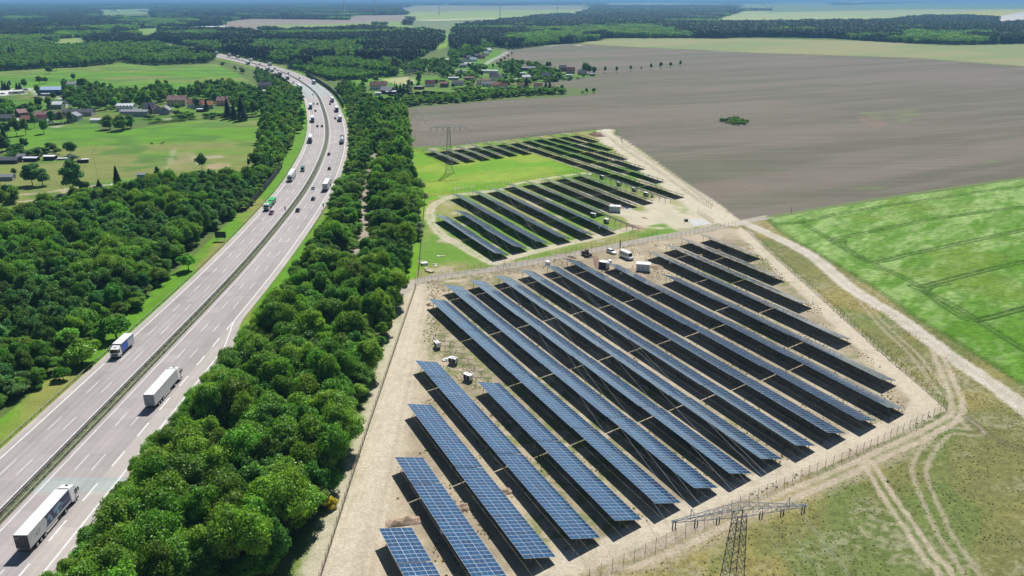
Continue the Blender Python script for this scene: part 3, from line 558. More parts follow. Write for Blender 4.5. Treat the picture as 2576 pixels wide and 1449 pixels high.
# markings: sheets a few millimetres above the concrete
mark = mat('road_paint', (.66, .66, .65), .7, .3, 0, (.8, .12))
def line_mesh(name, off, s0, s1, w, z=.175, dash=None, offf=None, step=5.0):
    V = []; F = []
    def quad(a, b, n):
        base = len(V)
        for k in range(n + 1):
            s = a + (b - a) * k / n; o = offf(s) if offf else off
            for e in (-w/2, w/2): p, _ = road_xy(s, o + e); V.append((p[0], p[1], z))
        for k in range(n): i = base + 2*k; F.append((i, i+1, i+3, i+2))
    if dash:
        s = s0
        while s < s1: quad(s, s + dash[0], 2); s += dash[1]
    else: quad(s0, s1, int((s1 - s0) / step))
    return tag(mobj(name, mesh_np(name, V, F, [mark])), kind='structure')
phR = road_so(-91.1, 144.7)[0] - 6; phL = road_so(-105.7, 136.8)[0]
for off, ph in ((5.55, phR), (9.05, phR), (-5.55, phL), (-9.05, phL)):
    line_mesh('lane_marking', off, ph % 18.0 + 18, 2600, .17, dash=(6, 18))
for off, w in ((-12.65, .32), (-2.1, .22), (2.1, .22)): line_mesh('edge_line', off, 5, 2600, w)
line_mesh('edge_line', 0, 5, 2600, .32, offf=extra)
line_mesh('lane_marking', 12.65, road_so(-83.8, 116.1)[0] % 12, s_t1 - 4, .34, dash=(6, 12))
# median strip of grass and gravel
def median_material():
    return mat('median_grass', (.12, .13, .075), .95, .1, 0, (.9, .5))
strip('median', -1.05, 1.05, 5, S_END, .19, [median_material()])
# guard rails: posts and a continuous beam
rail_m = mat('weathered_guard_rail', (.26, .30, .20), .5, .4, .35, (.7, .25)); rail_d = mat('old_grey_rail', (.15, .155, .15), .6, .4, .3, (.7, .25)); rail_w = mat('white_concrete_step', (.62,.62,.60), .8, .3, 0, (.5,.1))
def sweep(name, prof, s0, s1, mats, parent=None, step=4.0, off=0, z=0.0, offf=None):
    n = int((s1 - s0) / step) + 1; V = []; F = []; k = len(prof)
    for i in range(n):
        s = s0 + (s1 - s0) * i / (n - 1)
        for o, zz in prof: p, _ = road_xy(s, (offf(s) if offf else off) + o); V.append((p[0], p[1], zz + z))
    for i in range(n - 1):
        for q in range(k): a = i*k + q; b_ = i*k + (q+1) % k; F.append((a, b_, b_ + k, a + k))
    return mobj(name, mesh_np(name, V, F, mats), parent)
post_me = MB().box(-.05, .05, -.05, .05, 0, .72).mesh('post', [dark_steel])
spacer_me = MB().box(-.03, .03, -.55, .55, .55, .66).box(-.05, .05, -.05, .05, 0, .6).mesh('post', [dark_steel])
def guard_rail(label, off, s0, s1, m, step=4.0, pm=None, group='guard rails along the motorway', offf=None, near=420, z=.1):
    p, a = road_xy(s0, off); t = empty('guard_rail', 0, 0, label=label, cat='guard rail', group=group)
    sweep('rail_beam', [(-.04,.44),(.04,.44),(.055,.60),(.04,.75),(-.04,.75),(-.02,.60)], s0, s1, [m], t, 4.0, off, z, offf)
    far = MB(); s = s0
    while s < s1:
        q, ang_ = road_xy(s, offf(s) if offf else off)
        if s < near: mobj('post', pm or post_me, t, (q[0], q[1], z), (0, 0, ang_))
        else: far.box(q[0]-.06, q[0]+.06, q[1]-.06, q[1]+.06, z, z + .7)
        s += step
    if far.v: tag(far.build('posts', [dark_steel], t), kind='stuff')
    return t
s_bl = 12
guard_rail('dark double-sided ladder rail on the left side of the motorway median', -.72, s_bl, 1500, rail_d, 4.0, spacer_me)
sweep('rail_beam', [(-.04,.44),(.04,.44),(.055,.60),(.04,.75),(-.04,.75),(-.02,.60)], s_bl, 1500, [rail_d], bpy.data.objects['guard_rail'], 4.0, -1.5 + .3, .1)
guard_rail('greenish single rail on the right side of the motorway median', .75, s_bl, 1500, rail_m, 4.0)
guard_rail('steel rail beside the grass verge on the left edge of the motorway', -15.6, s_bl, 1500, rail_m, 4.0, z=0)
guard_rail('steel rail along the right edge of the motorway curve', 15.6, road_so(*TT(1,1,520,900))[0], 1500, rail_m, 4.0, z=0)
# noise walls: panels between posts
nw_m = [mat('noise_wall_dark_a', (.035, .045, .04), .8, .2, 0, (1.2, .25)), mat('noise_wall_dark_b', (.06, .065, .07), .8, .2, 0, (1.2, .25)), mat('noise_wall_bluish', (.10, .11, .14), .7, .3, 0, (1.2, .2))]
def noise_wall(label, off, s0, s1, h, base=0.0, vary=False):
    t = empty('noise_wall', 0, 0, label=label, cat='noise wall', group='noise walls of the motorway'); s = s0; k = 0; L = 5.0 if s0 < 500 else 6.0
    pm = {i: MB().box(0, L - .12, -.07, .07, 0, h).box(0, L - .12, -.10, .10, h, h + .12).mesh('panel', [nw_m[i]]) for i in range(3)}
    wp = MB().box(-.1, .1, -.14, .14, 0, h + .2).mesh('post', [dark_steel])
    while s < s1:
        p, a = road_xy(s, off); p2, _ = road_xy(s + L, off); a = math.atan2(p2[1]-p[1], p2[0]-p[0])
        mobj('post', wp, t, (p[0], p[1], base), (0,0,a)); mobj('wall_panel', pm[(k // 4) % 3 if vary else (k // 9) % 2], t, (p[0] + .06*math.cos(a), p[1] + .06*math.sin(a), base), (0,0,a)); s += L; k += 1
    return t
noise_wall('dark noise wall between the wood and the left verge of the motorway', -20.5, road_so(*TT(0,1,2540,665))[0], road_so(*TT(1,1,300,240))[0], 3.0)
noise_wall('long dark noise wall on the outside of the motorway curve', 18.2, road_so(*TT(1,0,880,1085))[0], road_so(*TT(1,0,520,765))[0], 3.6, vary=True)
noise_wall('noise wall in grey and dark sections on the inside of the distant curve', -18.0, road_so(*TT(1,0,395,930))[0], road_so(*TT(1,0,210,765))[0], 4.0, vary=True)
# ------------------------------------------------------------------ solar tables
A_R = R(153.5); DR = np.array([math.sin(A_R), math.cos(A_R)]); NS = np.array([-math.cos(A_R), math.sin(A_R)]); RZ = math.atan2(DR[1], DR[0])
ZH, ZL, WP = 2.95, 1.05, 6.5; TILT = math.asin((ZH - ZL) / WP); MW, MH = 1.134, WP / 3   # module pitch along / down the slope
def panel_materials():
    m = bpy.data.materials.new('solar_glass'); m.use_nodes = True; t = m.node_tree; N = t.nodes; L = t.links; b = N['Principled BSDF']
    oi = N.new('ShaderNodeObjectInfo'); gi = N.new('ShaderNodeNewGeometry')
    ad = N.new('ShaderNodeMath'); ad.operation = 'ADD'; L.new(oi.outputs['Random'], ad.inputs[0]); L.new(gi.outputs['Random Per Island'], ad.inputs[1]); fr = N.new('ShaderNodeMath'); fr.operation = 'FRACT'; L.new(ad.outputs[0], fr.inputs[0])
    cr = N.new('ShaderNodeValToRGB'); e = cr.color_ramp.elements; e[0].position = 0; e[0].color = (.004, .042, .120, 1); e[1].position = 1; e[1].color = (.012, .033, .095, 1)
    x = cr.color_ramp.elements.new(.35); x.color = (.003, .068, .155, 1); x = cr.color_ramp.elements.new(.62); x.color = (.005, .032, .088, 1); x = cr.color_ramp.elements.new(.85); x.color = (.004,.056,.14,1)
    L.new(fr.outputs[0], cr.inputs[0])
    # fine cell grid
    tc = N.new('ShaderNodeTexCoord'); sp = N.new('ShaderNodeSeparateXYZ'); L.new(tc.outputs['Object'], sp.inputs[0])
    L.new(cr.outputs[0], b.inputs['Base Color']); b.inputs['Roughness'].default_value = .13; b.inputs['Specular IOR Level'].default_value = 1.0; b.inputs['IOR'].default_value = 1.75
    b.inputs['Sheen Weight'].default_value = .3; b.inputs['Sheen Roughness'].default_value = .35; b.inputs['Sheen Tint'].default_value = (.72, .86, 1, 1); b.inputs['Coat Weight'].default_value = .9; b.inputs['Coat Roughness'].default_value = .10
    fm = mat('panel_frame', (.50, .55, .60), .4, .5, .2); bk = mat('panel_back', (.10, .10, .11), .7, .3, 0); return [m, fm, bk]
PMAT = panel_materials()
def panel_geom(mb, u0, v0, T=None):
    """a module with raised frame lying in the table plane: u along, v down the slope (local z up)"""
    w, h = MW - .022, MH - .03; f = .027; z = 0.0
    o = [(u0,v0),(u0+w,v0),(u0+w,v0+h),(u0,v0+h)]; i = [(u0+f,v0+f),(u0+w-f,v0+f),(u0+w-f,v0+h-f),(u0+f,v0+h-f)]
    mz = v0 + h / 2
    V = [(a, b_, z + .004) for a, b_ in o] + [(a, b_, z + .004) for a, b_ in i] + [(a, b_, z - .035) for a, b_ in o]
    mb.add(V, [(0,1,5,4),(1,2,6,5),(2,3,7,6),(3,0,4,7)], 1); mb.add([(a, b_, z) for a, b_ in i], [(0,1,2,3)], 0)
    mb.add(V, [(8,9,1,0),(9,10,2,1),(10,11,3,2),(11,8,0,3)], 1); mb.add([V[8],V[9],V[10],V[11]], [(3,2,1,0)], 2)
    mb.add([(u0+f, mz-.009, .0022), (u0+w-f, mz-.009, .0022), (u0+w-f, mz+.009, .0022), (u0+f, mz+.009, .0022)], [(0,1,2,3)], 1)
    return mb
PANEL = panel_geom(MB(), 0, 0).mesh('solar_panel', PMAT)
CT, ST = math.cos(TILT), math.sin(TILT)
def slope(u, v, dz=0.0): return (u, v * CT + dz * ST, ZH - v * ST + dz * CT)
pf = mat('ramming_post', (.19, .195, .20), .5, .4, .5, (2, .2))
POSTR = MB().box(-.06, .06, -.05, .05, 0, ZH - 1.5 * ST - .12).mesh('post', [pf])
POSTF = MB().box(-.06, .06, -.05, .05, 0, ZH - 5.0 * ST - .12).mesh('post', [pf])
_fr = {}
def frame_mesh(nm, bare=False):
    key = (nm, bare)
    if key in _fr: return _fr[key]
    mb = MB(); L = nm * MW
    for v in (.55, 2.0, 4.4, 5.9) if not bare else (.25, 1.2, 2.15, 3.1, 4.05, 5.0, 6.0):
        mb.tube(slope(0, v, -.09), slope(L, v, -.09), .045, 4)
    k = max(2, round(L / 4.5) + 1)
    for i in range(k):
        u = .5 + (L - 1.0) * i / (k - 1); mb.tube(slope(u, .2, -.17), slope(u, 6.3, -.17), .055, 4)
    _fr[key] = mb.mesh('support_frame', [pf]); return _fr[key]
_arr = {}
def array_mesh(nm):
    if nm not in _arr:
        mb = MB()
        for j in range(3):
            for i in range(nm): panel_geom(mb, i * MW, j * MH)
        _arr[nm] = mb.mesh('panel_array', PMAT)
    return _arr[nm]
NT = 0
def solar_table(s0, n, nm, label, group, single, bare=False, z=0):
    """s0: along-row position of the upper-left end, n: position of the high edge"""
    global NT; NT += 1
    o = DR * s0 + NS * n; t = empty('solar_table' if not bare else 'bare_table_frame', o[0], o[1], RZ, z, label, 'solar table' if not bare else 'metal frame', group)
    L = nm * MW
    if bare: mobj('support_frame', frame_mesh(nm, True), t)
    else:
        mobj('support_frame', frame_mesh(nm), t)
        if single:
            for j in range(3):
                for i in range(nm): mobj('solar_panel', PANEL, t, slope(i * MW, j * MH), (-TILT, 0, 0))
        else: tag(mobj('panel_array', array_mesh(nm), t, slope(0, 0), (-TILT, 0, 0)), kind='stuff')
    k = max(2, round(L / 4.5) + 1)
    for i in range(k):
        u = .5 + (L - 1.0) * i / (k - 1)
        mobj('post', POSTR, t, (u, 1.5 * CT, 0)); mobj('post', POSTF, t, (u, 5.0 * CT, 0))
    return t
# rows: (high-edge position n at start, at end, [table start positions and module counts from the left end])
FULL, GAP = 27, .28; LF = FULL * MW
ORD = ['first','second','third','fourth','fifth','sixth','seventh','eighth','ninth','tenth','eleventh','twelfth','thirteenth','fourteenth','fifteenth','sixteenth','seventeenth','eighteenth']
def row_tables(start, end):
    """tables laid from the right end leftwards"""
    out = []; e = end
    while e - start > 3:
        L = min(LF, e - start); nm = max(4, int(round(L / MW)))
        if L < LF and L > 12: nm = max(4, int(L / MW))
        out.append((e - nm * MW, nm)); e -= nm * MW + GAP
        if nm < FULL: break
    return out[::-1]
R_ROWS = [(-114.6,-83.0,30.3,30.4,[9,18]),(-135.6,-83.0,40.3,40.4,None),(-156.3,-95.7,50.2,50.0,None),(-177.4,-96.6,59.9,59.8,None),(-161.6,-97.5,69.6,69.7,None),(-218.4,-98.4,79.1,79.5,None),
 (-228.2,-99.1,88.6,89.2,None),(-229.1,-99.9,97.9,98.9,None),(-229.6,-101.1,107.6,108.3,None),(-230.7,-101.8,117.9,118.6,None),(-231.7,-102.5,128.2,128.7,None),(-234.2,-103.2,138.3,139.6,None),
 (-224.5,-104.3,149.1,150.3,None),(-204.7,-115.0,159.9,161.2,None),(-228.9,-138.5,171.0,171.9,None),(-232.9,-163.3,181.9,182.4,None),(-237.7,-185.9,192.7,193.3,None),(-237.7,-208.8,203.4,204.2,None)]
M_ROWS = [(-314.3,-252.0,118.5,117.9),(-318.2,-256.2,129.2,127.9),(-349.5,-258.6,140.0,138.9),(-351.6,-259.4,151.2,149.8),(-354.1,-260.5,162.2,161.4),(-357.3,-261.6,173.9,173.3),(-359.3,-288.3,185.2,185.3),(-361.2,-292.4,196.5,196.2),(-363.7,-294.0,207.7,206.7),(-365.2,-296.9,219.0,218.1)]
B_ROWS = [(-468.7,-426.6,171.5,174.5),(-469.7,-427.9,182.2,185.3),(-471.3,-429.0,192.6,196.1),(-472.9,-431.0,203.2,206.7),(-473.8,-433.9,214.0,217.8),(-474.5,-434.9,224.6,228.3),(-476.3,-299.5,235.3,240.0),(-480.3,-332.1,246.5,252.7),(-481.9,-364.1,257.2,263.7),(-482.2,-393.6,267.5,272.0),(-484.1,-424.1,278.0,281.9),(-485.8,-454.0,288.0,290.9)]
def lay_rows(rows, field, group, single):
    N = len(rows)
    for r, row in enumerate(rows):
        s0, s1, n0, n1 = row[:4]
        if r == 0 and single: ts = [(s0, 9), (s0 + 9 * MW + GAP, 18)]
        elif r == 1 and single: ts = [(s0, 9), (s0 + 9*MW + GAP, 27), (s0 + 36*MW + 2*GAP, 9)]
        elif r == 3 and single: ts = [(s0, 9), (s0 + 9*MW + GAP, 9), (-96.6 - 2*LF - GAP, 27), (-96.6 - LF, 27)]
        else: ts = row_tables(s0, s1)
        for k, (s, nm) in enumerate(ts):
            n = n0 + (n1 - n0) * (s - s0) / (s1 - s0); c = len(ts)
            rn = 'nearest row' if r == 0 else 'farthest row' if r == N - 1 else ORD[r] + ' row from the camera'
            if c == 1: pos = 'only solar table'
            elif k == 0: pos = 'left-end solar table'
            elif k == c - 1: pos = 'right-end solar table'
            else: pos = ORD[k] + ' solar table from the left'
            lb = f'{pos}, {rn}, {field}'
            solar_table(s, n, nm, lb, group, single)
lay_rows(R_ROWS, 'the large front field', 'solar tables in the large front field', True)
lay_rows(M_ROWS, 'the middle block', 'solar tables in the middle block', False)
lay_rows(B_ROWS, 'the far block', 'solar tables in the far block', False)
# frames that still wait for their modules
solar_table(-192.5, 69.3, 27, 'empty table frame without panels left of the third white cabinet', 'frames waiting for panels', False, True)
for s_, n_, nm, lb in ((-260.2, 185.3, 0, ''),): pass
def sn_of(p): return float(np.dot(p, DR)), float(np.dot(p, NS))
a = sn_of(TT(2,1,840,680,2.9)); b_ = sn_of(TT(2,1,1190,835,2.9)); solar_table(a[0], a[1], max(5, int((b_[0]-a[0])/MW)), 'empty table frame behind two white cabinets in the middle block', 'frames waiting for panels', False, True)
a = sn_of(TT(2,1,735,262,2.9)); b_ = sn_of(TT(2,1,1530,540,2.9)); Lr = b_[0] - a[0]; nn_ = int(Lr / LF) + 1
for k in range(nn_): solar_table(a[0] + k * Lr / nn_, a[1] + (b_[1]-a[1]) * k / nn_, int(Lr / nn_ / MW), f'{ORD[k]} empty table frame from the left, in the row of white cabinets', 'frames waiting for panels', False, True)
# ------------------------------------------------------------------ trees
LEAF = {
 'robinia': leaf_mat('leaves_mid_green', (.150, .290, .030), .60, .34),
 'oak': leaf_mat('leaves_dark_green', (.088, .205, .032), .60, .30),
 'bright': leaf_mat('leaves_bright_green', (.128, .275, .030), .60, .38),
 'silver': leaf_mat('leaves_silver_grey', (.26, .33, .25), .25, .25, .01),
 'bluish': leaf_mat('leaves_bluish_green', (.105, .235, .070), .45, .28),
 'pine': leaf_mat('pine_needles', (.045, .075, .042), .35, .12, .012),
 'spruce': leaf_mat('spruce_needles', (.030, .065, .035), .3, .1, .01),
 'yellow': leaf_mat('yellow_flowers', (.55, .42, .02), .3, .2, .01)}
def leaf_cards(r, cen, rad, n, size, outward=.75, zsq=1.0, low=-.55):
    """n small leaf-spray quads on the shell of one lump"""
    d = r.normal(size=(n * 2, 3)); d /= np.linalg.norm(d, axis=1)[:, None]; d = d[d[:, 2] > low][:n]; n = len(d)
    rr = rad * (0.55 + 0.62 * r.random(n) ** .75); el = r.uniform(.75, 1.3, 3); p = cen + d * rr[:, None] * np.array([1, 1, zsq]) * el
    nrm = d * outward + r.normal(size=(n, 3)) * .55 + np.array([0, 0, .35]); nrm /= np.linalg.norm(nrm, axis=1)[:, None]
    t = np.cross(nrm, r.normal(size=(n, 3))); t /= np.linalg.norm(t, axis=1)[:, None]; b = np.cross(nrm, t)
    s = size * (.6 + .8 * r.random(n))[:, None]; k = (.45 + .4 * r.random(n))[:, None]
    droop = nrm * s * .22
    return np.stack([p - t*s - droop, p - b*s*k, p + t*s - droop, p + b*s*k], 1)
def crown_mesh(name, seed, H, D, base, lumps, cards, size, m, shape='round', zs=.85, core=True):
    """crown of height H, width D, lowest leaves at base"""
    r = np.random.default_rng(seed); Q = []; V = []; F = []
    cz = (base + H) / 2; hh = (H - base) / 2
    cs = []
    for i in range(lumps):
        for _ in range(30):
            d = r.normal(size=3); d /= np.linalg.norm(d); rad = r.random() ** .45
            if shape == 'round': e = np.array([D/2 * .68, D/2 * .68, hh * .70])
            elif shape == 'flat': e = np.array([D/2 * .72, D/2 * .72, hh * .5])
            else: e = np.array([D/2 * .55, D/2 * .55, hh * .78])
            c = d * e * rad + np.array([0, 0, cz + (hh * .2 if shape == 'flat' else 0)])
            if shape == 'ovoid': c[:2] *= 1.15 - .75 * max(0, (c[2] - cz) / hh)
            if all(np.linalg.norm(c - q[0]) > .42 * q[1] for q in cs): break
        cs.append((c, D * (.11 + .13 * r.random() ** 1.5) * (1.25 if i < 3 else 1)))
    tot = sum(q[1] ** 2 for q in cs)
    for c, rad in cs: Q.append(leaf_cards(r, c, rad, int(cards * rad ** 2 / tot), size, zsq=zs))
    q = np.concatenate(Q); nq = len(q); V = q.reshape(-1, 3); F = np.arange(nq * 4).reshape(-1, 4)
    if core:
        ico = bmesh.new(); bmesh.ops.create_icosphere(ico, subdivisions=1, radius=1); iv = np.array([v.co[:] for v in ico.verts]); fi = np.array([[v.index for v in f.verts] for f in ico.faces]); ico.free()
        vs = [V]; fs = []; o = len(V)
        for c, rad in cs:
            vs.append(c + iv * rad * .66 * np.array([1, 1, zs]) * (1 + .15 * r.normal(size=(len(iv), 1)))); fs.append(np.c_[fi, fi[:, 2]] + o); o += len(iv)
        V = np.concatenate(vs)
        me = bpy.data.meshes.new(name); tri = np.concatenate(fs)[:, :3]
        me.vertices.add(len(V)); me.vertices.foreach_set('co', V.astype(np.float32).ravel())
        lv = np.r_[F.ravel(), tri.ravel()].astype(np.int32); me.loops.add(len(lv)); me.loops.foreach_set('vertex_index', lv)
        st = np.r_[np.arange(nq) * 4, nq * 4 + np.arange(len(tri)) * 3].astype(np.int32); me.polygons.add(len(st)); me.polygons.foreach_set('loop_start', st)
        me.polygons.foreach_set('loop_total', np.r_[np.full(nq, 4), np.full(len(tri), 3)].astype(np.int32)); me.materials.append(m); me.update(calc_edges=True); return me
    return mesh_np(name, V, F, [m])
def cone_mesh(name, seed, H, D, base, cards, size, m, top_heavy=False):
    r = np.random.default_rng(seed); n = cards; t = r.random(n) ** (.8 if not top_heavy else .6)
    z = H - (H - base) * t if not top_heavy else base + (H - base) * r.random(n)
    rad = (D/2 * (t * .95 + .04)) if not top_heavy else D/2 * np.sqrt(np.clip(1 - ((z - (base + (H-base)*.45)) / ((H-base)*.58)) ** 2, .02, 1)) * (.5 + .5 * r.random(n))
    layer = .82 + .18 * np.cos(z * 2 * math.pi / 1.1); a = r.random(n) * 2 * math.pi; rr = rad * (.55 + .45 * r.random(n)) * layer
    p = np.c_[rr * np.cos(a), rr * np.sin(a), z]; d = np.c_[np.cos(a), np.sin(a), .5 * np.ones(n)]; nrm = d * .5 + r.normal(size=(n, 3)) * .45 + [0,0,.4]; nrm /= np.linalg.norm(nrm, axis=1)[:, None]
    tt = np.cross(nrm, r.normal(size=(n, 3))); tt /= np.linalg.norm(tt, axis=1)[:, None]; b = np.cross(nrm, tt); s = size * (.6 + .8 * r.random(n))[:, None]
    q = np.stack([p - tt*s, p - b*s*.5, p + tt*s, p + b*s*.5], 1); return mesh_np(name, q.reshape(-1, 3), np.arange(n * 4).reshape(-1, 4), [m])
def trunk_mesh(name, H, r0, limbs, seed, D):
    rr = random.Random(seed); mb = MB(); pts = [(0, 0, -.1)]; k = 4
    for i in range(1, k + 1): pts.append((rr.uniform(-.12, .12) * i, rr.uniform(-.12, .12) * i, H * i / k))
    for i in range(k): mb.tube(pts[i], pts[i+1], r0 * (1 - .2 * i), 7, 0, r0 * (1 - .2 * (i + 1)), False)
    for i in range(limbs):
        a = rr.uniform(0, 6.28); z = H * rr.uniform(.45, .95); L = D * rr.uniform(.18, .34)
        mb.tube((0, 0, z), (L * math.cos(a), L * math.sin(a), z + L * rr.uniform(.5, 1.1)), r0 * .42, 5, 0, r0 * .12, False)
    return mb.mesh(name, [bark])
VAR = {}   # kind -> list of (trunk mesh, crown mesh)
def variants(kind, n, H, D, base, lumps, cards, size, leaf, shape='round', tr=.16, seed=0):
    VAR[kind] = [(trunk_mesh('trunk', H * .72, tr, 5, seed + i, D), crown_mesh('crown', seed * 31 + i, H * (1 + .05 * i), D * (1 + .06 * (i % 3)), base, lumps + i, cards, size, LEAF[leaf], shape)) for i in range(n)]
variants('robinia', 6, 10.8, 8.4, 2.2, 30, 8200, .235, 'robinia', 'flat', seed=1)
variants('oak', 4, 10.5, 7.6, 1.4, 26, 7000, .24, 'oak', seed=2)
variants('bright', 4, 9.6, 7.2, 1.2, 24, 6800, .235, 'bright', seed=3)
variants('bluish', 3, 9.6, 7.0, 1.0, 22, 6400, .24, 'bluish', seed=4)
variants('silver', 2, 6, 5.4, .5, 12, 3600, .20, 'silver', seed=5)
variants('bush', 2, 4, 4.8, .2, 10, 2200, .22, 'bright', seed=6)
variants('linden', 3, 10, 7.0, 2.2, 18, 4200, .25, 'oak', 'ovoid', .2, seed=7)
variants('poplar', 2, 16, 7.5, 1.5, 24, 5200, .27, 'oak', 'ovoid', .25, seed=8)
variants('broom', 1, 2.6, 3.2, .1, 8, 1400, .16, 'yellow', seed=9)
VAR['spruce'] = [(trunk_mesh('trunk', 9, .16, 0, 50 + i, 4), cone_mesh('crown', 70 + i, 11, 6.2, .4, 3400, .30, LEAF['spruce'])) for i in range(2)]
VAR['pine'] = [(trunk_mesh('trunk', 12, .17, 3, 60 + i, 4), cone_mesh('crown', 80 + i, 15.5, 4.6, 6.0, 1500, .42, LEAF['pine'], True)) for i in range(3)]
# middle-distance stand-ins with fewer, larger leaf sprays
MID = {k: [crown_mesh('crown', 300 + 7 * j + i, H, D, b_, 11, 1300, .46, LEAF[lf], sh) for i in range(3)] for j, (k, H, D, b_, lf, sh) in enumerate([
 ('robinia', 12, 8.4, 1.0, 'robinia', 'round'), ('oak', 12, 8.0, .6, 'oak', 'round'), ('bright', 10, 7.4, .4, 'bright', 'round'), ('bluish', 11, 7.4, .4, 'bluish', 'round')])}
MID['pine'] = [cone_mesh('crown', 340 + i, 16, 5.4, 3.0, 420, .75, LEAF['pine'], True) for i in range(3)]
def clump_mesh(name, seed, kind, side=16.0, n=9):
    r = np.random.default_rng(seed); V = []; 
    for i in range(n):
        cx = (i % 3 - 1) * side / 3 + r.normal() * 1.1; cy = (i // 3 - 1) * side / 3 + r.normal() * 1.1; H = (15 if kind == 'pine' else 12.5) * (.85 + .3 * r.random())
        if kind == 'pine': c = [(np.array([cx, cy, H - 3.6]), 2.5, 1.7)]
        else: c = [(np.array([cx, cy, H - 3.5]), 3.5, 1.0), (np.array([cx + 1.5, cy, H - 6]), 3.0, 1.0)]
        for cen, rad, zq in c: V.append(leaf_cards(r, cen, rad, 46, 1.05, .8, zq, -.3))
        V.append(leaf_cards(r, np.array([cx, cy, H * .35]), 2.4, 14, 1.5, .3, 1.6, -1))
    q = np.concatenate(V); return mesh_np(name, q.reshape(-1, 3), np.arange(len(q) * 4).reshape(-1, 4), [LEAF[kind]])
NTREE = {}
def tree(kind, x, y, h=1.0, w=None, label=None, group=None, name='deciduous_tree', cat='tree', vi=None):
    vs = VAR[kind]; tm, cm = vs[random.randrange(len(vs)) if vi is None else vi % len(vs)]; w = w or h
    t = empty(name, x, y, random.uniform(0, 6.28), 0, label, cat, group); t.scale = (w, w, h)
    mobj('trunk', tm, t); mobj('crown', cm, t); return t
_CLUMP = {}
def scatter_group(srcs):
    ng = bpy.data.node_groups.new('plant_trees', 'GeometryNodeTree')
    ng.interface.new_socket('Geometry', in_out='INPUT', socket_type='NodeSocketGeometry'); ng.interface.new_socket('Geometry', in_out='OUTPUT', socket_type='NodeSocketGeometry')
    N = ng.nodes; L = ng.links; gi = N.new('NodeGroupInput'); go = N.new('NodeGroupOutput'); jn = N.new('GeometryNodeJoinGeometry')
    for o in srcs:
        oi = N.new('GeometryNodeObjectInfo'); oi.transform_space = 'ORIGINAL'; oi.inputs['Object'].default_value = o; oi.inputs['As Instance'].default_value = True; L.new(oi.outputs['Geometry'], jn.inputs[0])
    ip = N.new('GeometryNodeInstanceOnPoints'); ip.inputs['Pick Instance'].default_value = True
    L.new(gi.outputs[0], ip.inputs['Points']); L.new(jn.outputs[0], ip.inputs['Instance'])
    def at(nm, ty):
        a = N.new('GeometryNodeInputNamedAttribute'); a.data_type = ty; a.inputs[0].default_value = nm; return a.outputs['Attribute']
    L.new(at('pick', 'INT'), ip.inputs['Instance Index']); L.new(at('size', 'FLOAT_VECTOR'), ip.inputs['Scale'])
    cr = N.new('ShaderNodeCombineXYZ'); L.new(at('turn', 'FLOAT'), cr.inputs[2]); L.new(cr.outputs[0], ip.inputs['Rotation'])
    L.new(ip.outputs[0], go.inputs[0]); return ng
def mass(name, pts, srcs, sc, label=None):
    """a wood nobody could count: pts (n,2), sc (n,2) = width, height factors"""
    pts = np.asarray(pts, float)
    if len(pts) == 0: return
    me = bpy.data.meshes.new(name); me.vertices.add(len(pts)); me.vertices.foreach_set('co', np.c_[pts, np.zeros(len(pts))].astype(np.float32).ravel())
    a = me.attributes.new('pick', 'INT', 'POINT'); a.data.foreach_set('value', RNG.integers(0, len(srcs), len(pts)).astype(np.int32))
    a = me.attributes.new('turn', 'FLOAT', 'POINT'); a.data.foreach_set('value', (RNG.random(len(pts)) * 6.283).astype(np.float32))
    a = me.attributes.new('size', 'FLOAT_VECTOR', 'POINT'); a.data.foreach_set('vector', np.c_[sc[:, 0], sc[:, 0], sc[:, 1]].astype(np.float32).ravel())
    o = tag(mobj(name, me), label, kind='stuff'); md = o.modifiers.new('trees', 'NODES'); md.node_group = scatter_group(srcs); return o
def fill(poly, sp, jit=.42, keep=1.0):
    p = np.array(poly); x0, y0 = p.min(0); x1, y1 = p.max(0)
    xs, ys = np.meshgrid(np.arange(x0, x1, sp), np.arange(y0, y1, sp * .87)); xs = xs + (np.arange(xs.shape[0]) % 2)[:, None] * sp / 2
    xs = xs.ravel() + RNG.uniform(-jit, jit, xs.size) * sp; ys = ys.ravel() + RNG.uniform(-jit, jit, ys.size) * sp
    m = inpoly(xs, ys, poly) & (RNG.random(xs.size) < keep); return np.c_[xs[m], ys[m]]
PATH = TRACKS[[i for i, t in enumerate(TRACKS) if abs(t[3][0] - .36) < 1e-6 and t[1] == 2.2][0]][0]
# the two roadside woods
rb = [tuple(road_xy(s, 21.5 if s < 330 else 22)[0]) for s in np.arange(95, road_so(*G(800, 540))[0], 20)]
STRIP = rb + P([(834,520),(848,480),(868,450),(882,400),(884,330),(880,290),(862,240),(842,228),(880,228),(925,262),(965,274),(1005,274),(1008,278),(1024,305),(1026,330),(1027,372),(1030,412),(1050,505),(1048,560),(1036,630),(1020,685),(1006,705)]) + P([(1006,755),(946,925),(900,1052),(858,1190),(812,1292),(757,1415)]) + [(-58, 84), (-74, 84)]
LWOOD = PT(0,2,[(-500,1900),(-100,1400),(0,1290),(200,1070),(440,990),(560,890),(700,870),(760,810),(1000,630),(1050,530),(1270,470),(1340,320),(1560,230),(1600,90),(1640,0)]) + PT(0,1,[(1720,1250),(1950,1050),(2030,960),(2180,870),(2330,750),(2500,640),(2576,560)]) + PT(1,1,[(0,560),(240,240),(330,80),(420,-100),(480,-250),(500,-400),(460,-490),(300,-560),(150,-470),(90,-300),(60,-100),(60,100),(0,260)]) + PT(0,1,[(2576,400),(2450,420),(2300,430),(2000,430),(1700,480),(1500,510),(1300,570),(1050,630),(800,670),(600,710),(450,760),(300,800),(190,860),(-60,800),(-300,900),(-1400,1300)])
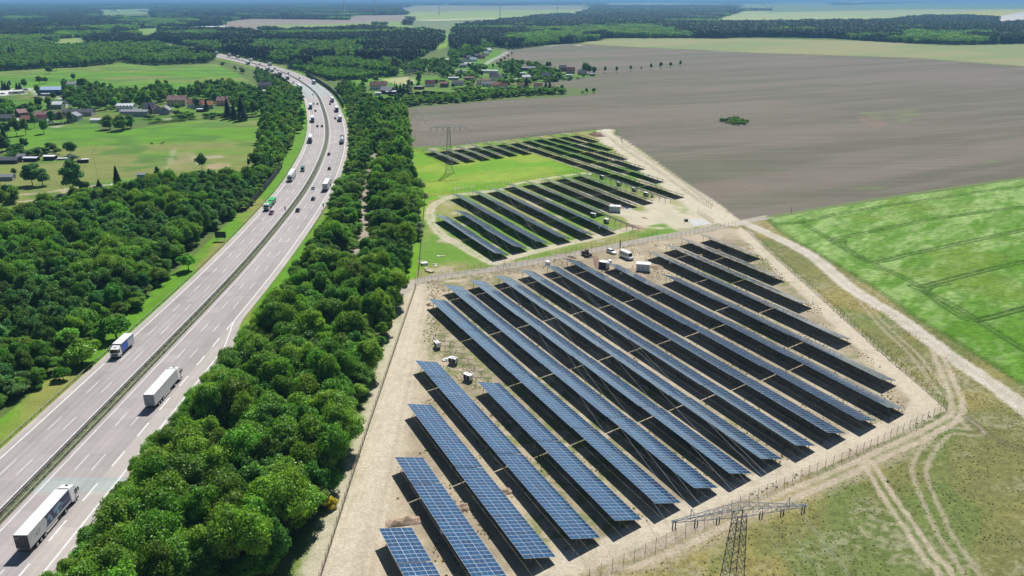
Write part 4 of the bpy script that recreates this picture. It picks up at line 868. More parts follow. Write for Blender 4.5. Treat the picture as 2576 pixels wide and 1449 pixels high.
strip_pts = fill(STRIP, 4.5); d = pdist(strip_pts[:, 0], strip_pts[:, 1], PATH, 12.0); hole = fbm(strip_pts[:, 0], strip_pts[:, 1], 16, 2, seed=90)
strip_pts = strip_pts[(d > np.where(strip_pts[:, 1] > 260, 4.0, 1.0)) & ((hole < .74) | (strip_pts[:, 1] > 300))]
left_pts = fill(LWOOD, 4.4)
def road_clear(p, a):
    d = pdist(p[:, 0], p[:, 1], RC[::2], 60.0); return p[d > a]
left_pts = road_clear(left_pts, 23.5)
def in_view(p, mg=25):
    return (np.abs(p[:, 0]) < .72 * p[:, 1] + 30 + mg) & (p[:, 1] > 84)
allp = np.concatenate([np.c_[strip_pts, np.zeros(len(strip_pts))], np.c_[left_pts, np.ones(len(left_pts))]]); allp = allp[in_view(allp)]
dist = np.hypot(np.hypot(allp[:, 0], allp[:, 1]), CAM_H); order = np.argsort(dist); near_i = order[:300]; rest = order[300:]
def pick_kind(x, y, side):
    v = float(fbm(np.array([x]), np.array([y]), 32, 2, seed=95)[0]); u = random.random()
    if side == 0:
        if y < 215: return 'robinia' if u < .72 + (v - .5) else ('bright' if u < .85 else 'oak')
        return 'oak' if v > .56 or u < .2 else ('robinia' if v > .40 else 'bright')
    return ('bluish' if u < .6 else 'oak') if v > .56 else (('robinia' if u < .45 else 'bright' if u < .8 else 'oak') if v > .40 else ('bluish' if u < .5 else 'bright'))
WOODLBL = ['broadleaf tree in the wood between the motorway and the sandy fence road', 'broadleaf tree in the dense wood left of the motorway']
WOODGRP = ['trees of the wood between motorway and solar field', 'trees of the wood left of the motorway']
def wood_zone(x, y, s):
    if s: return 'in the left wood at the motorway verge' if x > -135 else 'deep in the dense wood left of the motorway'
    o = float(pdist(np.array([x]), np.array([y]), RC[::2], 60.0)[0])
    a = 'at the lower picture edge' if y < 140 else 'level with the white lorries' if y < 185 else 'in its upper part'
    return ('at the motorway side of the wood, ' if o < 32 else 'at the fence side of the wood, ' if x > -48 + (y - 100) * .03 else 'amid the wood strip, ') + a
def edge_f(x, y):
    d = float(pdist(np.array([x]), np.array([y]), RC[::2], 60.0)[0]); return .52 + .48 * float(sstep(21, 31, np.array(d)))
for i in near_i:
    x, y, sd_ = allp[i]; k = pick_kind(x, y, int(sd_)); h = random.uniform(.70, 1.18) * (.92 if sd_ else 1.0) * edge_f(x, y); w = random.uniform(.66, 1.02) * (.5 + .5 * edge_f(x, y))
    zn = wood_zone(x, y, int(sd_)); tree(k, x, y, h, w, {'robinia': 'light olive-green', 'oak': 'dark green', 'bright': 'bright green', 'bluish': 'bluish green'}[k] + ' broadleaf tree ' + zn, WOODGRP[int(sd_)] + ', ' + k)
# one visible tree of each kind lends its crown to the uncountable rest
def source(kind, x, y, label, group=None, name='deciduous_tree'):
    for v in range(len(VAR[kind])):
        t = tree(kind, x + v * 5.5, y + (v % 2) * 3, 1.0, 1.0, label, group, name, vi=v)
        yield [c for c in t.children if c.name.startswith('crown')][0]
def any_crowns(kind): return [o for o in bpy.data.objects if o.name.startswith('crown') and o.data in [v[1] for v in VAR[kind]]]
def crowns_of(kind):
    seen = {}
    for o in bpy.data.objects:
        if o.name.startswith('crown') and any(o.data == v[1] for v in VAR[kind]): seen.setdefault(o.data.name, o)
    return list(seen.values())
by = {}
for i in rest:
    x, y, sd_ = allp[i]; k = pick_kind(x, y, int(sd_)); by.setdefault((k, int(sd_), y > 420), []).append((x, y))
MIDSRC = {}
def mid_sources(kind):
    """three trees standing in the far edge of the left wood, whose crowns are repeated"""
    if kind not in MIDSRC:
        L = []
        for i, me in enumerate(MID[kind]):
            bx, by_ = {'robinia': (-178, 615), 'oak': (-190, 640), 'bright': (-172, 590), 'bluish': (-196, 665), 'pine': G(1180, 118)}[kind]
            t = empty('pine_tree' if kind == 'pine' else 'deciduous_tree', bx + i * 6, by_ + i * 5, i, 0, 'dark pine at the edge of the far wood' if kind == 'pine' else 'full round broadleaf tree of the belt inside the motorway curve', 'tree', 'pines at the wood edge' if kind == 'pine' else 'trees of the belt inside the curve')
            mobj('trunk', VAR['oak'][0][0], t); L.append(mobj('crown', me, t))
        MIDSRC[kind] = L
    return MIDSRC[kind]
for (k, sd_, farq), pts in by.items():
    pts = np.array(pts); src = mid_sources(k) if farq else crowns_of(k); ef = .52 + .48 * sstep(21, 31, pdist(pts[:, 0], pts[:, 1], RC[::2], 60.0)); sc = np.c_[RNG.uniform(.68, 1.05, len(pts)) * (.5 + .5 * ef), RNG.uniform(.66, 1.15, len(pts)) * ef]
    mass('woodland', pts, src, sc, ['broadleaf crowns of the wood beside the solar field', 'broadleaf crowns of the wood left of the motorway'][sd_])
# low shrubs filling the gaps under the crowns
for poly, lb in ((STRIP, 'undergrowth of shrubs below the trees beside the solar field'), (LWOOD, 'undergrowth of shrubs in the left wood')):
    us = fill(poly, 4.6); us = us[in_view(us)]; us = road_clear(us, 20.5); dd_ = pdist(us[:, 0], us[:, 1], PATH, 9.0); us = us[dd_ > 2.5]
    mass('undergrowth', us, crowns_of('bright')[:2] + crowns_of('robinia')[:1], np.c_[RNG.uniform(.45, .75, len(us)), RNG.uniform(.28, .55, len(us))], lb)
# silver willows and the yellow broom along the fence side of the strip
for (x, y, h) in [(1052,470,1.1),(1058,492,1.2),(1062,512,1.1),(1008,455,.9),(994,605,1.2),(985,612,1.0),(1056,590,.95),(1052,602,.9),(1050,545,.9)]:
    px, py = G(x, y); tree('silver', px, py, h, None, 'silver-grey willow bush at the edge of the wood beside the solar field', 'silver willows at the wood edge', 'willow_bush', 'bush')
px, py = TT(1, 3, 745, 770); tree('broom', px, py, 1.0, 1.0, 'yellow flowering broom bush at the wood edge beside the fence', None, 'broom_bush', 'bush')
px, py = TT(1, 3, 720, 620); tree('bright', px, py, .6, .9, 'light green bush above the yellow broom at the fence', None, 'bush', 'bush')
for (i, j, x, y, h, w, k, lb) in [(0,1,1900,1270,1.7,1.35,'bush','solitary dark bush on the left motorway verge below the big wood'),(0,2,640,925,.95,.85,'bush','rounded bush on the left verge, lower of the two near the rigid lorry'),(0,2,700,810,1.2,1.1,'bush','rounded bush on the left verge, upper of the two near the rigid lorry'),
    (0,2,830,760,1.7,2.0,'bush','grey-green spreading bush on the verge beside the blue lorry'),(0,2,1180,520,1.9,1.8,'bush','dense bush on the verge just behind the blue lorry')]:
    px, py = TT(i, j, x, y); tree(k, px, py, h, w, lb, None, 'bush', 'bush')
vb = fill(PT(0,2,[(0,1300),(200,1080),(560,900),(900,760),(820,860),(560,1010),(250,1120),(60,1260)]), 5.5, .45, .6)
mass('verge_bushes', vb, crowns_of('bush'), np.c_[RNG.uniform(.5, .9, len(vb)), RNG.uniform(.35, .7, len(vb))], 'low bushes on the grass verge in front of the left wood')
# hedge belt along the upper side of the ploughed field
BELT = PT(1,0,[(1485,1075),(1600,1068),(2000,1035),(2576,980)]) + PT(2,0,[(250,960),(480,955),(540,950),(520,925),(300,930),(0,925)]) + PT(1,0,[(2300,945),(2000,985),(1700,1000),(1500,1000)])
bp_ = fill(BELT, 6.0); h1 = len(bp_) // 2
kb = RNG.random(len(bp_))
mass('hedge_belt', bp_[kb < .55], mid_sources('bright'), np.c_[RNG.uniform(.7, 1.0, (kb < .55).sum()), RNG.uniform(.45, .8, (kb < .55).sum())], 'belt of broadleaf trees between the village gardens and the ploughed field')
mass('hedge_belt', bp_[kb >= .55], mid_sources('robinia'), np.c_[RNG.uniform(.7, 1.0, (kb >= .55).sum()), RNG.uniform(.4, .7, (kb >= .55).sum())], 'belt of broadleaf trees between the village gardens and the ploughed field')
isl = fill(PT(2,0,[(2095,1225),(2120,1205),(2250,1200),(2360,1225),(2380,1250),(2270,1262),(2150,1250)]), 4.2)
mass('thicket', isl, mid_sources('bright'), np.c_[RNG.uniform(.45, .6, len(isl)), RNG.uniform(.2, .34, len(isl))], 'small oval green thicket standing alone in the ploughed field')
# ------------------------------------------------------------------ the far woods
FARW = PT(0,0,[(-6000,760),(-1500,740),(0,715),(440,702),(560,717),(640,692),(900,668),(1100,666),(1220,612),(1300,650),(1450,668),(1700,652),(2100,634),(2190,590)]) + PT(1,0,[(330,650),(350,690),(530,745),(720,812),(950,808),(1200,786),(1420,766),(1440,700),(1500,640),(1640,600),(1700,560),(1760,520),(1850,480),(1870,420),(1950,470),(2000,560),(2150,520),(2250,480),(2400,470)]) + PT(2,0,[(0,498),(380,452),(600,438),(720,420),(900,400),(940,385),(1180,382),(1560,388),(2060,392),(2250,377),(2576,376)]) + PT(3,0,[(640,385),(1030,412),(1400,434),(1900,456),(2300,453),(2576,442),(6000,450)]) + [(60000, 62000), (-60000, 62000)]
DECID = [PT(0,0,[(-6000,560),(0,520),(500,560),(900,500),(1200,450),(1900,540),(2200,570),(2200,760),(-6000,760)]), PT(1,0,[(0,500),(540,475),(560,600),(1200,590),(1400,680),(1450,790),(600,830),(0,620)]),
         PT(1,0,[(150,340),(550,250),(1280,285),(1850,340),(1870,420),(1300,320),(700,320),(200,350)]), PT(2,0,[(0,370),(930,330),(940,420),(0,510)]), PT(2,0,[(930,320),(1250,285),(1600,310),(1900,388),(1180,388),(930,392)]),
         PT(3,0,[(1190,420),(1320,350),(1850,320),(2290,350),(2300,455),(1900,458)]), PT(0,0,[(0,190),(400,160),(560,200),(0,260)]), PT(0,0,[(480,330),(1500,320),(1500,390),(800,420),(500,410)]), PT(0,0,[(1200,200),(2000,215),(2000,270),(1300,290)]),
         PT(1,0,[(1880,640),(2100,560),(2300,500),(2400,480),(2300,420),(2100,500),(1900,560)]), PT(0,0,[(1500,290),(2200,290),(2200,400),(2000,420),(1600,400)])]
BRIGHTP = [PT(0,0,[(1300,560),(1700,540),(2100,560),(2150,640),(1300,640)]), PT(1,0,[(0,500),(540,475),(560,600),(1200,590),(1400,680),(1450,790),(600,830),(0,620)])]
def polar(y0, y1, k):
    n = int(math.log(y1 / y0) / k) + 1; ys = y0 * np.exp(np.arange(n) * k); m = int(2.0 / k); X, Y = np.meshgrid(np.linspace(-1.0, 1.0, m), ys)
    X = X + RNG.uniform(-.45, .45, X.shape) * k; Y = Y * (1 + RNG.uniform(-.45, .45, Y.shape) * k); return (X * Y).ravel(), Y.ravel()
def far_points(y0, y1, k):
    x, y = polar(y0, y1, k); m = inpoly(x, y, FARW); x, y = x[m], y[m]
    cls = np.zeros(len(x), int)
    for i, c in enumerate(CLASSES):
        if c[1] is not None:
            for k_ in ((1.0,) if c[0] in ('ploughed_field', 'olive_field', 'village_ground') else (1.0, 1.07, 1.13, 1.185)): cls[inpoly(x * k_, y * k_, c[1]) & ((k_ == 1.0) | (y > 1150))] = i
    d = pdist(x, y, RC[::4], 40.0); trk = np.full(len(x), 99.0)
    for l in TRACKS: 
        if l[1] >= 2.4: trk = np.minimum(trk, pdist(x, y, l[0], 12.0) - l[1])
    m = (cls == 0) & (d > 24) & (trk > 3); x, y = x[m], y[m]
    dec = np.zeros(len(x), bool); br = np.zeros(len(x), bool)
    jx = x + (fbm(x, y, 90, 3, seed=61) - .5) * 160; jy = y + (fbm(x, y, 90, 3, seed=62) - .5) * 260
    for p in DECID: dec |= inpoly(jx, jy, p)
    for p in BRIGHTP: br |= inpoly(jx, jy, p)
    br &= fbm(x, y, 70, 2, seed=63) > .42
    n = fbm(x, y, 170, 3, .2, 2.0, 97); dec |= (n > .61); dec &= ~((n < .30) & ~br & (y > 2200))
    glade = (y > 3000) & (fbm(x, y, 650, 2, .1, 3.5, 98) > .70); return x[~glade], y[~glade], dec[~glade], br[~glade]
x, y, dec, br = far_points(700, 1800, .0050)
kk = RNG.random(len(x)); kind = np.where(~dec, 0, np.where(br, 1, np.where(kk < .45, 2, np.where(kk < .75, 3, 4))))
for q, nm, lb in ((0, 'pine', 'dark pine plantation beyond the village and the motorway curve'), (1, 'bright', 'bright young broadleaf thicket beside the distant motorway'), (2, 'robinia', 'broadleaf parts of the distant wood'), (3, 'oak', 'broadleaf parts of the distant wood'), (4, 'bluish', 'broadleaf parts of the distant wood')):
    m = kind == q; n = m.sum(); dd = y[m] * .0050; sw = np.maximum(1, dd / (4.6 if q == 0 else 6.2))
    hh = RNG.uniform(.85, 1.15, n) * (.75 if q == 1 else 1.0); mass('pine_wood' if q == 0 else 'woodland', np.c_[x[m], y[m]], mid_sources(nm), np.c_[sw * RNG.uniform(.9, 1.15, n) * (.85 if q == 1 else 1), hh], lb)
cl = {}
def clumps(kind):
    if kind not in cl:
        cl[kind] = []
        for i in range(3):
            p = G(*{'pine': (1180 + i * 6, 68.0), 'robinia': (940 + i * 5, 63.0), 'bluish': (960 + i * 5, 64.0)}[kind]); o = mobj('tree_clump', clump_mesh('tree_clump', 500 + i, kind), None, (p[0], p[1], 0)); tag(o, 'clump of trees at the edge of the distant wood', kind='stuff'); cl[kind].append(o)
    return cl[kind]
for y0, y1, k in ((1800, 9000, .0080), (9000, 55000, .013)):
    x, y, dec, br = far_points(y0, y1, k); kk = RNG.random(len(x)) < .5
    for q, nm in ((~dec, 'pine'), (dec & kk, 'robinia'), (dec & ~kk, 'bluish')):
        n = q.sum(); sw = y[q] * k / 16 * 1.25; mass('pine_wood' if nm == 'pine' else 'woodland', np.c_[x[q], y[q]], clumps(nm), np.c_[sw * RNG.uniform(.85, 1.2, n), RNG.uniform(.8, 1.2, n) * (1 if y1 < 10000 else 1.3)], 'distant woods fading towards the horizon')
# ------------------------------------------------------------------ vehicles
lamp_red = mat('tail_lamp_red', (.45, .02, .02), .3, .5); lamp_clear = mat('headlamp_glass', (.75, .76, .78), .15, .6)
rim = mat('wheel_rim', (.45, .46, .47), .35, .5, .7)
_wh = {}
def wheel_mesh(r, w):
    if (r, w) not in _wh:
        mb = MB(); mb.tube((0, -w/2, 0), (0, w/2, 0), r, 16, 0); mb.tube((0, -w/2 - .012, 0), (0, w/2 + .012, 0), r * .58, 12, 1); mb.tube((0, -w/2 - .03, 0), (0, w/2 + .03, 0), r * .2, 8, 1)
        _wh[(r, w)] = mb.mesh('wheel', [black_rubber, rim])
    return _wh[(r, w)]
def quad(mb, pts, m=0): mb.add(pts, [tuple(range(len(pts)))], m); return mb
def text_mesh(txt, size, m, shear=0.0):
    cu = bpy.data.curves.new('lettering', 'FONT'); cu.body = txt; cu.size = size; cu.shear = shear; cu.extrude = .004; cu.align_x = 'CENTER'
    o = bpy.data.objects.new('lettering', cu); COL.objects.link(o); dg = bpy.context.evaluated_depsgraph_get(); me = bpy.data.meshes.new_from_object(o.evaluated_get(dg))
    bpy.data.objects.remove(o); me.materials.clear(); me.materials.append(m); me.name = 'lettering'; return me
def cab(t, x0, col, h=3.7, w=2.5, L=2.3, low=False, deflect=True):
    """tractor cab whose back is at x0, looking towards +x"""
    pr = [(x0, .75), (x0 + L, .75), (x0 + L + .04, 1.5), (x0 + L - .10, 2.75), (x0 + L - .55, h - .12), (x0 + L - .9, h), (x0, h + .02)]
    vs = []; k = len(pr)
    for s, sc in ((-1, 1), (1, 1)):
        for a, z in pr: yy = w/2 * (1 - .05 * max(0, z - 1.6)); vs.append((a, s * yy, z))
    fs = [(i, (i+1) % k, k + (i+1) % k, k + i) for i in range(k)] + [tuple(range(k-1, -1, -1)), tuple(range(k, 2*k))]
    MB().add(vs, [tuple(reversed(f)) for f in fs]).build('cab', [col], t, bevel=.05)
    a0, z0, a1, z1 = x0 + L + .045, 1.72, x0 + L - .10, 2.72
    quad(MB(), [(a0, -1.12, z0), (a0, 1.12, z0), (a1 + .05, 1.05, z1), (a1 + .05, -1.05, z1)]).build('windscreen', [glass_dark], t)
    for s in (-1, 1):
        y0, y1 = s * (w/2 + .012), s * (w/2 * .955 + .012)
        q = [(x0 + L - .95, y0, 1.75), (x0 + L - .12, y0, 1.75), (x0 + L - .2, y1, 2.62), (x0 + L - .95, y1, 2.68)]
        quad(MB(), q if s < 0 else q[::-1]).build('side_window', [glass_dark], t)
        MB().box(x0 + L - .12, x0 + L + .08, s * 1.42 - .1, s * 1.42 + .1, 2.0, 2.75).tube((x0 + L - .1, s * 1.2, 2.6), (x0 + L, s * 1.42, 2.6), .03).build('mirror', [chassis], t)
        MB().box(x0 + L - .02, x0 + L + .09, s * .95 - .22, s * .95 + .22, .82, 1.06).build('headlight', [lamp_clear], t)
    MB().box(x0 + .1, x0 + L + .06, -w/2 + .02, w/2 - .02, .38, .80).box(x0 + L + .02, x0 + L + .07, -.8, .8, .95, 1.45).build('bumper_grille', [chassis], t, bevel=.03)
    if deflect: MB().prism([(x0 + .9, h + .01), (x0 + .1, h + .30), (x0 + .02, h + .30), (x0 + .02, h + .01)], -1.0, 1.0, 0, 'y').build('roof_deflector', [col], t)
    MB().box(x0 + L - 1.25, x0 + L - .85, -.3, .3, h + .012, h + .05).build('roof_hatch', [chassis], t)
def wheels(t, xs, w=2.5, r=.5, ww=.32):
    for x in xs:
        for s in (-1, 1): mobj('wheel', wheel_mesh(r, ww), t, (x, s * (w/2 - ww/2 - .01), r))
def semi(t, body, side_l=None, side_r=None, rear=None, cabcol=None, roof=None, L=13.6, h=4.0, boxlen=None):
    """rear of trailer at x=0"""
    cabcol = cabcol or white_paint
    mb = MB().box(0, L, -1.275, 1.275, 1.12, h, 0); mb.build('trailer_box', [body], t, bevel=.03)
    MB().box(.03, L - .03, -1.22, 1.22, h + .001, h + .02).build('trailer_roof', [roof or white_paint], t)
    for s, m in ((1, side_l), (-1, side_r)):
        if m: MB().box(.06, L - .06, s * 1.277 - .003, s * 1.277 + .003, 1.2, h - .07).build('side_panel', [m], t)
    MB().box(-.02, .0, -1.2, -.02, 1.2, h - .1).build('rear_door', [rear or body], t); MB().box(-.02, .0, .02, 1.2, 1.2, h - .1).build('rear_door', [rear or body], t)
    lk = MB()
    for y in (-.85, -.35, .35, .85): lk.tube((-.045, y, 1.2), (-.045, y, h - .15), .02, 5)
    lk.build('door_lock_bars', [steel], t)
    MB().box(.0, .12, -1.2, 1.2, .48, .62).box(.12, L - .5, -.5, -.38, .95, 1.12).box(.12, L - .5, .38, .5, .95, 1.12).build('chassis', [chassis], t)
    for s in (-1, 1):
        MB().box(4.6, 8.8, s * 1.2 - .02, s * 1.2 + .02, .5, 1.0).build('side_guard', [white_paint if s < 0 else steel], t)
        MB().box(-.035, -.01, s * 1.05 - .15, s * 1.05 + .15, .85, 1.0).build('tail_light', [lamp_red], t)
    MB().box(8.9, 10.1, -1.15, -.6, .45, 1.0).box(L - 2.2, L + 1.9, -.45, .45, .62, .95).build('fuel_tank', [chassis], t)
    wheels(t, [2.0, 3.3, 4.6 - .0, L - 2.0, L + 1.4])
    cab(t, L + .45, cabcol)
def rigid(t, body, side_l=None, L=7.3, h=3.6, cabcol=None, side_low=None):
    MB().box(0, L, -1.25, 1.25, 1.05, h).build('box_body', [body], t, bevel=.03); MB().box(.03, L - .03, -1.2, 1.2, h + .001, h + .02).build('box_roof', [white_paint], t)
    if side_l: MB().box(L * .52, L - .05, 1.252, 1.26, 1.15, h - .1).build('side_panel', [side_l], t)
    MB().box(-.02, 0, -1.15, 1.15, 1.15, h - .1).build('rear_door', [steel], t)
    MB().box(.1, L, -.45, -.33, .8, 1.05).box(.1, L, .33, .45, .8, 1.05).box(0, .1, -1.15, 1.15, .45, .6).build('chassis', [chassis], t)
    wheels(t, [1.9, L + 1.0], r=.48); cab(t, L + .15, cabcol or white_paint, 3.0, 2.4, 1.9)
def car(t, col, kind='saloon', L=4.4):
    k = L / 4.4
    pr = [(-2.2*k,.32),(-2.2*k,.80),(-2.1*k,.98),(-1.2*k,1.0),(.75*k,.98),(1.95*k,.80),(2.2*k,.62),(2.2*k,.30)]
    mb = MB(); n = len(pr); vs = []
    for s in (-1, 1):
        for a, z in pr: vs.append((a, s * (.90 if z < .9 else .84), z))
    mb.add(vs, [tuple(reversed((i, (i+1) % n, n + (i+1) % n, n + i))) for i in range(n)] + [tuple(range(n)), tuple(range(2*n-1, n-1, -1))]); mb.build('body', [col], t, bevel=.04)
    xr = -2.05*k if kind == 'estate' else -1.55*k
    tp = [(xr, .97), (.95*k, .97), (.35*k, 1.42), (xr + .45*k, 1.44)]; vs = [(a, s * (.80 if z < 1.2 else .64), z) for s in (-1, 1) for a, z in tp]
    MB().add(vs, [(4,5,1,0),(5,6,2,1),(6,7,3,2),(7,4,0,3),(0,1,2,3),(7,6,5,4)]).build('windows', [glass_dark], t)
    MB().box(xr + .48*k, .33*k, -.62, .62, 1.43, 1.47).build('roof', [col], t, bevel=.015)
    wheels(t, [-1.35*k, 1.35*k], 1.8, .32, .22)
    for s in (-1, 1):
        MB().box(2.12*k, 2.21*k, s*.65-.16, s*.65+.16, .6, .74).build('headlight', [lamp_clear], t); MB().box(-2.22*k, -2.14*k, s*.7-.13, s*.7+.13, .68, .86).build('tail_light', [lamp_red], t)
def van(t, col, L=6.0, h=2.6, glazed=True, side=None):
    pr = [(-L/2,.42),(-L/2,h-.12),(-L/2+.15,h),(L/2-1.75,h),(L/2-1.25,h-.2),(L/2-.75,1.45),(L/2-.08,1.12),(L/2,.9),(L/2,.4)]
    n = len(pr); vs = [(a, s * (1.0 - .06 * max(0, z - 1.3)), z) for s in (-1, 1) for a, z in pr]
    MB().add(vs, [tuple(reversed((i, (i+1) % n, n + (i+1) % n, n + i))) for i in range(n)] + [tuple(range(n)), tuple(range(2*n-1, n-1, -1))]).build('body', [col], t, bevel=.05)
    quad(MB(), [(L/2 - .74, -.88, 1.5), (L/2 - .74, .88, 1.5), (L/2 - 1.22, .84, h - .22), (L/2 - 1.22, -.84, h - .22)]).build('windscreen', [glass_dark], t)
    for s in (-1, 1):
        rngs = [(L/2 - 2.1, L/2 - 1.35)] + ([(-L/2 + .5, -L/2 + 1.9), (-L/2 + 2.05, L/2 - 2.25)] if glazed else [])
        for a, b_ in rngs:
            q = [(a, s*.995, 1.45), (b_, s*.995, 1.45), (b_, s*.955, 2.1), (a, s*.955, 2.1)]; quad(MB(), q if s < 0 else q[::-1]).build('side_window', [glass_dark], t)
        MB().box(L/2-.12, L/2+.01, s*.7-.15, s*.7+.15, .85, 1.05).build('headlight', [lamp_clear], t)
        MB().box(-L/2-.01, -L/2+.03, s*.88-.07, s*.88+.07, .9, 1.4).build('tail_light', [lamp_red], t)
    MB().box(-L/2+.02, L/2+.03, -.93, .93, .3, .48).build('bumper', [chassis], t); wheels(t, [-L/2 + 1.1, L/2 - 1.0], 2.0, .36, .24)
def on_road(name, s, off, label, cat, group='traffic on the motorway', away=None, x_anchor=0.0):
    p, a = road_xy(s, off); away = off > 0 if away is None else away
    if not away: a += math.pi
    return empty(name, p[0], p[1], a, .165, label, cat, group)
def at_px(x, y): return road_so(*G(x, y, .16))
def lane(off):
    c = [3.85, 7.3, 10.8]; s = 1 if off > 0 else -1; return s * min(c, key=lambda q: abs(q - abs(off)))
# big white articulated lorry with the dark blue map side
navy = mat('navy_side', (.030, .032, .115), .4, .4, 0, (.5, .2)); map_blue = mat('map_light_blue', (.20, .30, .42), .5, .3, 0, (1, .1)); grey_side = mat('grey_white_side', (.50, .52, .53), .5, .3, 0, (.4, .05))
dk_door = mat('dark_doors', (.035, .037, .05), .4, .4, 0, (1, .2)); letter_grey = mat('lettering_grey', (.20, .23, .23), .5, .3); blue_side = mat('blue_side', (.02, .09, .46), .4, .4, 0, (.5, .1)); blue_text = mat('blue_lettering', (.04, .16, .50), .5, .3)
s, o = at_px(*(lambda: (273/4.0, 1086.75 + 1205/4))()); 
t = on_road('articulated_lorry', s - .6, 10.35, 'white articulated lorry with navy map side panel and dark rear doors', 'lorry')
semi(t, grey_side, None, grey_side, dk_door)
MB().box(4.75, 13.52, -1.284, -1.281, 1.6, 3.92).build('map_panel', [navy], t)
cv = MB(); cv.add([(4.75 - 1.25 * math.sin(a) , -1.2845, 2.76 + 1.16 * math.cos(a)) for a in np.linspace(0, math.pi, 12)], [tuple(range(12))][:1]); 
cv2 = MB(); cv2.add([(4.74 + 1.0 * math.sin(a), -1.286, 2.76 + 1.16 * math.cos(a)) for a in np.linspace(0, math.pi, 12)][::-1], [tuple(range(12))]); cv2.build('rounded_panel_edge', [grey_side], t)
rr = random.Random(4)
cont = MB()
for cx, cz, a_, b2, sd in ((6.6, 3.1, .55, .38, 1), (7.1, 2.35, .40, .62, 2), (6.2, 2.8, .3, .2, 5), (8.9, 3.05, .85, .5, 3), (9.3, 2.2, .5, .62, 4), (9.9, 3.2, .9, .45, 6), (10.9, 2.7, .45, .3, 7), (8.3, 2.75, .4, .25, 8), (10.3, 2.2, .25, .3, 9)):
    q = random.Random(sd); n = 14; cont.add([(cx + a_ * math.cos(2*math.pi*i/n) * q.uniform(.65, 1.2), -1.2875 - .0003 * sd, cz + b2 * math.sin(2*math.pi*i/n) * q.uniform(.65, 1.2)) for i in range(n)], [tuple(range(n))])
cont.build('continent_shapes', [map_blue], t)
lt = mobj('lettering', text_mesh('AT', 1.25, letter_grey, .35), t, (2.6, -1.288, 2.1), (R(90), 0, 0)); 
mobj('lettering', text_mesh('AT', .5, white_paint, .35), t, (-.05, .75, 3.2), (R(90), 0, R(-90)))
tt_ = MB()
for i in range(9): tt_.box(11.0 + i * .24, 11.17 + i * .24, -1.2895, -1.287, 2.45, 2.62)
tt_.build('small_lettering', [map_blue], t)
# plain white refrigerated lorry
s, o = at_px(370.5 + 12, 724.5 + 1222/4 + .5)
s1_, o1_ = road_so(*TT(0, 2, 1527, 1222)); t = on_road('articulated_lorry', s1_ - .4, 10.55, 'plain white articulated refrigerated lorry driving away beside the wood', 'lorry'); semi(t, grey_side, None, None, mat('grey_doors', (.30, .31, .33), .5, .4, 0, (1, .1)))
MB().box(13.0, 13.62, -.9, .9, 2.3, 3.9).build('cooling_unit', [white_paint], t)
# rigid lorry with blue panel coming towards the camera
s2_, o2_ = road_so(*TT(0, 2, 1148, 722)); t = on_road('box_lorry', s2_ + 9.45, -11.0, 'white box lorry with a bright blue side panel on the left carriageway', 'lorry'); rigid(t, grey_side, blue_side)
bl = MB()
for i in range(13): bl.box(.25 + i * .27, .44 + i * .27, 1.253, 1.262, 2.95, 3.22)
bl.build('blue_lettering', [blue_text], t)
MB().box(.15, .55, 1.253, 1.262, 2.8, 3.4).build('blue_emblem', [blue_text], t)
# lorry and trailer carrying green skips
greenp = mat('green_skip', (.012, .42, .10), .4, .4, 0, (1, .1)); skipside = mat('grey_green_skip_side', (.33, .45, .37), .5, .3, 0, (1, .15))
s3_, o3_ = road_so(*TT(1, 1, 98, 682)); t = on_road('skip_lorry', s3_ + 17.6, -10.9, 'white skip lorry with trailer carrying bright green containers', 'lorry')
for x0 in (0.2, 8.6):
    sk = MB(); sk.add([(x0, -1.2, 1.0), (x0 + 6.2, -1.2, 1.0), (x0 + 6.2, 1.2, 1.0), (x0, 1.2, 1.0), (x0, -1.22, 2.6), (x0 + 6.2, -1.22, 2.6), (x0 + 6.2, 1.22, 2.6), (x0, 1.22, 2.6)], [(3,2,1,0),(0,1,5,4),(1,2,6,5),(2,3,7,6),(3,0,4,7)])
    ct = sk.build('container', [skipside], t); MB().box(x0 + .06, x0 + 6.14, -1.18, 1.18, 2.55, 2.62).box(x0, x0 + 6.2, -1.26, -1.18, 2.5, 2.66).box(x0, x0 + 6.2, 1.18, 1.26, 2.5, 2.66).build('container_cover', [greenp], t)
    rbm = MB().box(0, .1, 1.21, 1.28, 1.05, 2.5).mesh('rib', [skipside])
    for i in range(7): mobj('rib', rbm, ct, (x0 + .3 + i * .9, 0, 0))
    MB().box(x0, x0 + 6.2, -.5, .5, .7, 1.0).build('chassis', [chassis], t)
MB().box(6.3, 8.7, -.08, .08, .55, .7).build('drawbar', [chassis], t); wheels(t, [1.4, 5.2, 9.6, 10.9, 15.9]); cab(t, 15.0, white_paint, 3.3, 2.45, 2.1, deflect=False)
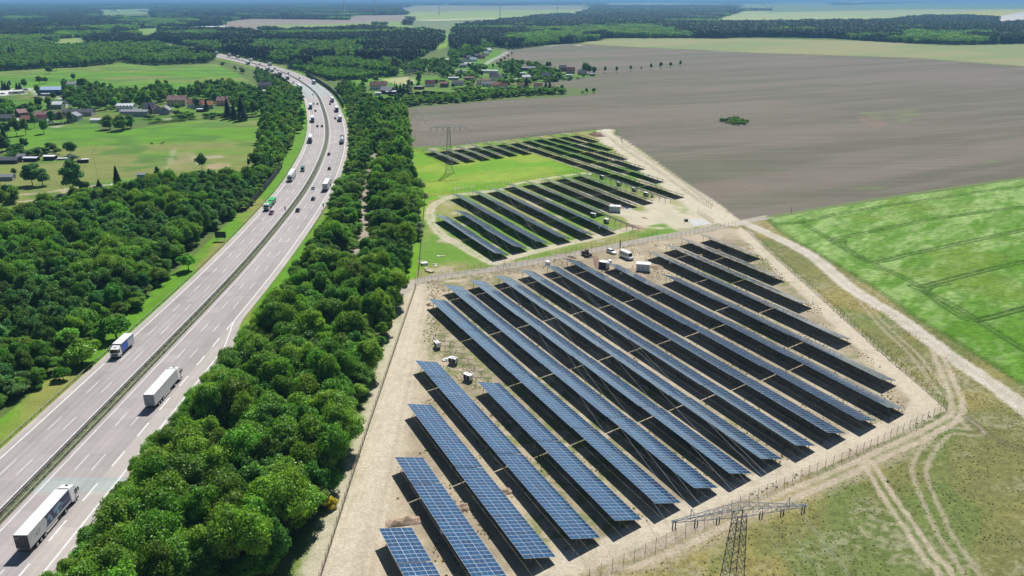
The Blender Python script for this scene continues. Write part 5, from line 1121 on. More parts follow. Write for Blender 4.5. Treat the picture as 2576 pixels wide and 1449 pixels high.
# cars and vans near enough to see
P_ = lambda n, c, r=.3, nz=(1, .05): mat(n, c, r, .5, .25, nz, .6)
dark = P_('car_dark_blue', (.02, .025, .045)); black = P_('car_black', (.015, .015, .017)); silver = P_('car_silver', (.42, .43, .45)); red = P_('car_red', (.28, .015, .03)); whitec = P_('car_white', (.75, .75, .76)); purple = P_('car_purple', (.20, .03, .12)); teal = P_('van_green', (.02, .22, .15))
CARS = [(T_, c, k, lb) for T_, c, k, lb in [
 ((683, 537), purple, 'hatch', 'magenta-coloured car beside the green skip lorry'), ((785.75, 473.5), whitec, 'estate', 'white car left of the plain box lorry on the right carriageway'), ((785, 501), dark, 'estate', 'dark blue car behind the white car on the right carriageway'),
 ((750, 530), dark, 'saloon', 'dark blue car nearest the median barrier on the right carriageway'), ((825.75, 425), black, 'estate', 'black car in the right-hand lanes just ahead of the box lorry'), ((827, 388.5), black, 'hatch', 'black car farther up the right carriageway beside the median'),
 ((799, 318), black, 'hatch', 'dark car on the left carriageway, outer one of a side-by-side pair'), ((810, 318), dark, 'saloon', 'dark car on the left carriageway, median-side one of a pair'), ((843.5, 298), black, 'saloon', 'dark car left of the grey-backed lorry in the curve'),
 ((795, 279), dark, 'hatch', 'dark car driving alone towards the camera in the curve'), ((788.5, 261), silver, 'hatch', 'outer car of the distant pair coming round the curve'), ((798, 261.5), black, 'saloon', 'median-side car of the distant pair coming round the curve'),
 ((829.5, 262), black, 'saloon', 'dark car following a lorry out of the grey road patch'), ((783.4, 238), whitec, 'estate', 'white car on the grey road patch of the left carriageway'), ((755.7, 196.5), black, 'hatch', 'dark car on the right carriageway before the noise wall'),
 ((726, 183.5), black, 'saloon', 'dark car higher up the right carriageway near the median'), ((685.6, 171.7), red, 'hatch', 'dark red car on the distant stretch of motorway'), ((647.5, 161), dark, 'hatch', 'small dark car farthest along the distant motorway')]]
for (px, py), c, k, lb in CARS:
    s, o = at_px(px, py + 1.2); t = on_road('car', s, lane(o), lb, 'car'); car(t, c, k)
t = on_road('van', at_px(761.5, 430)[0], -7.3, 'green panel van on the left carriageway behind the white lorry', 'van'); van(t, teal, 6.0, 2.5, False)
t = on_road('van', at_px(637, 166)[0], -7.3, 'small white van on the distant left carriageway', 'van'); van(t, white_paint, 5.6, 2.4, False)
t = on_road('van', at_px(732.5, 210)[0], -10.8, 'white delivery van in the outer lane before two lorries', 'van'); van(t, white_paint, 6.2, 2.7, False)
bluecab = mat('cab_blue', (.05, .09, .25), .4, .4); greyb = mat('trailer_grey', (.34, .37, .44), .5, .3, 0, (.6, .1)); darkb = mat('trailer_dark', (.05, .05, .06), .5, .3, 0, (.6, .1)); bluew = mat('tank_pale_blue', (.55, .66, .70), .35, .5, .2, (.6, .1))
LOR = [((728, 458), 'semi', grey_side, white_paint, 'white articulated lorry with grey front on the left carriageway'), ((779.7, 361), 'semi', white_paint, mat('cab_greyblue', (.12, .14, .22), .4, .4), 'white lorry with dark cab hugging the left shoulder line'),
 ((786, 309), 'semi', darkb, bluecab, 'white-roofed lorry with dark blue cab in the curve'), ((781.5, 275.5), 'semi', white_paint, bluecab, 'blue-fronted lorry next along the curve on the outer left lane'), ((745.3, 222.5), 'semi', white_paint, white_paint, 'white lorry with pale cab, left one of two abreast'),
 ((756.4, 226), 'semi', white_paint, darkb, 'lorry with dark front, right one of two abreast'), ((713.2, 201), 'semi', white_paint, darkb, 'white lorry beside the grey noise wall sections'), ((703.3, 190.5), 'semi', darkb, darkb, 'dark lorry ahead of the white one at the wall start'),
 ((677.9, 182), 'semi', white_paint, white_paint, 'short white lorry on the far left carriageway'), ((658.6, 178.5), 'semi', white_paint, bluecab, 'lorry with dark cab leading the far queue'), ((619, 163), 'semi', grey_side, darkb, 'lorry half hidden behind the verge trees far away'),
 ((819, 482), 'semiR', grey_side, white_paint, 'cream box lorry driving away on the right carriageway'), ((856, 363), 'tank', bluew, bluecab, 'pale blue tanker lorry on the right carriageway'), ((857, 306.5), 'semiR', greyb, white_paint, 'lorry with grey rear doors in the curve'),
 ((850.5, 282.5), 'semiR', darkb, white_paint, 'lorry with dark rear doors in the curve'), ((834.6, 258), 'semiR', greyb, white_paint, 'lorry with pale grey rear leaving the grey patch'), ((786.2, 212.5), 'semiR', greyb, bluecab, 'lorry with blue-grey rear on the grey road patch'),
 ((669.7, 166.5), 'semiR', greyb, white_paint, 'lorry with grey rear on the far right carriageway'), ((614.8, 155), 'semiR', white_paint, white_paint, 'white lorry farthest along the right carriageway'),
 ((563.8, 143), 'semiR', grey_side, white_paint, 'pale lorry emerging between the distant woods'), ((537.5, 136.5), 'semiR', greyb, white_paint, 'grey lorry at the far end of the visible motorway'), ((585, 147.5), 'semiR', darkb, darkb, 'dark lorry between two pale ones far away'), ((515, 131.5), 'semiR', darkb, darkb, 'tiny dark lorry where the motorway disappears')]
for (px, py), k, bcol, ccol, lb in LOR:
    s, o = at_px(px, py); o = lane(o) if abs(o) > 9 or k != 'semi' else lane(o)
    if k == 'semi': t = on_road('articulated_lorry', s + 16.3, -10.8, lb, 'lorry'); semi(t, bcol, None, None, None, ccol)
    elif k == 'semiR': t = on_road('articulated_lorry', s, 10.8, lb, 'lorry'); semi(t, grey_side if bcol in (greyb, darkb) else bcol, None, None, bcol, ccol)
    else:
        t = on_road('tanker_lorry', s, 10.6, lb, 'tanker'); mb = MB(); mb.tube((0, 0, 2.45), (11.5, 0, 2.45), 1.18, 20); mb.tube((-.25, 0, 2.45), (0, 0, 2.45), .7, 20, 0, 1.18); mb.build('tank', [bluew], t)
        MB().box(.2, 11.3, -.4, .4, 3.6, 3.72).build('walkway', [steel], t); MB().box(0, 12.5, -1.1, 1.1, .8, 1.25).build('chassis', [chassis], t); wheels(t, [1.8, 3.1, 4.4, 10.5, 14.0]); cab(t, 12.6, ccol)
# site vehicles
px, py = TT(2, 1, 1150, 1150); a = math.atan2(*(np.array(TT(2,1,1200,1185)) - np.array(TT(2,1,1095,1140)))[::-1])
t = empty('minibus', px, py, a, .02, 'white minibus with dark windows parked beside the white container', 'minibus'); van(t, white_paint, 6.6, 2.75, True)
MB().box(-1.0, .35, -1.05, -1.0, .5, 2.3).build('sliding_door', [white_paint], t); quad(MB(), [(-.8, -1.055, 1.4), (.2, -1.055, 1.4), (.2, -1.055, 2.05), (-.8, -1.055, 2.05)]).build('door_window', [glass_dark], t)
px, py = TT(2, 1, 1000, 1097); t = empty('car', px, py, a + .05, .02, 'white estate car parked behind the minibus on the site road', 'car'); car(t, whitec, 'estate', 4.7)
px, py = TT(2, 1, 745, 1125); t = empty('wheel_loader', px, py, -.9, .02, 'dark wheel loader standing beside the site road', 'loader'); ldr = mat('loader_dark_red', (.055, .03, .035), .5, .4, 0, (2, .3))
MB().box(-1.9, -.2, -.8, .8, .75, 1.75, 0, (.9, .9)).build('engine_hood', [ldr], t, bevel=.05); MB().box(-.3, .9, -.7, .7, .8, 1.5).build('body', [ldr], t); MB().box(-.3, .75, -.65, .65, 1.5, 2.55, 0, (.9, .9)).build('cabin', [glass_dark], t); MB().box(-.35, .8, -.7, .7, 2.55, 2.65).build('cabin_roof', [ldr], t, bevel=.02)
MB().tube((.7, .45, 1.5), (2.1, .45, .7), .09).tube((.7, -.45, 1.5), (2.1, -.45, .7), .09).build('lift_arms', [ldr], t); MB().prism([(1.9, .15), (2.9, .12), (2.2, .45), (2.1, 1.1), (1.9, 1.1)], -1.1, 1.1, 0, 'y').build('bucket', [dark_steel], t); wheels(t, [-1.2, 1.1], 2.0, .62, .45)
# ------------------------------------------------------------------ fences
_fpost = {}
def fence(label, pts, h=2.2, sp=2.5, wires=9, m=None, group='site fences'):
    m = m or dark_steel; t = empty('wire_fence', 0, 0, label=label, cat='fence', group=group); p = np.array(pts, float); d = np.r_[0, np.cumsum(np.hypot(*np.diff(p, axis=0).T))]
    if (h, m.name) not in _fpost: _fpost[(h, m.name)] = MB().box(-.032, .032, -.032, .032, 0, h).mesh('post', [m])
    n = int(d[-1] / sp)
    for k in range(n + 1):
        s = min(k * sp, d[-1]); mobj('post', _fpost[(h, m.name)], t, (np.interp(s, d, p[:,0]), np.interp(s, d, p[:,1]), 0), (0, 0, random.uniform(-.1, .1)))
    mb = MB()
    for (x0, y0), (x1, y1) in zip(p[:-1], p[1:]):
        for w in range(wires): z = .08 + (h * .86 - .08) * w / (wires - 1); mb.tube((x0, y0, z), (x1, y1, z), .011, 3, 0, None, False)
    mb.build('wire_netting', [m], t); return t
brown_post = mat('rusty_fence', (.16, .12, .09), .8, .3, .2, (1, .2))
fence('tall fence between the sandy track and the roadside wood', P([(1046.5,712),(1046.5,724.5),(1010,832),(968,957),(924,1087),(866,1268),(809,1449),(775,1560)]), 2.1, 2.5, 14, brown_post)
fence('fence along the near side of the straight site road', P([(1051,712),(1086,708),(1232,686.5),(1301,674.5),(1384,657),(1450,642),(1603,615),(1713,595),(1830,571),(1862,563)]), 2.2)
fence('fence around the right and lower edge of the large field', P([(1864,567),(1932,630),(1964,660),(2037,724.5),(2151,827),(2240,907),(2317,972),(2384,1031)]), 2.2)
fence('fence between the lowest table ends and the rutted track', P([(2380,1033),(2347,1047),(2213,1114),(2127,1155),(2059.5,1182),(1860,1270),(1664,1371),(1570,1416),(1480,1458)]) + [(14, 90)], 2.2)
fence('fence along the far side of the straight site road', P([(1044,700),(1215,675),(1368,649),(1538,612),(1655,588)]), 2.0)
fence('green fence running beside the wood to the middle block', PT(1,1,[(1705,530),(1690,700),(1660,1050),(1635,1335)]), 2.0, 2.5, 16, mat('green_fence', (.03, .06, .03), .7, .3, 0, (1, .2)))
fence('fence between the green meadow and the middle block', PT(1,1,[(1705,530),(1880,508),(2080,478),(2576,395)]) + PT(2,1,[(200,350),(480,310),(720,268)]), 2.0)
fence('fence below the far block towards the pylon meadow', PT(1,1,[(1580,60),(1700,105),(1910,220),(2000,200),(2576,115)]) + PT(2,1,[(180,78)]), 2.0)
fence('fence behind the row of white cabinets', PT(2,1,[(180,80),(480,190),(730,280),(1000,370),(1300,480),(1520,545)]), 2.0)
fence('fence behind the far block at the ploughed field', P([(1060,380),(1150,367),(1330,347),(1500,328)]), 2.0)
fence('inner fence along the pale track beside the ploughed field', PT(2,0,[(880,1330),(1000,1405)]) + PT(2,1,[(1040,0),(1130,60),(1400,230),(1640,400),(1830,540),(2010,650)]), 2.0, 3.0, 10, brown_post)
fence('outer fence along the pale track beside the ploughed field', PT(2,0,[(1000,1330),(1100,1400)]) + PT(2,1,[(1110,0),(1250,85),(1500,235),(1700,375),(1860,500),(2020,620)]), 2.0, 3.0, 10, brown_post)
fence('short fence beside the concrete pad', PT(2,1,[(1865,690),(1950,745),(2035,805)]), 2.2, 2.0, 10, brown_post)
fence('paddock fence in the left meadow near the parked trailers', PT(0,1,[(860,240),(800,300),(690,270),(560,262)]), 1.2, 4, 3, brown_post)
fence('pasture fence across the left meadow', PT(0,1,[(995,360),(930,100),(950,60),(985,0)]), 1.1, 8, 2, brown_post)
fence('pasture fence below the lone meadow trees', PT(0,1,[(150,330),(560,385),(650,470)]), 1.2, 6, 3, brown_post)
# ------------------------------------------------------------------ power line
def lattice(mb, a, b, w0, w1, n, r=.05, m=0):
    """square lattice column from a up to b, widths w0 -> w1"""
    a = Vector(a); b = Vector(b); c = [(-1,-1),(1,-1),(1,1),(-1,1)]
    P0 = lambda t, k: a.lerp(b, t) + Vector((c[k][0] * (w0 + (w1-w0)*t)/2, c[k][1] * (w0 + (w1-w0)*t)/2, 0))
    for k in range(4): mb.tube(P0(0, k), P0(1, k), r, 4, m)
    hs = [0]; w = w0
    for i in range(n): hs.append(hs[-1] + 1.0 * (1 - .45 * i / n))
    hs = [h / hs[-1] for h in hs]
    for i in range(n):
        for k in range(4):
            k2 = (k + 1) % 4; mb.tube(P0(hs[i], k), P0(hs[i+1], k2), r * .6, 3, m); mb.tube(P0(hs[i], k2), P0(hs[i+1], k), r * .6, 3, m)
            if i % 2 == 0: mb.tube(P0(hs[i+1], k), P0(hs[i+1], k2), r * .6, 3, m)
pyl_dark = mat('pylon_dark_steel', (.13, .15, .15), .6, .4, .4, (1, .2)); pyl_light = mat('pylon_zinc', (.50, .53, .54), .5, .4, .3, (1, .1)); insul = mat('insulator_dark', (.02, .014, .012), .3, .5)
ARM = [-9.6, -6.4, -3.2, 3.2, 6.4, 9.6]
def pylon(x, y, rz, H, label, sc=1.0, arms=True):
    t = empty('power_pylon', x, y, rz, 0, label, 'pylon', 'pylons of the power line')
    mb = MB(); lattice(mb, (0,0,0), (0,0,3.0), 5.0, 3.4, 2, .07); lattice(mb, (0,0,3.0), (0,0,H), 3.4, 1.35, 15, .065); mb.build('lattice_mast', [pyl_dark], t)
    am = MB(); zb, L = H - .15, 10.0
    def yw(u): return .68 * (1 - .86 * min(1, abs(u) / L)) + .05
    def zt(u): return zb + 1.45 * (1 - abs(u) / L) + .12
    us = [-10, -8.6, -7.2, -5.8, -4.4, -3, -1.6, 0, 1.6, 3, 4.4, 5.8, 7.2, 8.6, 10]
    for u0, u1 in zip(us[:-1], us[1:]):
        for s in (-1, 1):
            am.tube((u0, s*yw(u0), zb), (u1, s*yw(u1), zb), .065, 4); 
            am.tube((u0, s*yw(u0), zb), (u1, s*yw(u1)*.8, zt(u1)) if abs(u1) < 9.5 else (u1, 0, zb + .1), .04, 3)
            am.tube((u1, s*yw(u1), zb), (u1, s*yw(u1)*.8, zt(u1)), .035, 3)
            am.tube((u0, s*yw(u0)*.8, zt(u0)), (u1, s*yw(u1)*.8, zt(u1)), .06, 4)
        am.tube((u0, -yw(u0), zb), (u1, yw(u1), zb), .035, 3); am.tube((u0, yw(u0)*.8, zt(u0)), (u1, -yw(u1)*.8, zt(u1)), .035, 3); am.tube((u1, -yw(u1)*.8, zt(u1)), (u1, yw(u1)*.8, zt(u1)), .035, 3)
    am.build('cross_arm', [pyl_light], t)
    for u in ARM:
        ins = MB()
        for s in (-.2, .2):
            for k in range(9): ins.tube((u + s, 0, zb - .15 - k*.14), (u + s, 0, zb - .24 - k*.14), .085, 8)
            ins.tube((u + s, 0, zb), (u + s, 0, zb - 1.45), .045, 5)
        ins.tube((u - .22, 0, zb - 1.45), (u + .22, 0, zb - 1.45), .035, 5).tube((u, 0, zb - 1.45), (u, 0, zb - 1.6), .03, 5); ins.build('insulator', [insul], t)
    for s in (-1, 1): MB().tube((s*7.3, 0, zb), (s*7.3, 0, zb + 1.9), .07, 4).tube((s*6.7, 0, zt(6.7)), (s*7.3, 0, zb + 1.85), .05, 4).build('earth_wire_peak', [pyl_light], t)
    return t
PYL = [(31.6, 90.0), (-35.3, 435.1), (-101.4, 795.4), (-168, 1150), (-235, 1505), (98, -255)]
rzp = math.atan2(3.5, 19.9) + .01
PH_ = 25.6
pylon(*PYL[0], rzp, PH_, 'steel lattice pylon in the right foreground with pale cross arm'); pylon(*PYL[1], rzp, PH_, 'lattice pylon on the green meadow between the two solar blocks'); pylon(*PYL[2], rzp, PH_, 'distant lattice pylon beside the village gardens'); pylon(*PYL[3], rzp, PH_, 'faint lattice pylon standing above the distant woods, nearer of two'); pylon(*PYL[4], rzp, PH_, 'faint lattice pylon standing above the distant woods, farther of two')
wire = mat('conductor', (.50, .50, .49), .4, .4, .6)
def conductor(u, z, lab):
    mb = MB(); c, s = math.cos(rzp), math.sin(rzp)
    for (x0, y0), (x1, y1) in [(PYL[5], PYL[0]), (PYL[0], PYL[1]), (PYL[1], PYL[2]), (PYL[2], PYL[3]), (PYL[3], PYL[4])]:
        pr = None
        for k in range(17):
            f = k / 16; sag = 8.5 * 4 * f * (1 - f); q = (x0 + (x1-x0)*f + u*c, y0 + (y1-y0)*f + u*s, z - sag)
            if pr: mb.tube(pr, q, .017, 3, 0, None, False)
            pr = q
    tag(mb.build('power_cable', [wire]), lab, 'cable', 'cables of the power line')
for i, u in enumerate(ARM): conductor(u, PH_ - 1.75, f'{ORD[i]} conductor cable from the left, strung over the solar tables')
for u, w_ in ((-7.3, 'left'), (7.3, 'right')): conductor(u, PH_ + 1.7, f'thin {w_} earth wire above the conductors')
# low-voltage poles, floodlight mast, motorway signs
def pole(x, y, h, lab, arm=0, r=.14, m=None):
    t = empty('wooden_pole', x, y, random.uniform(0, 3), 0, lab, 'pole'); MB().tube((0,0,0), (0,0,h), r, 8, 0, r*.7).build('shaft', [m or bark], t)
    if arm: MB().box(-arm, arm, -.06, .06, h - .5, h - .35).build('cross_bar', [m or bark], t)
x, y = TT(2,0,85,735); pole(x, y, 18, 'tall dark mast standing beside the long grey barn', 0, .35, dark_steel)
def sign(i, j, x, y, w, h, z, lab, back, off=None, rz=None):
    px, py = TT(i, j, x, y); s, o = road_so(px, py); _, a = road_xy(s, 0); t = empty('traffic_sign', px, py, a, 0, lab, 'sign')
    MB().box(-.03, .03, -w/2, w/2, z, z + h).build('sign_board', [back], t, bevel=.01)
    for s_ in (-1, 1): MB().tube((.08, s_*w*.32, 0), (.08, s_*w*.32, z + h*.9), .06, 6).build('post', [steel], t)
sb = mat('sign_back', (.04, .055, .05), .6, .3, .2, (2, .1))
sign(0,1,2225,975, 4.4, 2.6, 1.3, 'large dark rectangular motorway sign on the left grass verge', sb)
def round_signs(i, j, x, y, lab):
    px, py = TT(i, j, x, y); s, o = road_so(px, py); _, a = road_xy(s, 0); t = empty('traffic_sign', px, py, a, 0, lab, 'sign'); MB().tube((0,0,0), (0,0,3.4), .05, 6).build('post', [steel], t)
    for z in (2.9, 2.05): MB().tube((-.03,0,z), (.03,0,z), .42, 16).build('sign_disc', [mat('sign_grey', (.34,.35,.36), .5, .3)], t)
round_signs(1,1,298,700,'double round sign standing in the motorway median'); round_signs(1,1,680,665,'double round sign at the right edge of the motorway before the wood')
round_signs(0,2,2150,250, 'x') if False else None
# ------------------------------------------------------------------ site equipment
cabw = mat('cabinet_white', (.74, .74, .72), .5, .4, 0, (1.5, .06)); cabd = mat('cabinet_dark_face', (.04, .045, .05), .5, .4)
def cabinet(i, j, x, y, lab, w=2.3, d=1.3, h=1.35, rz=0.0, dark=True, leg=.45):
    px, py = TT(i, j, x, y); t = empty('inverter_cabinet', px, py, RZ + rz, 0, lab, 'cabinet', 'white inverter cabinets')
    MB().box(-w/2, w/2, -d/2, d/2, leg, leg + h).build('housing', [cabw], t, bevel=.03); MB().box(-w/2 - .08, w/2 + .08, -d/2 - .08, d/2 + .08, leg + h, leg + h + .07).build('lid', [cabw], t)
    if dark:
        for s in (-1, 1): MB().box(s*w/4 - w*.22, s*w/4 + w*.22, -d/2 - .02, -d/2, leg + .08, leg + h - .06).build('door', [cabd], t)
    MB().box(-w/2 + .1, -w/2 + .2, -d/2 + .1, d/2 - .1, 0, leg).box(w/2 - .2, w/2 - .1, -d/2 + .1, d/2 - .1, 0, leg).build('stand', [dark_steel], t)
for a_ in [(1,2,1825,600,'white cabinet with dark doors, farthest left of the three by the empty frame'), (1,2,1985,762,'white cabinet standing in the middle of the three by the empty frame'), (1,2,2135,930,'white cabinet with cables on its lid, nearest the panels by the empty frame'),
 (2,1,903,350,'leftmost of four white cabinets in the green strip of the far frames'), (2,1,1075,418,'second from left of four white cabinets in the green strip'), (2,1,1228,474,'third from left of four white cabinets in the green strip'), (2,1,1348,522,'rightmost of four white cabinets in the green strip'),
 (2,1,818,735,'left white cabinet of the pair in the middle block corner'), (2,1,948,793,'right white cabinet of the pair in the middle block corner')]:
    cabinet(*a_, rz=random.uniform(-.2, .9))
cabinet(2,1,1408,532,'small white switch box next to the four cabinets', 1.0, .8, 1.3, 0, False)
cabinet(2,1,360,1215,'low white box at the upper end of a front field row', 1.8, 1.2, 1.2, 0, False, .1); cabinet(2,1,985,1200,'white box beside the upper row end near the minibus', 1.3, 1.0, 1.1, 0, False, .1)
for k, (i, j, x, y) in enumerate([(2,1,875,870),(2,1,885,615),(2,1,1590,1228),(2,1,1380,335),(2,1,1095,1335),(2,1,238,1010),(2,1,1040,95),(1,3,1870,1060)]):
    px, py = TT(i, j, x, y); t = empty('inverter_box', px, py, RZ, 0, f'small pale inverter box hanging under a solar table, {ORD[k]} of eight', 'inverter', 'inverter boxes under the tables'); MB().box(-.5, .5, -.18, .18, .9, 1.7).build('housing', [cabw], t, bevel=.02); MB().tube((0, .1, 0), (0, .1, .9), .05, 4).build('stand', [dark_steel], t)
def station(i, j, x, y, lab, L=5.0, w=3.0, h=2.9, rz=0.6):
    px, py = TT(i, j, x, y); t = empty('transformer_station', px, py, RZ + rz, 0, lab, 'transformer station', 'white transformer stations'); MB().box(-L/2, L/2, -w/2, w/2, .1, h).build('housing', [cabw], t, bevel=.04); MB().box(-L/2 - .12, L/2 + .12, -w/2 - .12, w/2 + .12, h, h + .14).build('roof', [mat('station_roof', (.70,.71,.72), .5, .3, 0, (1,.06))], t, bevel=.02)
    gd = mat('station_door', (.50, .52, .55), .5, .4, 0, (1, .05))
    for s in (-1.5, 0, 1.5): MB().box(s - .6, s + .6, -w/2 - .03, -w/2, .35, 2.4).build('door', [gd], t)
    MB().box(L/2, L/2 + .03, -.9, .9, .5, 2.3).build('louvre', [gd], t)
    MB().box(-L/2 + .05, L/2 - .05, -w/2 + .05, w/2 - .05, 0, .1).build('plinth', [chassis], t)
station(2,1,1035,680,'white transformer station at the edge of the middle block',5.0,2.8,2.7,.9); station(2,1,1318,1272,'white transformer station in the dug-up sand beside the minibus',4.8,2.8,2.7,.9)
px, py = TT(2,1,922,1245); t = empty('open_container', px, py, RZ + .5, 0, 'white-rimmed container with dark open front at a row end', 'container'); MB().box(-1.5, 1.5, -1.1, 1.1, .1, 2.3).build('housing', [cabd], t, bevel=.03); MB().box(-1.55, 1.55, -1.15, 1.15, 2.3, 2.5).build('rim', [cabw], t); MB().box(1.5, 1.9, -1.1, 1.1, .1, 2.2).build('open_door', [cabw], t)
px, py = TT(1,1,1508,1432); t = empty('portable_toilet', px, py, .3, 0, 'white portable toilet cabin at the gate by the wood corner', 'toilet cabin'); MB().box(-.6, .6, -.6, .6, 0, 2.2).build('cabin', [cabw], t, bevel=.03); MB().box(-.65, .65, -.65, .65, 2.2, 2.38, 0, (.8, .8)).build('roof', [white_paint], t); MB().box(-.45, .45, -.63, -.6, .1, 2.0).build('door', [mat('toilet_door', (.35,.37,.38), .6)], t)
pal = mat('pallet_wood', (.52, .47, .34), .8, .2, 0, (3, .15)); wr = mat('white_wrap', (.72, .73, .72), .6, .3, 0, (2, .06))
for k, (x, y, w, d, h, m, lb) in enumerate([(1695,1212,2.4,2.0,.8,wr,'wrapped white stack lying highest of the pallets near the road corner'),(1715,1258,1.6,1.2,.4,pal,'small wooden pallet above the long one'),(1745,1285,3.4,1.6,.5,pal,'long pile of pale wooden slats in the grass near the road corner'),(1800,1210,1.6,.8,.2,pal,'pale board lying right of the wrapped stack'),(1808,1226,1.8,.7,.2,wr,'white board lying below the pale board'),(1835,1130,1.4,.8,.2,wr,'white board in the grass, left of two farther boards'),(1875,1130,2.0,.9,.2,pal,'pale board in the grass, right of two farther boards')]):
    px, py = TT(1,1,x,y); t = empty('pallet_stack', px, py, .4 + k, 0, lb, 'pallet', 'pallets and boards in the grass')
    n = 5
    for q in range(n): MB().box(-w/2 + q*w/n, -w/2 + (q+.8)*w/n, -d/2, d/2, h*.6, h).build('board', [m], t)
    MB().box(-w/2, w/2, -d/2, -d/2 + .12, 0, h*.6).box(-w/2, w/2, d/2 - .12, d/2, 0, h*.6).build('runner', [m], t)
px, py = TT(2,1,785,310); t = empty('pallet_stack', px, py, .4, 0, 'flat white sheet stack at the left end of the cabinet strip', 'pallet', 'pallets and boards in the grass'); MB().box(-1.2,1.2,-.7,.7,0,.35).build('board', [wr], t)
px, py = TT(1,2,1908,730); t = empty('pallet_stack', px, py, .4, 0, 'small white parcel on the sand left of the middle cabinet', 'pallet', 'pallets and boards in the grass'); MB().box(-.8,.8,-.5,.5,0,.3).box(-.3,.9,-.2,.6,.3,.5).build('board', [wr], t)
px, py = TT(2,1,1752,778); t = empty('brick_stack', px, py, .3, 0, 'small cube of grey stones on a pallet next to the concrete pad', 'stone stack'); stn = mat('grey_stone', (.10,.10,.10), .8, .2, 0, (3,.2))
for a in range(3):
    for b_ in range(2):
        for c_ in range(3): MB().box(-.75 + a*.5, -.28 + a*.5, -.5 + b_*.5, -.03 + b_*.5, .12 + c_*.3, .39 + c_*.3).build('stone', [stn], t)
MB().box(-.8, .8, -.55, .5, 0, .1).build('pallet', [pal], t)
pad = PT(2,1,[(1755,762),(1895,752),(2005,806),(1832,832)]); pad = [np.array(p) for p in pad]; t = empty('concrete_pad', 0, 0, label='pale rectangular paved pad in the sandy yard', cat='pavement'); 
for a in range(8):
    for b_ in range(5):
        q = lambda u, v: pad[0]*(1-u)*(1-v) + pad[1]*u*(1-v) + pad[2]*u*v + pad[3]*(1-u)*v
        c4 = [q(a/8+.004, b_/5+.006), q((a+1)/8-.004, b_/5+.006), q((a+1)/8-.004, (b_+1)/5-.006), q(a/8+.004, (b_+1)/5-.006)]; z = .10 + random.uniform(0, .012)
        MB().add([(p[0], p[1], .0) for p in c4] + [(p[0], p[1], z) for p in c4], [(7,6,5,4),(4,5,1,0),(5,6,2,1),(6,7,3,2),(7,4,0,3)]).build('slab', [concrete], t)
px, py = TT(2,1,1080,1095); t = empty('banner_flag', px, py, .3, 0, 'tall narrow dark banner flag standing between car and minibus', 'flag'); MB().tube((0,0,0), (0,0,5.2), .04, 6).build('pole', [dark_steel], t); MB().add([(.04,0,1.6),(.45,.02,2.2),(.5,.03,4.4),(.25,.02,5.1),(.04,0,5.15),(.04,.05,1.6),(.45,.07,2.2),(.5,.08,4.4),(.25,.07,5.1),(.04,.05,5.15)], [(0,1,2,3,4),(9,8,7,6,5),(0,5,6,1),(1,6,7,2),(2,7,8,3)]).build('cloth', [mat('flag_dark', (.08,.05,.05), .8, .2, 0, (3,.3))], t)
# heaps of earth
earth = mat('dug_earth', (.36, .27, .195), .95, .15, 0, (2.2, .35), 0, .6); earth_d = mat('dark_dug_earth', (.22, .15, .11), .95, .15, 0, (2.2, .4), 0, .6)
def heap(px, py, L, w, h, rz, lab, m=None, seed=0):
    r = np.random.default_rng(seed); nx, ny = 26, 14; V = []; F = []
    for i in range(nx):
        for j in range(ny):
            u = (i/(nx-1)-.5)*2; v = (j/(ny-1)-.5)*2; e = max(0, 1 - abs(u)**2.2) * max(0, 1 - v*v); x = u*L/2; y = v*w/2
            z = h*e*(.05 + 1.75*float(fbm(np.array([x+px]), np.array([y+py]), 1.3, 5, seed=seed, gain=.7)[0])) - .03; V.append((x + r.normal()*.05*e, y + r.normal()*.05*e, z))
    for i in range(nx-1):
        for j in range(ny-1): a = i*ny + j; F.append((a, a+ny, a+ny+1, a+1))
    o = mobj('earth_heap', mesh_np('earth_heap', V, F, [m or earth]), None, (px, py, 0), (0,0,rz)); tag(o, lab, 'earth heap', 'heaps of dug-out earth')
HE = [(1,3,1500,905,7.5,2.6,1.0,0.1,'earth heap lying before the nearest solar table'),(1,3,2085,760,3.6,2.6,.9,.2,'small earth heap between the second and third nearest rows'),(1,3,2530,600,2.6,2.2,.7,.3,'small earth heap cut by the frame between lower rows'),(2,0,850,1362,15,8,2.2,0,'long brown earth mound at the tip of the far block',),
 (2,1,1450,1240,7,4.5,.9,.3,'sand heap right of the transformer station'),(2,1,1160,650,5,3.5,.9,0,'grey gravel heap right of the middle-block station'),(2,1,1240,830,9,4.5,.7,.2,'flat earth heap at the end of the cabinet frames'),(2,1,1335,745,4,2,.4,0,'low earth scrape in the sandy yard'),
 (2,1,1090,640,6,3,.6,.5,'dug earth around the middle-block station'),(2,1,600,1140,5,1.6,.5,.2,'dark earth heap below the wheel loader'),(2,1,850,1190,16,2.2,.5,-.5,'ridge of dug sand left of the dark container'),(2,1,1290,1330,8,4,.6,-.3,'sand heap in front of the transformer station'),
 (2,1,2100,1070,3,2.2,.8,0,'pale earth heap behind the third topmost row'),(2,1,1900,1125,3,2,.7,0,'pale earth heap behind the fourth topmost row'),(1,2,1790,80,3,2,.5,0,'scraped earth at the upper end of a front row'),(1,2,1740,170,2.6,1.6,.5,0,'dark clods beside the fifth row start'),(2,1,1480,345+90,8,3,.5,0,'scraped earth beside the longest far row')]
for k, h_ in enumerate(HE):
    px, py = TT(*h_[:4]); heap(px, py, h_[4], h_[5], h_[6], RZ + math.pi/2*0 + h_[7] + (1.2 if k < 3 else 0), h_[8], earth_d if 'brown' in h_[8] or 'dark' in h_[8] else (concrete if 'gravel' in h_[8] else None), k)

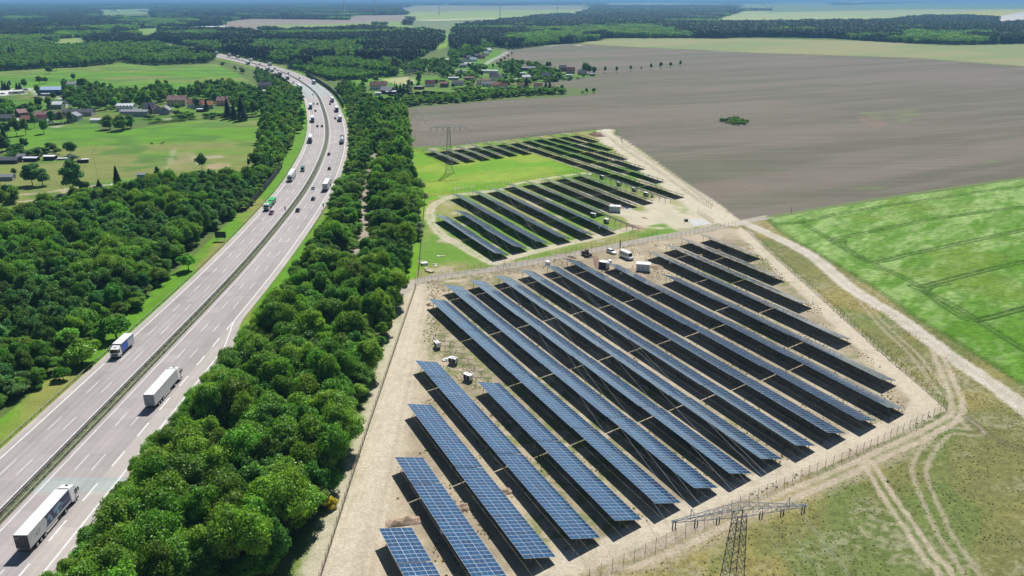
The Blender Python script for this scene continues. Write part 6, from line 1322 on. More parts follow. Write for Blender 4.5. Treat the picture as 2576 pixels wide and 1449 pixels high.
# tufts of weeds and dry grass on the open ground
def tuft_mesh(name, seed, m, n=26, s=.16, spread=.32):
    r = np.random.default_rng(seed); p = np.c_[r.normal(size=(n, 2)) * spread * .5, np.abs(r.normal(size=n)) * .10 + .06]; nr = r.normal(size=(n, 3)); nr[:, 2] = np.abs(nr[:, 2]) * .7; nr /= np.linalg.norm(nr, axis=1)[:, None]
    t = np.cross(nr, r.normal(size=(n, 3))); t /= np.linalg.norm(t, axis=1)[:, None]; b = np.cross(nr, t); q = np.stack([p - t*s, p - b*s*.5, p + t*s, p + b*s*.5], 1); q[..., 2] = np.maximum(q[..., 2], .0)
    return mesh_np(name, q.reshape(-1, 3), np.arange(n * 4).reshape(-1, 4), [m])
tg = leaf_mat('weed_green', (.15, .20, .05), .6, .2, .03); td = leaf_mat('weed_dry', (.33, .28, .12), .5, .2, .02)
TS = []
for k, m in enumerate((tg, td, td)):
    px, py = TT(3, 3, 1200 + k * 60, 500 + k * 40); o = mobj('weed_tuft', tuft_mesh('weed_tuft', 900 + k, m), None, (px, py, 0)); tag(o, ('green', 'dry yellow', 'straw-coloured')[k] + ' weed tuft in the rutted grassland', 'weed'); TS.append(o)
def tufts(poly, y1, sp, lab, thr, s0, s1, sd):
    p = fill(poly, sp, .5); p = p[in_view(p, 5) & (p[:, 1] < y1)]; n = fbm(p[:, 0], p[:, 1], 7, 4, seed=sd); p = p[n > thr]
    for l in TRACKS:
        if l[1] > .3: p = p[pdist(p[:, 0], p[:, 1], l[0], 6.0) - (l[5] or 0) > l[1] * .8]
    mass('weeds', p, TS, np.c_[RNG.uniform(s0, s1, len(p)), RNG.uniform(s0, s1, len(p))], lab)
tufts(GRASSR, 240, 1.2, 'weed tufts speckling the rough grassland', .47, .2, .6, 131)
tufts(FRONT, 300, 1.3, 'weed tufts on the sand between the solar rows', .55, .3, .9, 132)

# two horses on the left meadow: one continuous skinned body each
def horse(px, py, rz, lab, graze, m):
    head = [(1.25,0,.95),(1.5,0,.45),(1.62,0,.18)] if graze else [(1.15,0,1.75),(1.35,0,2.02),(1.72,0,1.80)]
    V = [(0,0,1.12),(.62,0,1.18),(.95,0,1.38 if not graze else 1.15)] + head + [(-.62,0,1.15),(-.85,0,1.05),(-.98,0,.6)]
    E = [(0,1),(1,2),(2,3),(3,4),(4,5),(0,6),(6,7),(7,8)]; Rr = [.33,.32,.22,.15,.13,.07,.33,.10,.05]
    for s in (-.17,.17):
        b = len(V); V += [(.66,s,.85),(.68,s,.48),(.66,s,.24),(.70,s,.04)]; E += [(1,b),(b,b+1),(b+1,b+2),(b+2,b+3)]; Rr += [.13,.075,.05,.07]
        b = len(V); V += [(-.62,s,.88),(-.55,s,.66),(-.78,s,.46),(-.72,s,.22),(-.68,s,.04)]; E += [(6,b),(b,b+1),(b+1,b+2),(b+2,b+3),(b+3,b+4)]; Rr += [.18,.11,.07,.05,.07]
    me = bpy.data.meshes.new('body'); me.from_pydata(V, E, []); o = bpy.data.objects.new('body', me); COL.objects.link(o)
    md = o.modifiers.new('skin', 'SKIN'); sv = me.skin_vertices[0].data
    for i, r_ in enumerate(Rr): sv[i].radius = (r_, r_)
    sv[0].use_root = True; sb_ = o.modifiers.new('sub', 'SUBSURF'); sb_.levels = 1; sb_.render_levels = 1
    m2 = bpy.data.meshes.new_from_object(o.evaluated_get(bpy.context.evaluated_depsgraph_get())); bpy.data.objects.remove(o); m2.materials.clear(); m2.materials.append(m); m2.name = 'body'
    t = empty('horse', px, py, rz, 0, lab, 'horse', 'horses on the left meadow'); mobj('body', m2, t); h = head[0]
    MB().tube((.75,0,1.55 if not graze else 1.42), (h[0]-.05,0,h[2]+.16), .06, 5).build('mane', [bark], t)
    return t
hb = mat('horse_brown', (.10, .045, .025), .7, .2, 0, (2, .2))
x_, y_ = G(383, 363.5); horse(x_, y_, 2.9, 'left one of two brown horses on the green meadow, head lowered to graze', True, hb)
x_, y_ = G(408, 363.5); horse(x_, y_, .4, 'right one of two brown horses on the green meadow, head raised', False, hb)
x_, y_ = TT(3,1,232,690); pole(x_, y_, 2.6, 'short dark post on the grass margin of the crop field', 0, .12)
# ------------------------------------------------------------------ houses
def tiles(n, c, v=.18): return mat(n, c, .85, .2, 0, (1.3, v))
ROOF = {'red': tiles('roof_red', (.27, .13, .10)), 'darkred': tiles('roof_dark_red', (.12, .045, .04)), 'pink': tiles('roof_weathered_pink', (.30, .19, .18)), 'brown': tiles('roof_brown', (.16, .10, .075)), 'grey': tiles('roof_grey', (.26, .27, .30)), 'slate': tiles('roof_slate', (.10, .105, .125)), 'pale': tiles('roof_pale_sheet', (.62, .65, .70), .08), 'blue': tiles('roof_blue_grey', (.27, .36, .50), .12), 'orange': tiles('roof_orange', (.36, .17, .08)), 'white': tiles('roof_white', (.72, .73, .75), .05), 'navy': tiles('roof_dark_blue', (.035, .04, .075), .1), 'bluewall': tiles('sheet_wall_blue', (.05, .09, .20), .08)}
WALL = {'white': tiles('render_white', (.80, .79, .76), .06), 'cream': tiles('render_cream', (.50, .42, .28), .08), 'grey': tiles('render_grey', (.34, .34, .33), .1), 'pink': tiles('render_pink', (.50, .30, .26), .08), 'brick': tiles('brick_brown', (.20, .11, .08), .2), 'dark': tiles('timber_dark', (.06, .055, .05), .2), 'blue': ROOF['bluewall']}
win_m = mat('window_pane', (.03, .035, .045), .1, .6); winf_m = mat('window_frame', (.7, .7, .7), .5)
def house(i, j, x, y, L, w, hw, hr, rz, roof, wall, lab, cat='house', name='house', chim=1, win=True, group=None, far=False):
    """x, y: middle of the near wall's foot; L along the ridge; rz in degrees, 0 = ridge across the view"""
    px, py = TT(i, j, x, y) if i is not None else (x, y); a = R(rz); d = w / 2; py += d * math.cos(a); px -= d * math.sin(a)
    t = empty(name, px, py, a, 0, lab, cat, group); W_ = WALL[wall]; Rf = ROOF[roof]
    if hr > 0:
        MB().add([(-L/2,-w/2,0),(L/2,-w/2,0),(L/2,w/2,0),(-L/2,w/2,0),(-L/2,-w/2,hw),(L/2,-w/2,hw),(L/2,w/2,hw),(-L/2,w/2,hw),(-L/2,0,hw+hr),(L/2,0,hw+hr)], [(0,1,5,4),(2,3,7,6),(1,2,6,9,5),(3,0,4,8,7)]).build('wall', [W_], t)
        e = .35; k = hr / (w/2); rb = MB()
        for s in (-1, 1):
            y0, z0 = s*(w/2+e), hw - e*k; q = [(-L/2-e,y0,z0),(L/2+e,y0,z0),(L/2+e,0,hw+hr+.02),(-L/2-e,0,hw+hr+.02)]; q2 = [(a_, b_, c_ + .14) for a_, b_, c_ in q]
            f = [(0,1,2,3),(7,6,5,4),(0,4,5,1),(1,5,6,2),(3,2,6,7),(0,3,7,4)]; rb.add(q + q2, f if s < 0 else [tuple(reversed(g)) for g in f])
        ro = rb.build('roof', [Rf], t)
        for c in range(chim): MB().box(-L*.2 + c*L*.45 - .3, -L*.2 + c*L*.45 + .3, -.3, .3, hw + hr*.7, hw + hr + .9).build('chimney', [WALL['brick']], ro)
    else:
        MB().box(-L/2, L/2, -w/2, w/2, 0, hw).build('wall', [W_], t); MB().box(-L/2-.25, L/2+.25, -w/2-.25, w/2+.25, hw, hw+.2).build('roof', [Rf], t)
    if win:
        n = max(1, int(L / 3)); rows = [1.0] if hw < 4.5 else [1.0, 3.8]
        for z in rows:
            for q in range(n):
                u = -L/2 + L*(q+.5)/n; f = MB().box(u-.62, u+.62, -w/2-.05, -w/2-.01, z-.05, z+1.35).build('window', [winf_m], t)
                if not far: MB().box(u-.5, u+.5, -w/2-.08, -w/2-.05, z+.05, z+1.25).build('pane', [win_m], f)
        if hr > 1.5:
            for s in (-1, 1):
                f = MB().box(s*L/2 - (.05 if s < 0 else -.01), s*L/2 + (.05 if s > 0 else -.01), -.6, .6, hw-.3, hw+.9).build('window', [win_m], t)
    return t
HS = [ # left village
 (0,0,505,960,24,22,5.5,2.2,3,'blue','blue','large hall with blue-grey sheet roof and dark blue front','hall','hall',0,False),
 (0,0,468,968,11,5,2.4,0,3,'pale','grey','long low glass-roofed annex in front of the blue hall','annex','annex',0,False),
 (0,0,700,872,13,9,3,2,-8,'grey','white','grey-roofed house right of the blue hall','house','house',1,True), (0,0,720,905,11,6,3,0,0,'white','grey','white flat-roofed shed right of the blue hall','shed','shed',0,False),
 (0,0,545,1098,13,9,4,2.2,4,'pale','grey','pale grey-roofed house behind the long barn','house','house',1,True), (0,0,612,1088,8,9,3.5,2.0,4,'slate','white','dark-roofed house beside the pale grey roof','house','house',0,True),
 (0,0,480,1205,21,9,3.6,2.6,4,'pink','brick','long barn with weathered reddish roof behind the round trees','barn','barn',1,False), (0,0,770,1170,25,9,3.2,2.4,4,'slate','grey','long low house with dark grey roof','house','house',2,True),
 (0,0,812,1215,8,9,4.2,2.6,92,'grey','grey','grey gable-fronted house with one square window','house','house',0,True), (0,0,262,1236,9,8,2.6,2.6,2,'red','brick','red-roofed cottage behind the left row trees','cottage','house',0,False),
 (0,0,243,1175,7,7,3.5,2.6,60,'pink','brick','small steep pink-roofed house behind the red cottage','house','house',0,False), (0,0,418,1228,9,7,3,2.4,2,'darkred','white','dark red-roofed house between two round trees','house','house',0,True),
 (0,0,48,1220,9,8,2.6,2.2,3,'slate','grey','dark-roofed house at the left picture edge','house','house',0,True), (0,0,1255,1120,15,9,4.6,1.6,-2,'pale','white','broad house with pale sheet roof in the village middle','house','house',1,True),
 (0,0,1345,1172,23,8,4.0,1.2,-2,'grey','grey','long grey building with patchy weathered roof','outbuilding','outbuilding',0,False), (0,0,1530,1118,9,8,3,4,58,'navy','grey','steep dark blue roof right of the patchy building','house','house',0,False),
 (0,0,1645,1130,10,8,3,3.6,118,'brown','grey','brown steep-roofed barn beside the big pink house','barn','barn',0,False), (0,0,1722,1145,8,8,3.6,3.0,95,'grey','grey','grey gable end right of the brown barn','house','house',0,True),
 (0,0,1775,1070,17,10,5.8,3.4,0,'pink','cream','large two-storey house with pinkish roof and dormer','house','house',2,True), (0,0,1970,1085,15,9,4,3.2,0,'red','white','long house with red roof right of the large pink-roofed one','house','house',2,True),
 (0,0,2095,1095,9,8,3.5,2.6,10,'orange','grey','orange-roofed house at the end of the red roof','house','house',0,True), (0,0,2235,1065,10,9,4.6,3.2,0,'pink','pink','pink house with twin chimneys near the tall conifers','house','house',2,True),
 (0,0,2010,1128,6,4,2.4,0,0,'pale','dark','small open shed below the red-roofed house','shed','shed',0,False), (0,0,965,1232,9,4.5,2.0,1.0,0,'white','white','white tunnel tent on the lawn beside the big bush','tent','garden_tent',0,False),
 (0,0,25,905,6,3,2.6,0,0,'white','white','white box trailer at the left picture edge near the yard','shed','shed',0,False),
 (0,1,75,200,11,6,2.2,1.4,4,'slate','dark','dark shed at the left edge of the allotments','shed','shed',0,False), (0,1,212,160,4.5,4,2.2,1.2,2,'grey','brick','small brown garden hut behind the sheds','shed','shed',0,False), (0,1,303,178,8,4,2.2,.4,2,'pale','dark','shed with pale blue roof in the allotments','shed','shed',0,False),
 (0,1,492,165,6.5,4.5,2.4,.3,2,'white','dark','white-roofed shed at the edge of the meadow','shed','shed',0,False), (0,1,860,190,3.4,2.2,2.0,0,20,'white','dark','small white-topped trailer alone on the meadow','trailer','shed',0,False), (0,1,800,190,2.4,2,1.6,0,10,'slate','dark','dark trailer left of the white-topped one','trailer','shed',0,False), (0,1,750,255,3.4,2.0,1.6,0,5,'slate','dark','black low cart in the paddock','trailer','shed',0,False),
 (0,1,1424,352,4.6,3,2.4,.6,0,'grey','grey','small grey hut at the upper edge of the left wood','shed','shed',0,False), (0,1,60,370,7,4,2.2,1,6,'grey','grey','grey shed above the wood at the left edge','shed','shed',0,False), (0,1,640,160,7,2.4,.8,0,12,'pale','grey','pale flat sheets lying beside the white-roofed shed','shed','shed',0,False), (0,1,1160,455,4,3,2,.5,0,'white','dark','small white tent roof beside the blue spruce','tent','garden_tent',0,False),(0,1,975,470,3.5,2.2,2.2,0,0,'grey','grey','grey box between two bushes by the field lane','shed','shed',0,False),
 (1,0,90,895,14,8,4,3,0,'slate','grey','slate-roofed building among trees inside the motorway curve','house','house',1,False), (1,0,118,948,17,5,3.4,0,-2,'white','grey','white flat-roofed wing below the slate-roofed building','outbuilding','outbuilding',0,False),
 # right village
 (1,0,1232,905,18,9,5,3.6,4,'red','white','large white house with red roof left of the conifer group','house','house',2,True), (1,0,1300,945,13,10,3.6,3.2,-22,'grey','dark','grey-roofed barn in front of the red-roofed house','barn','barn',0,False), (1,0,1360,948,10,5,2.6,.8,6,'pale','dark','pale-roofed open shed right of the barn','shed','shed',0,False), (1,0,1228,960,6,5,2.6,.4,2,'pale','white','small white cube-like shed below the barn','shed','shed',0,False),
 (1,0,1752,875,11,9,3.4,3.6,2,'darkred','white','white house with dark red roof and dormers','house','house',1,True), (1,0,1632,900,10,7,3,.2,-10,'grey','dark','dark flat shed beside the poplar','shed','shed',0,False), (1,0,1893,878,9,8,4,2,-3,'brown','brick','brown square house right of the dormer house','house','house',1,True), (1,0,2030,862,13,8,2.6,2.6,-4,'slate','white','long slate-roofed bungalow in the gardens','bungalow','house',0,True),
 (1,0,2150,815,12,8,3.6,1.4,4,'brown','brick','brown building with curved pale roof edge','outbuilding','outbuilding',0,False), (1,0,1988,805,12,6,2.8,.5,0,'pale','grey','pale flat hall left of the brown building','hall','hall',0,False), (1,0,2290,855,16,9,4.6,1.8,2,'brown','white','long brown-roofed house with white wall','house','house',1,True), (1,0,2325,872,11,5,3.4,1.8,2,'grey','white','grey-roofed annex in front of the brown-roofed house','house','house',0,True),
 (1,0,2388,815,9,8,5,3.4,3,'slate','white','tall white house with dark gable roof','house','house',1,True), (1,0,2470,805,8,7,5,3.2,75,'slate','white','white gable house right of the tall white one','house','house',0,True), (1,0,2425,880,10,8,3,2.6,4,'red','cream','red-roofed house at the garden edge','house','house',0,False), (1,0,2495,895,9,7,3.4,2.4,8,'darkred','white','dark red-roofed house next to the hedge belt','house','house',1,True),
 (1,0,2062,738,12,7,3,1.2,0,'grey','white','grey-roofed hall behind the bungalow','hall','hall',0,False), (1,0,2335,735,26,5,3.2,.6,-14,'white','white','very long white-roofed hall running through the village','hall','hall',0,False), (1,0,1930,712,9,7,3,2,4,'slate','white','slate-roofed house under the dark trees','house','house',0,False), (1,0,1765,705,7,6,2.6,1.6,4,'brown','white','small house between the two tall tree groups','house','house',0,False),
 (1,0,2105,640,10,8,4,3.4,35,'slate','white','leftmost slate roof of the upper village street','house','house',0,False), (1,0,2150,605,10,8,4,3.6,40,'slate','brick','steep slate roof, second in the upper village street','house','house',0,False), (1,0,2195,620,11,8,3.6,2.6,35,'blue','white','blue-grey roof in the upper village street','house','house',0,False), (1,0,2232,585,10,8,4,3.2,30,'slate','brick','slate roof behind the blue-grey one','house','house',0,False),
 (1,0,2285,590,9,7,4,2.8,35,'darkred','pink','pink-walled house in the upper village street','house','house',0,False), (1,0,2325,560,10,8,4,3.2,40,'grey','white','grey roof near the top of the village street','house','house',0,False), (1,0,2355,525,10,8,4,3.6,50,'pale','white','pale steep roof at the very top of the village street','house','house',0,False), (1,0,2130,660,9,6,3,1,5,'white','white','white flat roof below the upper street roofs','outbuilding','outbuilding',0,False), (1,0,2085,680,10,7,3.4,2,5,'grey','grey','grey roof lowest of the upper street','house','house',0,False),
 (1,0,1945,618,11,7,3,1,0,'white','white','white roof glimpsed between trees left of the village street','outbuilding','outbuilding',0,False),
 (2,0,170,712,27,8,3.6,1.8,-8,'grey','dark','very long grey barn at the edge of the upper field','barn','barn',0,False), (2,0,515,720,9,8,4.6,3.4,5,'slate','brick','dark-roofed house left of the salmon-pink house','house','house',0,False), (2,0,590,742,11,8,4.6,3.4,0,'darkred','pink','salmon-pink house with dark roof near the field','house','house',1,True), (2,0,698,755,10,8,3,3.2,-18,'slate','cream','cream house with slate roof before the tree clump','house','house',0,True),
 (2,0,350,790,11,8,3.4,3.4,8,'slate','dark','all-dark slate-roofed house among hedges','house','house',0,False), (2,0,148,800,10,7,3,2,12,'pale','white','pale-roofed cottage behind dark conifers','cottage','house',0,False), (2,0,25,822,10,6,2.8,.3,0,'white','white','white flat roof near the lawn','outbuilding','outbuilding',0,False), (2,0,100,885,9,7,3,2.4,4,'brown','white','brown-roofed house just above the hedge belt','house','house',0,False), (2,0,265,890,9,7,3,2.4,4,'darkred','white','dark red roof peeping over the hedge belt','house','house',0,False), (2,0,575,772,8,4,2.4,.2,5,'white','white','white terrace roof in front of the salmon-pink house','outbuilding','outbuilding',0,False),
 (2,0,110,755,7,4,2.6,.3,0,'white','grey','small pale roof in front of the long grey barn','shed','shed',0,False), (2,0,810,765,6,4,2.2,1,0,'grey','dark','small shed at the tip of the village by the field trees','shed','shed',0,False)]
for h in HS: house(*h)
px, py = TT(0,0,1222,292); house(None,None,px,py,26,16,9,3,0,'blue','blue','bright blue industrial roof among the far woods','hall','hall',0,False)
# vehicles parked in the far yard
for k, (x, y, c, lb) in enumerate([(30,948,dark,'dark car parked leftmost in the far yard'),(118,946,whitec,'white van-sized vehicle in the far yard'),(150,944,teal,'green vehicle in the middle of the far yard'),(190,942,whitec,'white vehicle right of the green one in the yard'),(225,940,silver,'silver vehicle near the yard hedge'),(262,912,whitec,'white vehicle at the right end of the yard')]):
    px, py = TT(0,0,x,y); t = empty('parked_van' if k else 'parked_car', px, py, .2 + .1*k, 0, lb, 'van' if k else 'car', 'vehicles in the far yard'); (van(t, c, 5.5, 2.4, True) if k else car(t, c))
for k, (i, j, x, y, c, lb) in enumerate([(0,0,1075,1002,red,'red car on the village street behind a round tree'),(0,0,515,1232,silver,'silver car under the round trees of the village'),(0,0,1545,1168,whitec,'white car in a garden below the dark blue roof'),(0,0,2060,1170,whitec,'white car in a garden right of the village middle'),(0,0,2110,1172,silver,'silver car beside a white one in the garden')]):
    px, py = TT(i,j,x,y); t = empty('parked_car', px, py, .3*k, 0, lb, 'car', 'cars parked in the villages'); car(t, c, 'estate')
# garden hedges
hm = LEAF['oak']
def hedge(i, j, pts, h, w, lab):
    p = PT(i, j, pts); r = np.random.default_rng(int(pts[0][0])); Q = []
    for (x0, y0), (x1, y1) in zip(p[:-1], p[1:]):
        L = math.hypot(x1-x0, y1-y0)
        for q in range(max(2, int(L / 1.0))): f = (q + .5) / max(2, int(L / 1.0)); Q.append(leaf_cards(r, np.array([x0+(x1-x0)*f, y0+(y1-y0)*f, h*.5]), w*.7, 70, .28, .6, h/w*.7, -1))
    q = np.concatenate(Q); o = mobj('hedge', mesh_np('hedge', q.reshape(-1,3), np.arange(len(q)*4).reshape(-1,4), [hm])); tag(o, lab, 'hedge')
hedge(0,0,[(1500,1250),(1700,1232),(1870,1220)],2.2,1.8,'long dark clipped hedge between village gardens and meadow'); hedge(0,0,[(490,1262),(620,1252),(740,1240)],1.6,1.6,'dark hedge below the round trees of the village'); hedge(0,1,[(0,150),(200,120),(350,110),(470,110)],3.0,3.0,'tall hedge behind the allotment sheds')
# berry racks in the gardens (dark rows)
for k, (a, b_) in enumerate([((1330,965),(1640,1000)),((1400,960),(1720,995)),((1460,955),(1800,985)),((1530,945),(1870,975)),((1600,935),(1940,965)),((1680,925),(1960,950))]):
    q0, q1 = TT(1,0,*a), TT(1,0,*b_); t = empty('net_row', 0, 0, label=f'dark netting row in the village garden, {ORD[k]} from the front', cat='netting', group='dark netting rows in the garden'); v = np.array(q1) - np.array(q0); L = np.hypot(*v); n = int(L/6)
    mb = MB(); mb.add([(q0[0],q0[1],0),(q1[0],q1[1],0),(q1[0],q1[1],1.6),(q0[0],q0[1],1.6)], [(0,1,2,3)]); mb.box(0,0,0,0,0,0) if False else None; nn = np.array([-v[1], v[0]])/L*.35; mb.add([(q0[0]+nn[0],q0[1]+nn[1],0),(q1[0]+nn[0],q1[1]+nn[1],0),(q1[0],q1[1],1.6),(q0[0],q0[1],1.6)], [(0,1,2,3)]); mb.build('netting', [chassis], t)
    for s in range(n + 1): p = np.array(q0) + v*s/n; MB().tube((p[0],p[1],0),(p[0],p[1],2.0),.06,4).build('post', [dark_steel], t)
# ------------------------------------------------------------------ single trees in view
def trees(rows, default_group=None):
    for r in rows:
        i, j, x, y, k, h, w, lb = r[:8]; px, py = TT(i, j, x, y); nm = {'spruce': 'spruce_tree', 'pine': 'pine_tree', 'bush': 'bush', 'silver': 'willow_bush'}.get(k, 'deciduous_tree')
        tree(k, px, py, h, w, lb, r[8] if len(r) > 8 else None, nm, 'bush' if nm in ('bush',) else 'tree')
g1 = 'round trees on the lawn before the left village'
trees([(0,0,75,1372,'linden',1.05,1.0,'round tree on the lawn, leftmost of three close together',g1),(0,0,170,1366,'linden',1.25,1.15,'round tree on the lawn, middle one of three close together',g1),(0,0,265,1358,'linden',1.25,1.2,'round tree on the lawn, rightmost of three close together',g1),(0,0,444,1346,'linden',1.0,1.05,'round-headed tree standing alone on the lawn right of the three',g1),
 (0,0,535,1252,'linden',1.05,1.0,'round tree before the barn, left one of three',g1),(0,0,620,1248,'linden',1.05,1.0,'round tree before the barn, middle one of three',g1),(0,0,715,1238,'linden',1.0,.95,'round tree before the barn, right one of three',g1),(0,0,350,1290,'linden',1.2,.75,'slim tree between the red cottage and the lone round tree',g1),
 (0,0,498,742,'oak',1.0,1.3,'dark round tree standing in front of the far wood edge'),(0,0,575,712,'oak',1.3,1.2,'tall tree at the wood edge right of the dark round one'),(0,0,740,812,'linden',.85,.95,'small dark tree in the meadow above the blue hall'),(0,0,650,845,'oak',.6,.8,'small dark tree between blue hall and grey roof'),
 (0,0,400,850,'oak',.9,1.1,'dark tree left behind the blue hall'),(0,0,460,840,'oak',.7,.9,'lower dark tree behind the blue hall'),(0,0,385,975,'oak',1.2,.75,'dark tree hugging the left corner of the blue hall'),(0,0,540,1010,'oak',.75,.7,'dark tree in the yard below the blue hall'),
 (0,0,105,880,'linden',.8,.5,'slim conical tree by the far yard, left of the bushy ones'),(0,0,35,905,'spruce',.9,1.0,'dark conifer at the far yard, leftmost of three'),(0,0,60,905,'spruce',.8,1.0,'dark conifer at the far yard, middle of three'),(0,0,88,905,'spruce',.75,.9,'dark conifer at the far yard, right one of three'),(0,0,175,900,'spruce',.75,.9,'slim conifer right of the far yard lane'),(0,0,205,900,'spruce',.75,.9,'second slim conifer right of the far yard lane'),(0,0,252,888,'oak',1.05,.9,'tall dark tree at the right end of the yard'),
 (0,0,495,1105,'linden',1.15,.95,'broad conical tree in front of the pale grey-roofed house'),(0,0,400,1090,'bright',1.1,1.1,'light green tree left of the pale grey roof'),(0,0,850,915,'bright',1.5,1.7,'large spreading tree right of the blue hall'),(0,0,900,935,'bright',1.2,1.4,'second large spreading tree behind the village gardens'),(0,0,700,960,'oak',1.0,1.1,'dark tree under the white shed roof'),
 (0,0,1240,1310,'bush',2.9,3.0,'very large dark bush-like tree at the meadow corner, left trunk'),(0,0,1110,1300,'bush',2.6,2.6,'very large dark bush-like tree at the meadow corner, middle trunk'),(0,0,1320,1290,'bush',2.5,2.4,'very large dark bush-like tree at the meadow corner, right trunk'),(0,0,1790,1110,'bright',.7,.8,'light green tree in front of the large pink-roofed house'),(0,0,2080,1120,'spruce',1.0,1.0,'conifer in front of the orange-roofed house'),(0,0,1985,1090,'oak',.9,.9,'dark tree before the long red roof'),
 (0,0,2300,1195,'spruce',1.5,1.6,'tall dark conifer at the meadow edge below the pink house'),(0,0,2440,1215,'spruce',1.7,1.9,'tallest dark conifer at the right end of the left village'),(0,0,2360,1205,'spruce',1.2,1.3,'conifer squeezed between the two tallest ones'),(0,0,1515,1160,'spruce',.9,1.0,'slim dark conifer left of the dark blue roof'),
 (0,1,245,62,'linden',.85,1.1,'round dark tree on the grass above the allotments'),(0,1,720,118,'oak',.85,1.15,'dark tree behind the trailers at the meadow edge'),(0,1,735,175,'silver',.8,1.3,'blue-green spreading bush beside the trailers'),(0,1,330,412,'bluish',1.35,1.5,'large loose tree on the paddock, left of a close pair'),(0,1,430,418,'bluish',1.1,1.35,'large loose tree on the paddock, right of a close pair'),(0,1,750,492,'bluish',1.6,1.75,'big egg-shaped dark tree beside the field lane'),
 (0,1,860,488,'oak',.6,.8,'small dark bush right of the egg-shaped tree'),(0,1,1195,455,'spruce',1.1,1.15,'blue-grey spruce at the upper edge of the left wood'),(0,1,1005,465,'spruce',.5,.9,'low bushy conifer by the field lane'),(0,1,1595,352,'linden',.75,.5,'slim small tree above the wood near the grey hut'),(0,1,150,318,'linden',.45,.5,'tiny tree in the paddock at the left'),(0,1,2035,262,'oak',.9,.9,'tree sticking out of the upper wood edge'),(0,1,2505,240,'linden',.6,.4,'thin young tree at the meadow corner by the motorway wood'),
 (0,1,60,20,'spruce',1.2,1.2,'dark conifer at the far left edge of the meadow'),(0,1,20,80,'oak',1.1,1.2,'dark tree at the left edge behind the allotments'),(0,1,-30,30,'oak',1.2,1.2,'dark tree cut by the left picture edge'),
 (1,0,1425,690,'bright',1.6,2.1,'huge bright rounded tree at the edge of the young wood'),(1,0,1640,858,'poplar',1.0,1.0,'tall dark poplar standing alone beside the dark shed'),(1,0,1545,895,'linden',1.0,.8,'dark pointed tree left of the tall poplar'),(1,0,1700,690,'poplar',.9,.9,'tall dark tree left of the small house in the village'),(1,0,1800,700,'poplar',1.1,.9,'tallest dark tree in the middle of the right village'),(1,0,1265,650,'bright',1.2,1.4,'bright rounded tree left of the huge one'),
 (1,0,1210,830,'bright',.9,1.2,'rounded tree behind the large red roof'),(1,0,1420,935,'spruce',.9,.9,'conifer of the tight group right of the barn, first',),(1,0,1455,938,'spruce',1.0,.9,'conifer of the tight group right of the barn, second'),(1,0,1490,935,'spruce',.9,.9,'conifer of the tight group right of the barn, third'),(1,0,1525,930,'spruce',.9,.9,'conifer of the tight group right of the barn, fourth'),(1,0,1400,920,'spruce',1.0,.5,'thin conifer beside the pale-roofed shed'),
 (2,0,0,790,'poplar',1.25,1.2,'big round green tree beside the lawn of the right village'),(2,0,145,885,'spruce',1.1,1.2,'dark conifer above the hedge belt, nearer the lawn'),(2,0,340,880,'spruce',.6,.9,'small pointed conifer above the belt, left of two'),(2,0,380,882,'spruce',.65,.9,'small pointed conifer above the belt, right of two'),(2,0,738,742,'oak',1.35,1.3,'dark round tree behind the cream house'),(2,0,770,748,'oak',1.2,1.2,'second dark round tree behind the cream house'),(2,0,825,748,'bright',1.1,1.0,'light green tree at the tip of the village'),
 (2,0,718,785,'oak',.5,.7,'low dark bush before the cream house'),(2,0,440,820,'spruce',.7,1.4,'dark dense bush block at the field edge'),(2,0,822,935,'bright',.6,.7,'small green bush at the tip of the hedge belt'),(2,0,750,945,'linden',.6,.5,'thin small tree near the tip of the hedge belt'),(2,0,712,942,'bush',.7,.9,'round bush near the tip of the hedge belt')])
g2 = 'row of round trees crossing the ploughed field'
for k, (x, y, h, w) in enumerate([(935,735,.98,.78),(1050,728,.78,.66),(1197,717,.84,.74),(1300,705,.5,.35),(1399,697,.86,.70),(1496,688,.84,.74),(1593,678,.78,.72),(1690,670,.92,.84)]):
    px, py = TT(2,0,x,y); tree('linden', px, py, h, w, f'{ORD[k]} tree from the left in the row across the ploughed field', g2, 'deciduous_tree', 'tree')
for k in range(8):
    f = k / 7; px, py = TT(1,0,2140 + 130*f, 700 + 85*f); tree('linden', px, py, 1.0, .85, f'{ORD[k]} tree from the top in the conical row of the village street', 'conical trees along the village street', 'deciduous_tree', 'tree')
for k in range(6):
    f = k / 5; px, py = TT(2,0,-190 + 190*f, 690 - 130*f); tree('linden', px, py, .7, .55, f'{ORD[k]} small street tree beside the field lane of the village', 'small trees along the field lane', 'deciduous_tree', 'tree')
# groves of the villages
def grove(i, j, pts, sp, kinds, lab, hs=(.75, 1.1), keep=1.0):
    p = fill(PT(i, j, pts), sp, .42, keep)
    for (X_, Y_) in [(o.location.x, o.location.y) for o in HOUSES]: p = p[(np.hypot(p[:,0]-X_, p[:,1]-Y_) > 8.5) & ~((np.abs(p[:,0] - X_*p[:,1]/Y_) < 8) & (p[:,1] < Y_) & (p[:,1] > Y_ - 34))]
    u = RNG.integers(0, len(kinds), len(p))
    for q, k in enumerate(kinds): n = (u == q).sum(); mass('village_trees', p[u == q], mid_sources(k), np.c_[RNG.uniform(.8,1.15,n), RNG.uniform(*hs, n)], lab)
HOUSES = [o for o in bpy.data.objects if o.get('category') in ('house','hall','barn','cottage','bungalow','outbuilding','shed') ]
mix = ['oak','robinia','bright','bluish']
grove(0,0,[(640,900),(800,880),(1000,930),(1150,960),(1300,960),(1500,1000),(1560,1050),(1480,1090),(1380,1080),(1150,1110),(950,1140),(660,1130)],9,mix,'grove of broadleaf trees behind the left village houses',(.8,1.2))
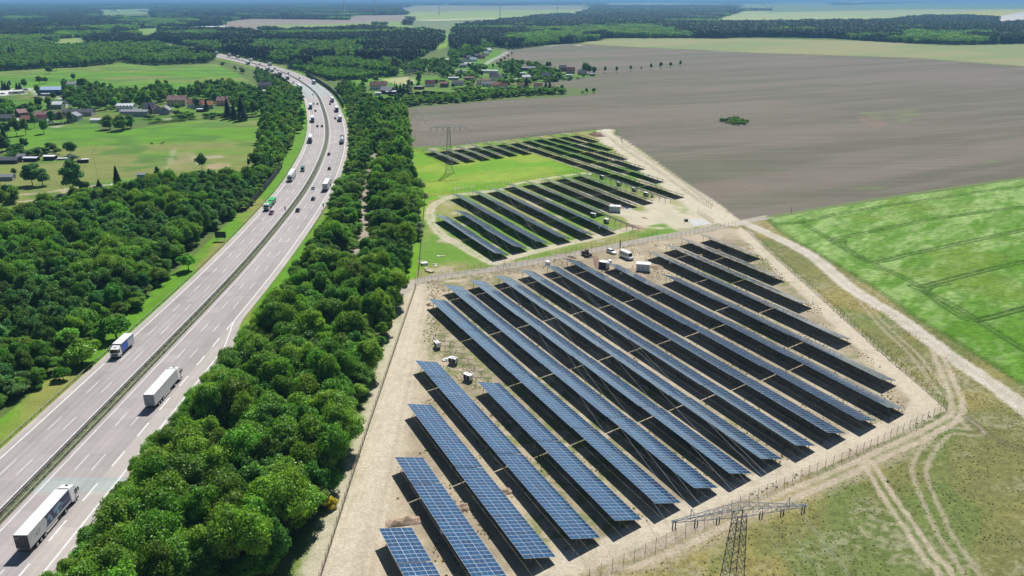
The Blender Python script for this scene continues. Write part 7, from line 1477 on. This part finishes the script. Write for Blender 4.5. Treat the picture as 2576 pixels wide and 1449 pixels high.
grove(0,0,[(1510,940),(1700,900),(1760,960),(1700,1040),(1560,1050)],9,mix,'grove of broadleaf trees behind the left village houses',(.9,1.3))
grove(0,0,[(1760,1010),(1900,960),(2050,900),(2350,880),(2450,930),(2576,960),(2900,1000),(2900,1150),(2500,1180),(2300,1100),(2140,1040),(2050,1010),(1900,1010)],9,mix,'wood behind the right end of the left village',(.8,1.2))
grove(0,0,[(0,1060),(150,1120),(380,1120),(390,1150),(330,1180),(200,1150),(80,1230),(0,1230)],9,mix,'trees around the houses at the left picture edge',(.7,1.0)); grove(0,0,[(-800,1000),(0,1080),(0,1449),(-900,1449)],10,mix,'trees around the houses at the left picture edge',(.7,1.0))
grove(0,0,[(1400,1180),(1800,1150),(2400,1160),(2300,1200),(1900,1205),(1450,1230)],7,['bright','oak'],'garden shrubs of the left village',(.25,.5),.7)
grove(0,1,[(0,30),(60,20),(240,90),(330,110),(600,60),(760,110),(560,120),(300,130),(0,120)],7,['oak','bluish'],'shrubs behind the allotment sheds',(.3,.6)); grove(0,1,[(-400,400),(0,400),(120,440),(180,520),(120,640),(0,640),(-400,700)],7,mix,'trees at the left end of the big wood',(.7,1.0))
grove(1,0,[(1640,650),(1900,640),(2050,640),(2080,690),(1960,690),(2000,760),(1900,800),(1840,760),(1700,740),(1500,760),(1440,720)],10,mix,'trees between the gardens of the right village',(.7,1.1)); grove(1,0,[(1970,530),(2150,520),(2350,470),(2400,490),(2200,570),(2100,610),(1980,620),(1920,580)],10,mix,'trees above the upper village street',(.8,1.1))
grove(1,0,[(1060,850),(1110,850),(1100,960),(1050,990)],9,mix,'trees left of the large red-roofed house',(.7,1.0)); grove(1,0,[(2200,890),(2576,915),(2576,940),(2300,935),(1900,930),(1960,910),(2150,900)],8,mix,'garden trees above the hedge belt',(.3,.5),.7)
grove(1,0,[(2420,640),(2576,640),(2950,680),(3000,760),(2900,790),(2700,800),(2576,850),(2540,780),(2440,700)],11,mix,'garden trees of the right village edge',(.5,1.0),.8)
grove(1,0,[(1560,870),(1700,880),(1720,900),(1600,930)],8,mix,'garden trees of the right village',(.4,.7),.8); grove(1,0,[(1800,840),(1990,850),(2200,845),(2220,880),(1980,900),(1820,895)],8,mix,'garden trees of the right village',(.35,.7),.7); grove(2,0,[(200,740),(330,720),(480,720),(500,790),(420,830),(300,820),(200,830)],7,mix,'garden trees of the right village edge',(.4,.8),.8); grove(2,0,[(-120,760),(0,800),(120,830),(200,860),(0,900),(-150,880)],9,mix,'garden trees of the right village edge',(.5,.9),.8)
grove(1,0,[(150,905),(240,860),(430,940),(470,1040),(300,1030),(200,960)],7,mix,'wood inside the motorway curve',(.6,.9))
grove(1,0,[(1440,880),(1560,900),(1600,925),(1560,940),(1400,945)],7,mix,'garden shrubs of the right village',(.3,.6),.8)
grove(1,0,[(1950,760),(2100,760),(2200,770),(2260,800),(2180,800),(2050,790)],8,mix,'trees between the halls of the right village',(.5,.8),.8)
grove(1,0,[(2150,690),(2330,690),(2330,715),(2150,720)],9,mix,'trees behind the long white hall',(.6,.9),.9)
grove(1,0,[(1480,700),(1650,760),(1700,740),(1600,680)],9,mix,'bushes at the village end of the meadows',(.4,.7),.7)
grove(2,0,[(500,745),(640,770),(700,800),(560,815),(380,850),(330,830)],7,mix,'garden shrubs before the salmon-pink house',(.25,.5),.7)
hl = PT(0,0,[(2180,640),(2320,700),(2450,745),(2576,790)]) + PT(1,0,[(0,700),(60,740),(200,800),(200,860),(60,880),(0,800),(-60,760),(-250,700)])
p_ = road_clear(fill(hl, 7.5), 25); mass('hedge_belt', p_, mid_sources('bluish'), np.c_[RNG.uniform(.8,1.1,len(p_)), RNG.uniform(.6,.9,len(p_))], 'tree belt along the lower side of the distant motorway')
# ------------------------------------------------------------------ hamlets on the horizon
def hamlet(i, j, x0, x1, y0, y1, n, lab, sc=1.0):
    for k in range(n):
        x = random.uniform(x0, x1); y = random.uniform(y0, y1); px, py = TT(i, j, x, y); house(None, None, px, py, 16*sc, 10*sc, 5*sc, 4*sc, random.uniform(-30, 60), random.choice(['pale','white','red','grey','white']), 'white', lab, 'house', 'house', 0, False, lab)
hamlet(0,0,1000,1230,108,125,7,'pale-walled house of the far hamlet in the left woods',1.3); hamlet(0,0,1300,1520,90,125,7,'pale house of the far hamlet, right part, in the left woods',1.3); hamlet(0,0,500,550,138,150,3,'pale roof of the tiny far settlement at the left',1.3)
hamlet(2,0,2230,2576,35,80,14,'pale house of the distant village in the upper right',1.5); hamlet(3,0,0,280,20,78,10,'pale house of the distant village right of the wood tip',1.5); hamlet(3,0,400,700,25,45,6,'pale house of the farthest hamlet on the right',1.8)
for k in range(3):
    px, py = TT(1,0,1465 + k*24,52); t = empty('storage_silo', px, py, 0, 0, f'white rounded storage tank on the horizon, {ORD[k]} of three', 'tank', 'white tanks on the horizon'); MB().tube((0,0,0),(0,0,9),13,16).tube((0,0,9),(0,0,14),13,16,0,4).build('shell', [white_paint], t)
# wind turbines: towers in view, rotors above the picture
def turbine(i, j, x, y, lab, H=105):
    px, py = TT(i, j, x, y); t = empty('wind_turbine', px, py, random.uniform(-.4, .4), 0, lab, 'wind turbine', 'wind turbines on the horizon'); wm = mat('turbine_white', (.78,.79,.80), .5, .3)
    MB().tube((0,0,0),(0,0,H),3.0,14,0,1.6).build('tower', [wm], t); MB().box(-1.8,1.8,-3.5,6.5,H,H+3.6).build('nacelle', [wm], t, bevel=.4); a0 = random.uniform(0, 2)
    MB().tube((0,-3.5,H+1.8),(0,-5.5,H+1.8),1.6,10,0,.5).build('hub', [wm], t)
    for k in range(3):
        a = a0 + k*2*math.pi/3; c, s = math.sin(a), math.cos(a); MB().tube((c*1.2,-4.5,H+1.8+s*1.2),(c*12,-4.6,H+1.8+s*12),1.3,6).tube((c*12,-4.6,H+1.8+s*12),(c*48,-4.8,H+1.8+s*48),1.5,6,0,.25).build('blade', [wm], t)
for a_ in [(1,0,897,163,'wind turbine tower before the dark far wood, leftmost'),(1,0,1205,150,'wind turbine tower at the corner of the far brown field'),(1,0,1845,152,'wind turbine tower on the pale green far field, left of the tallest'),(1,0,2457,160,'tallest wind turbine tower, near the centre of the horizon'),
 (2,0,190,60,'thin wind turbine tower far right of the tallest, first of two'),(2,0,245,78,'thin wind turbine tower far right of the tallest, second of two'),(2,0,455,118,'wind turbine tower standing before the dark far wood, right side'),(2,0,728,122,'wind turbine tower at the tip of the far light field')]: turbine(*a_)
# ------------------------------------------------------------------ haze
b = MB(); b.box(-70000, 70000, -4000, 70000, -2, 130); hz = b.build('haze', [], None); hz.data.materials.clear(); hm_ = bpy.data.materials.new('haze_air'); hm_.use_nodes = True; t = hm_.node_tree; t.nodes.remove(t.nodes['Principled BSDF'])
pv = t.nodes.new('ShaderNodeVolumePrincipled'); pv.inputs['Color'].default_value = (.30, .62, 1.0, 1); pv.inputs['Density'].default_value = .000095; pv.inputs['Anisotropy'].default_value = 0.0
t.links.new(pv.outputs[0], t.nodes['Material Output'].inputs['Volume']); hz.data.materials.append(hm_); tag(hz, 'pale blue air that veils the far woods and fields', kind='stuff')
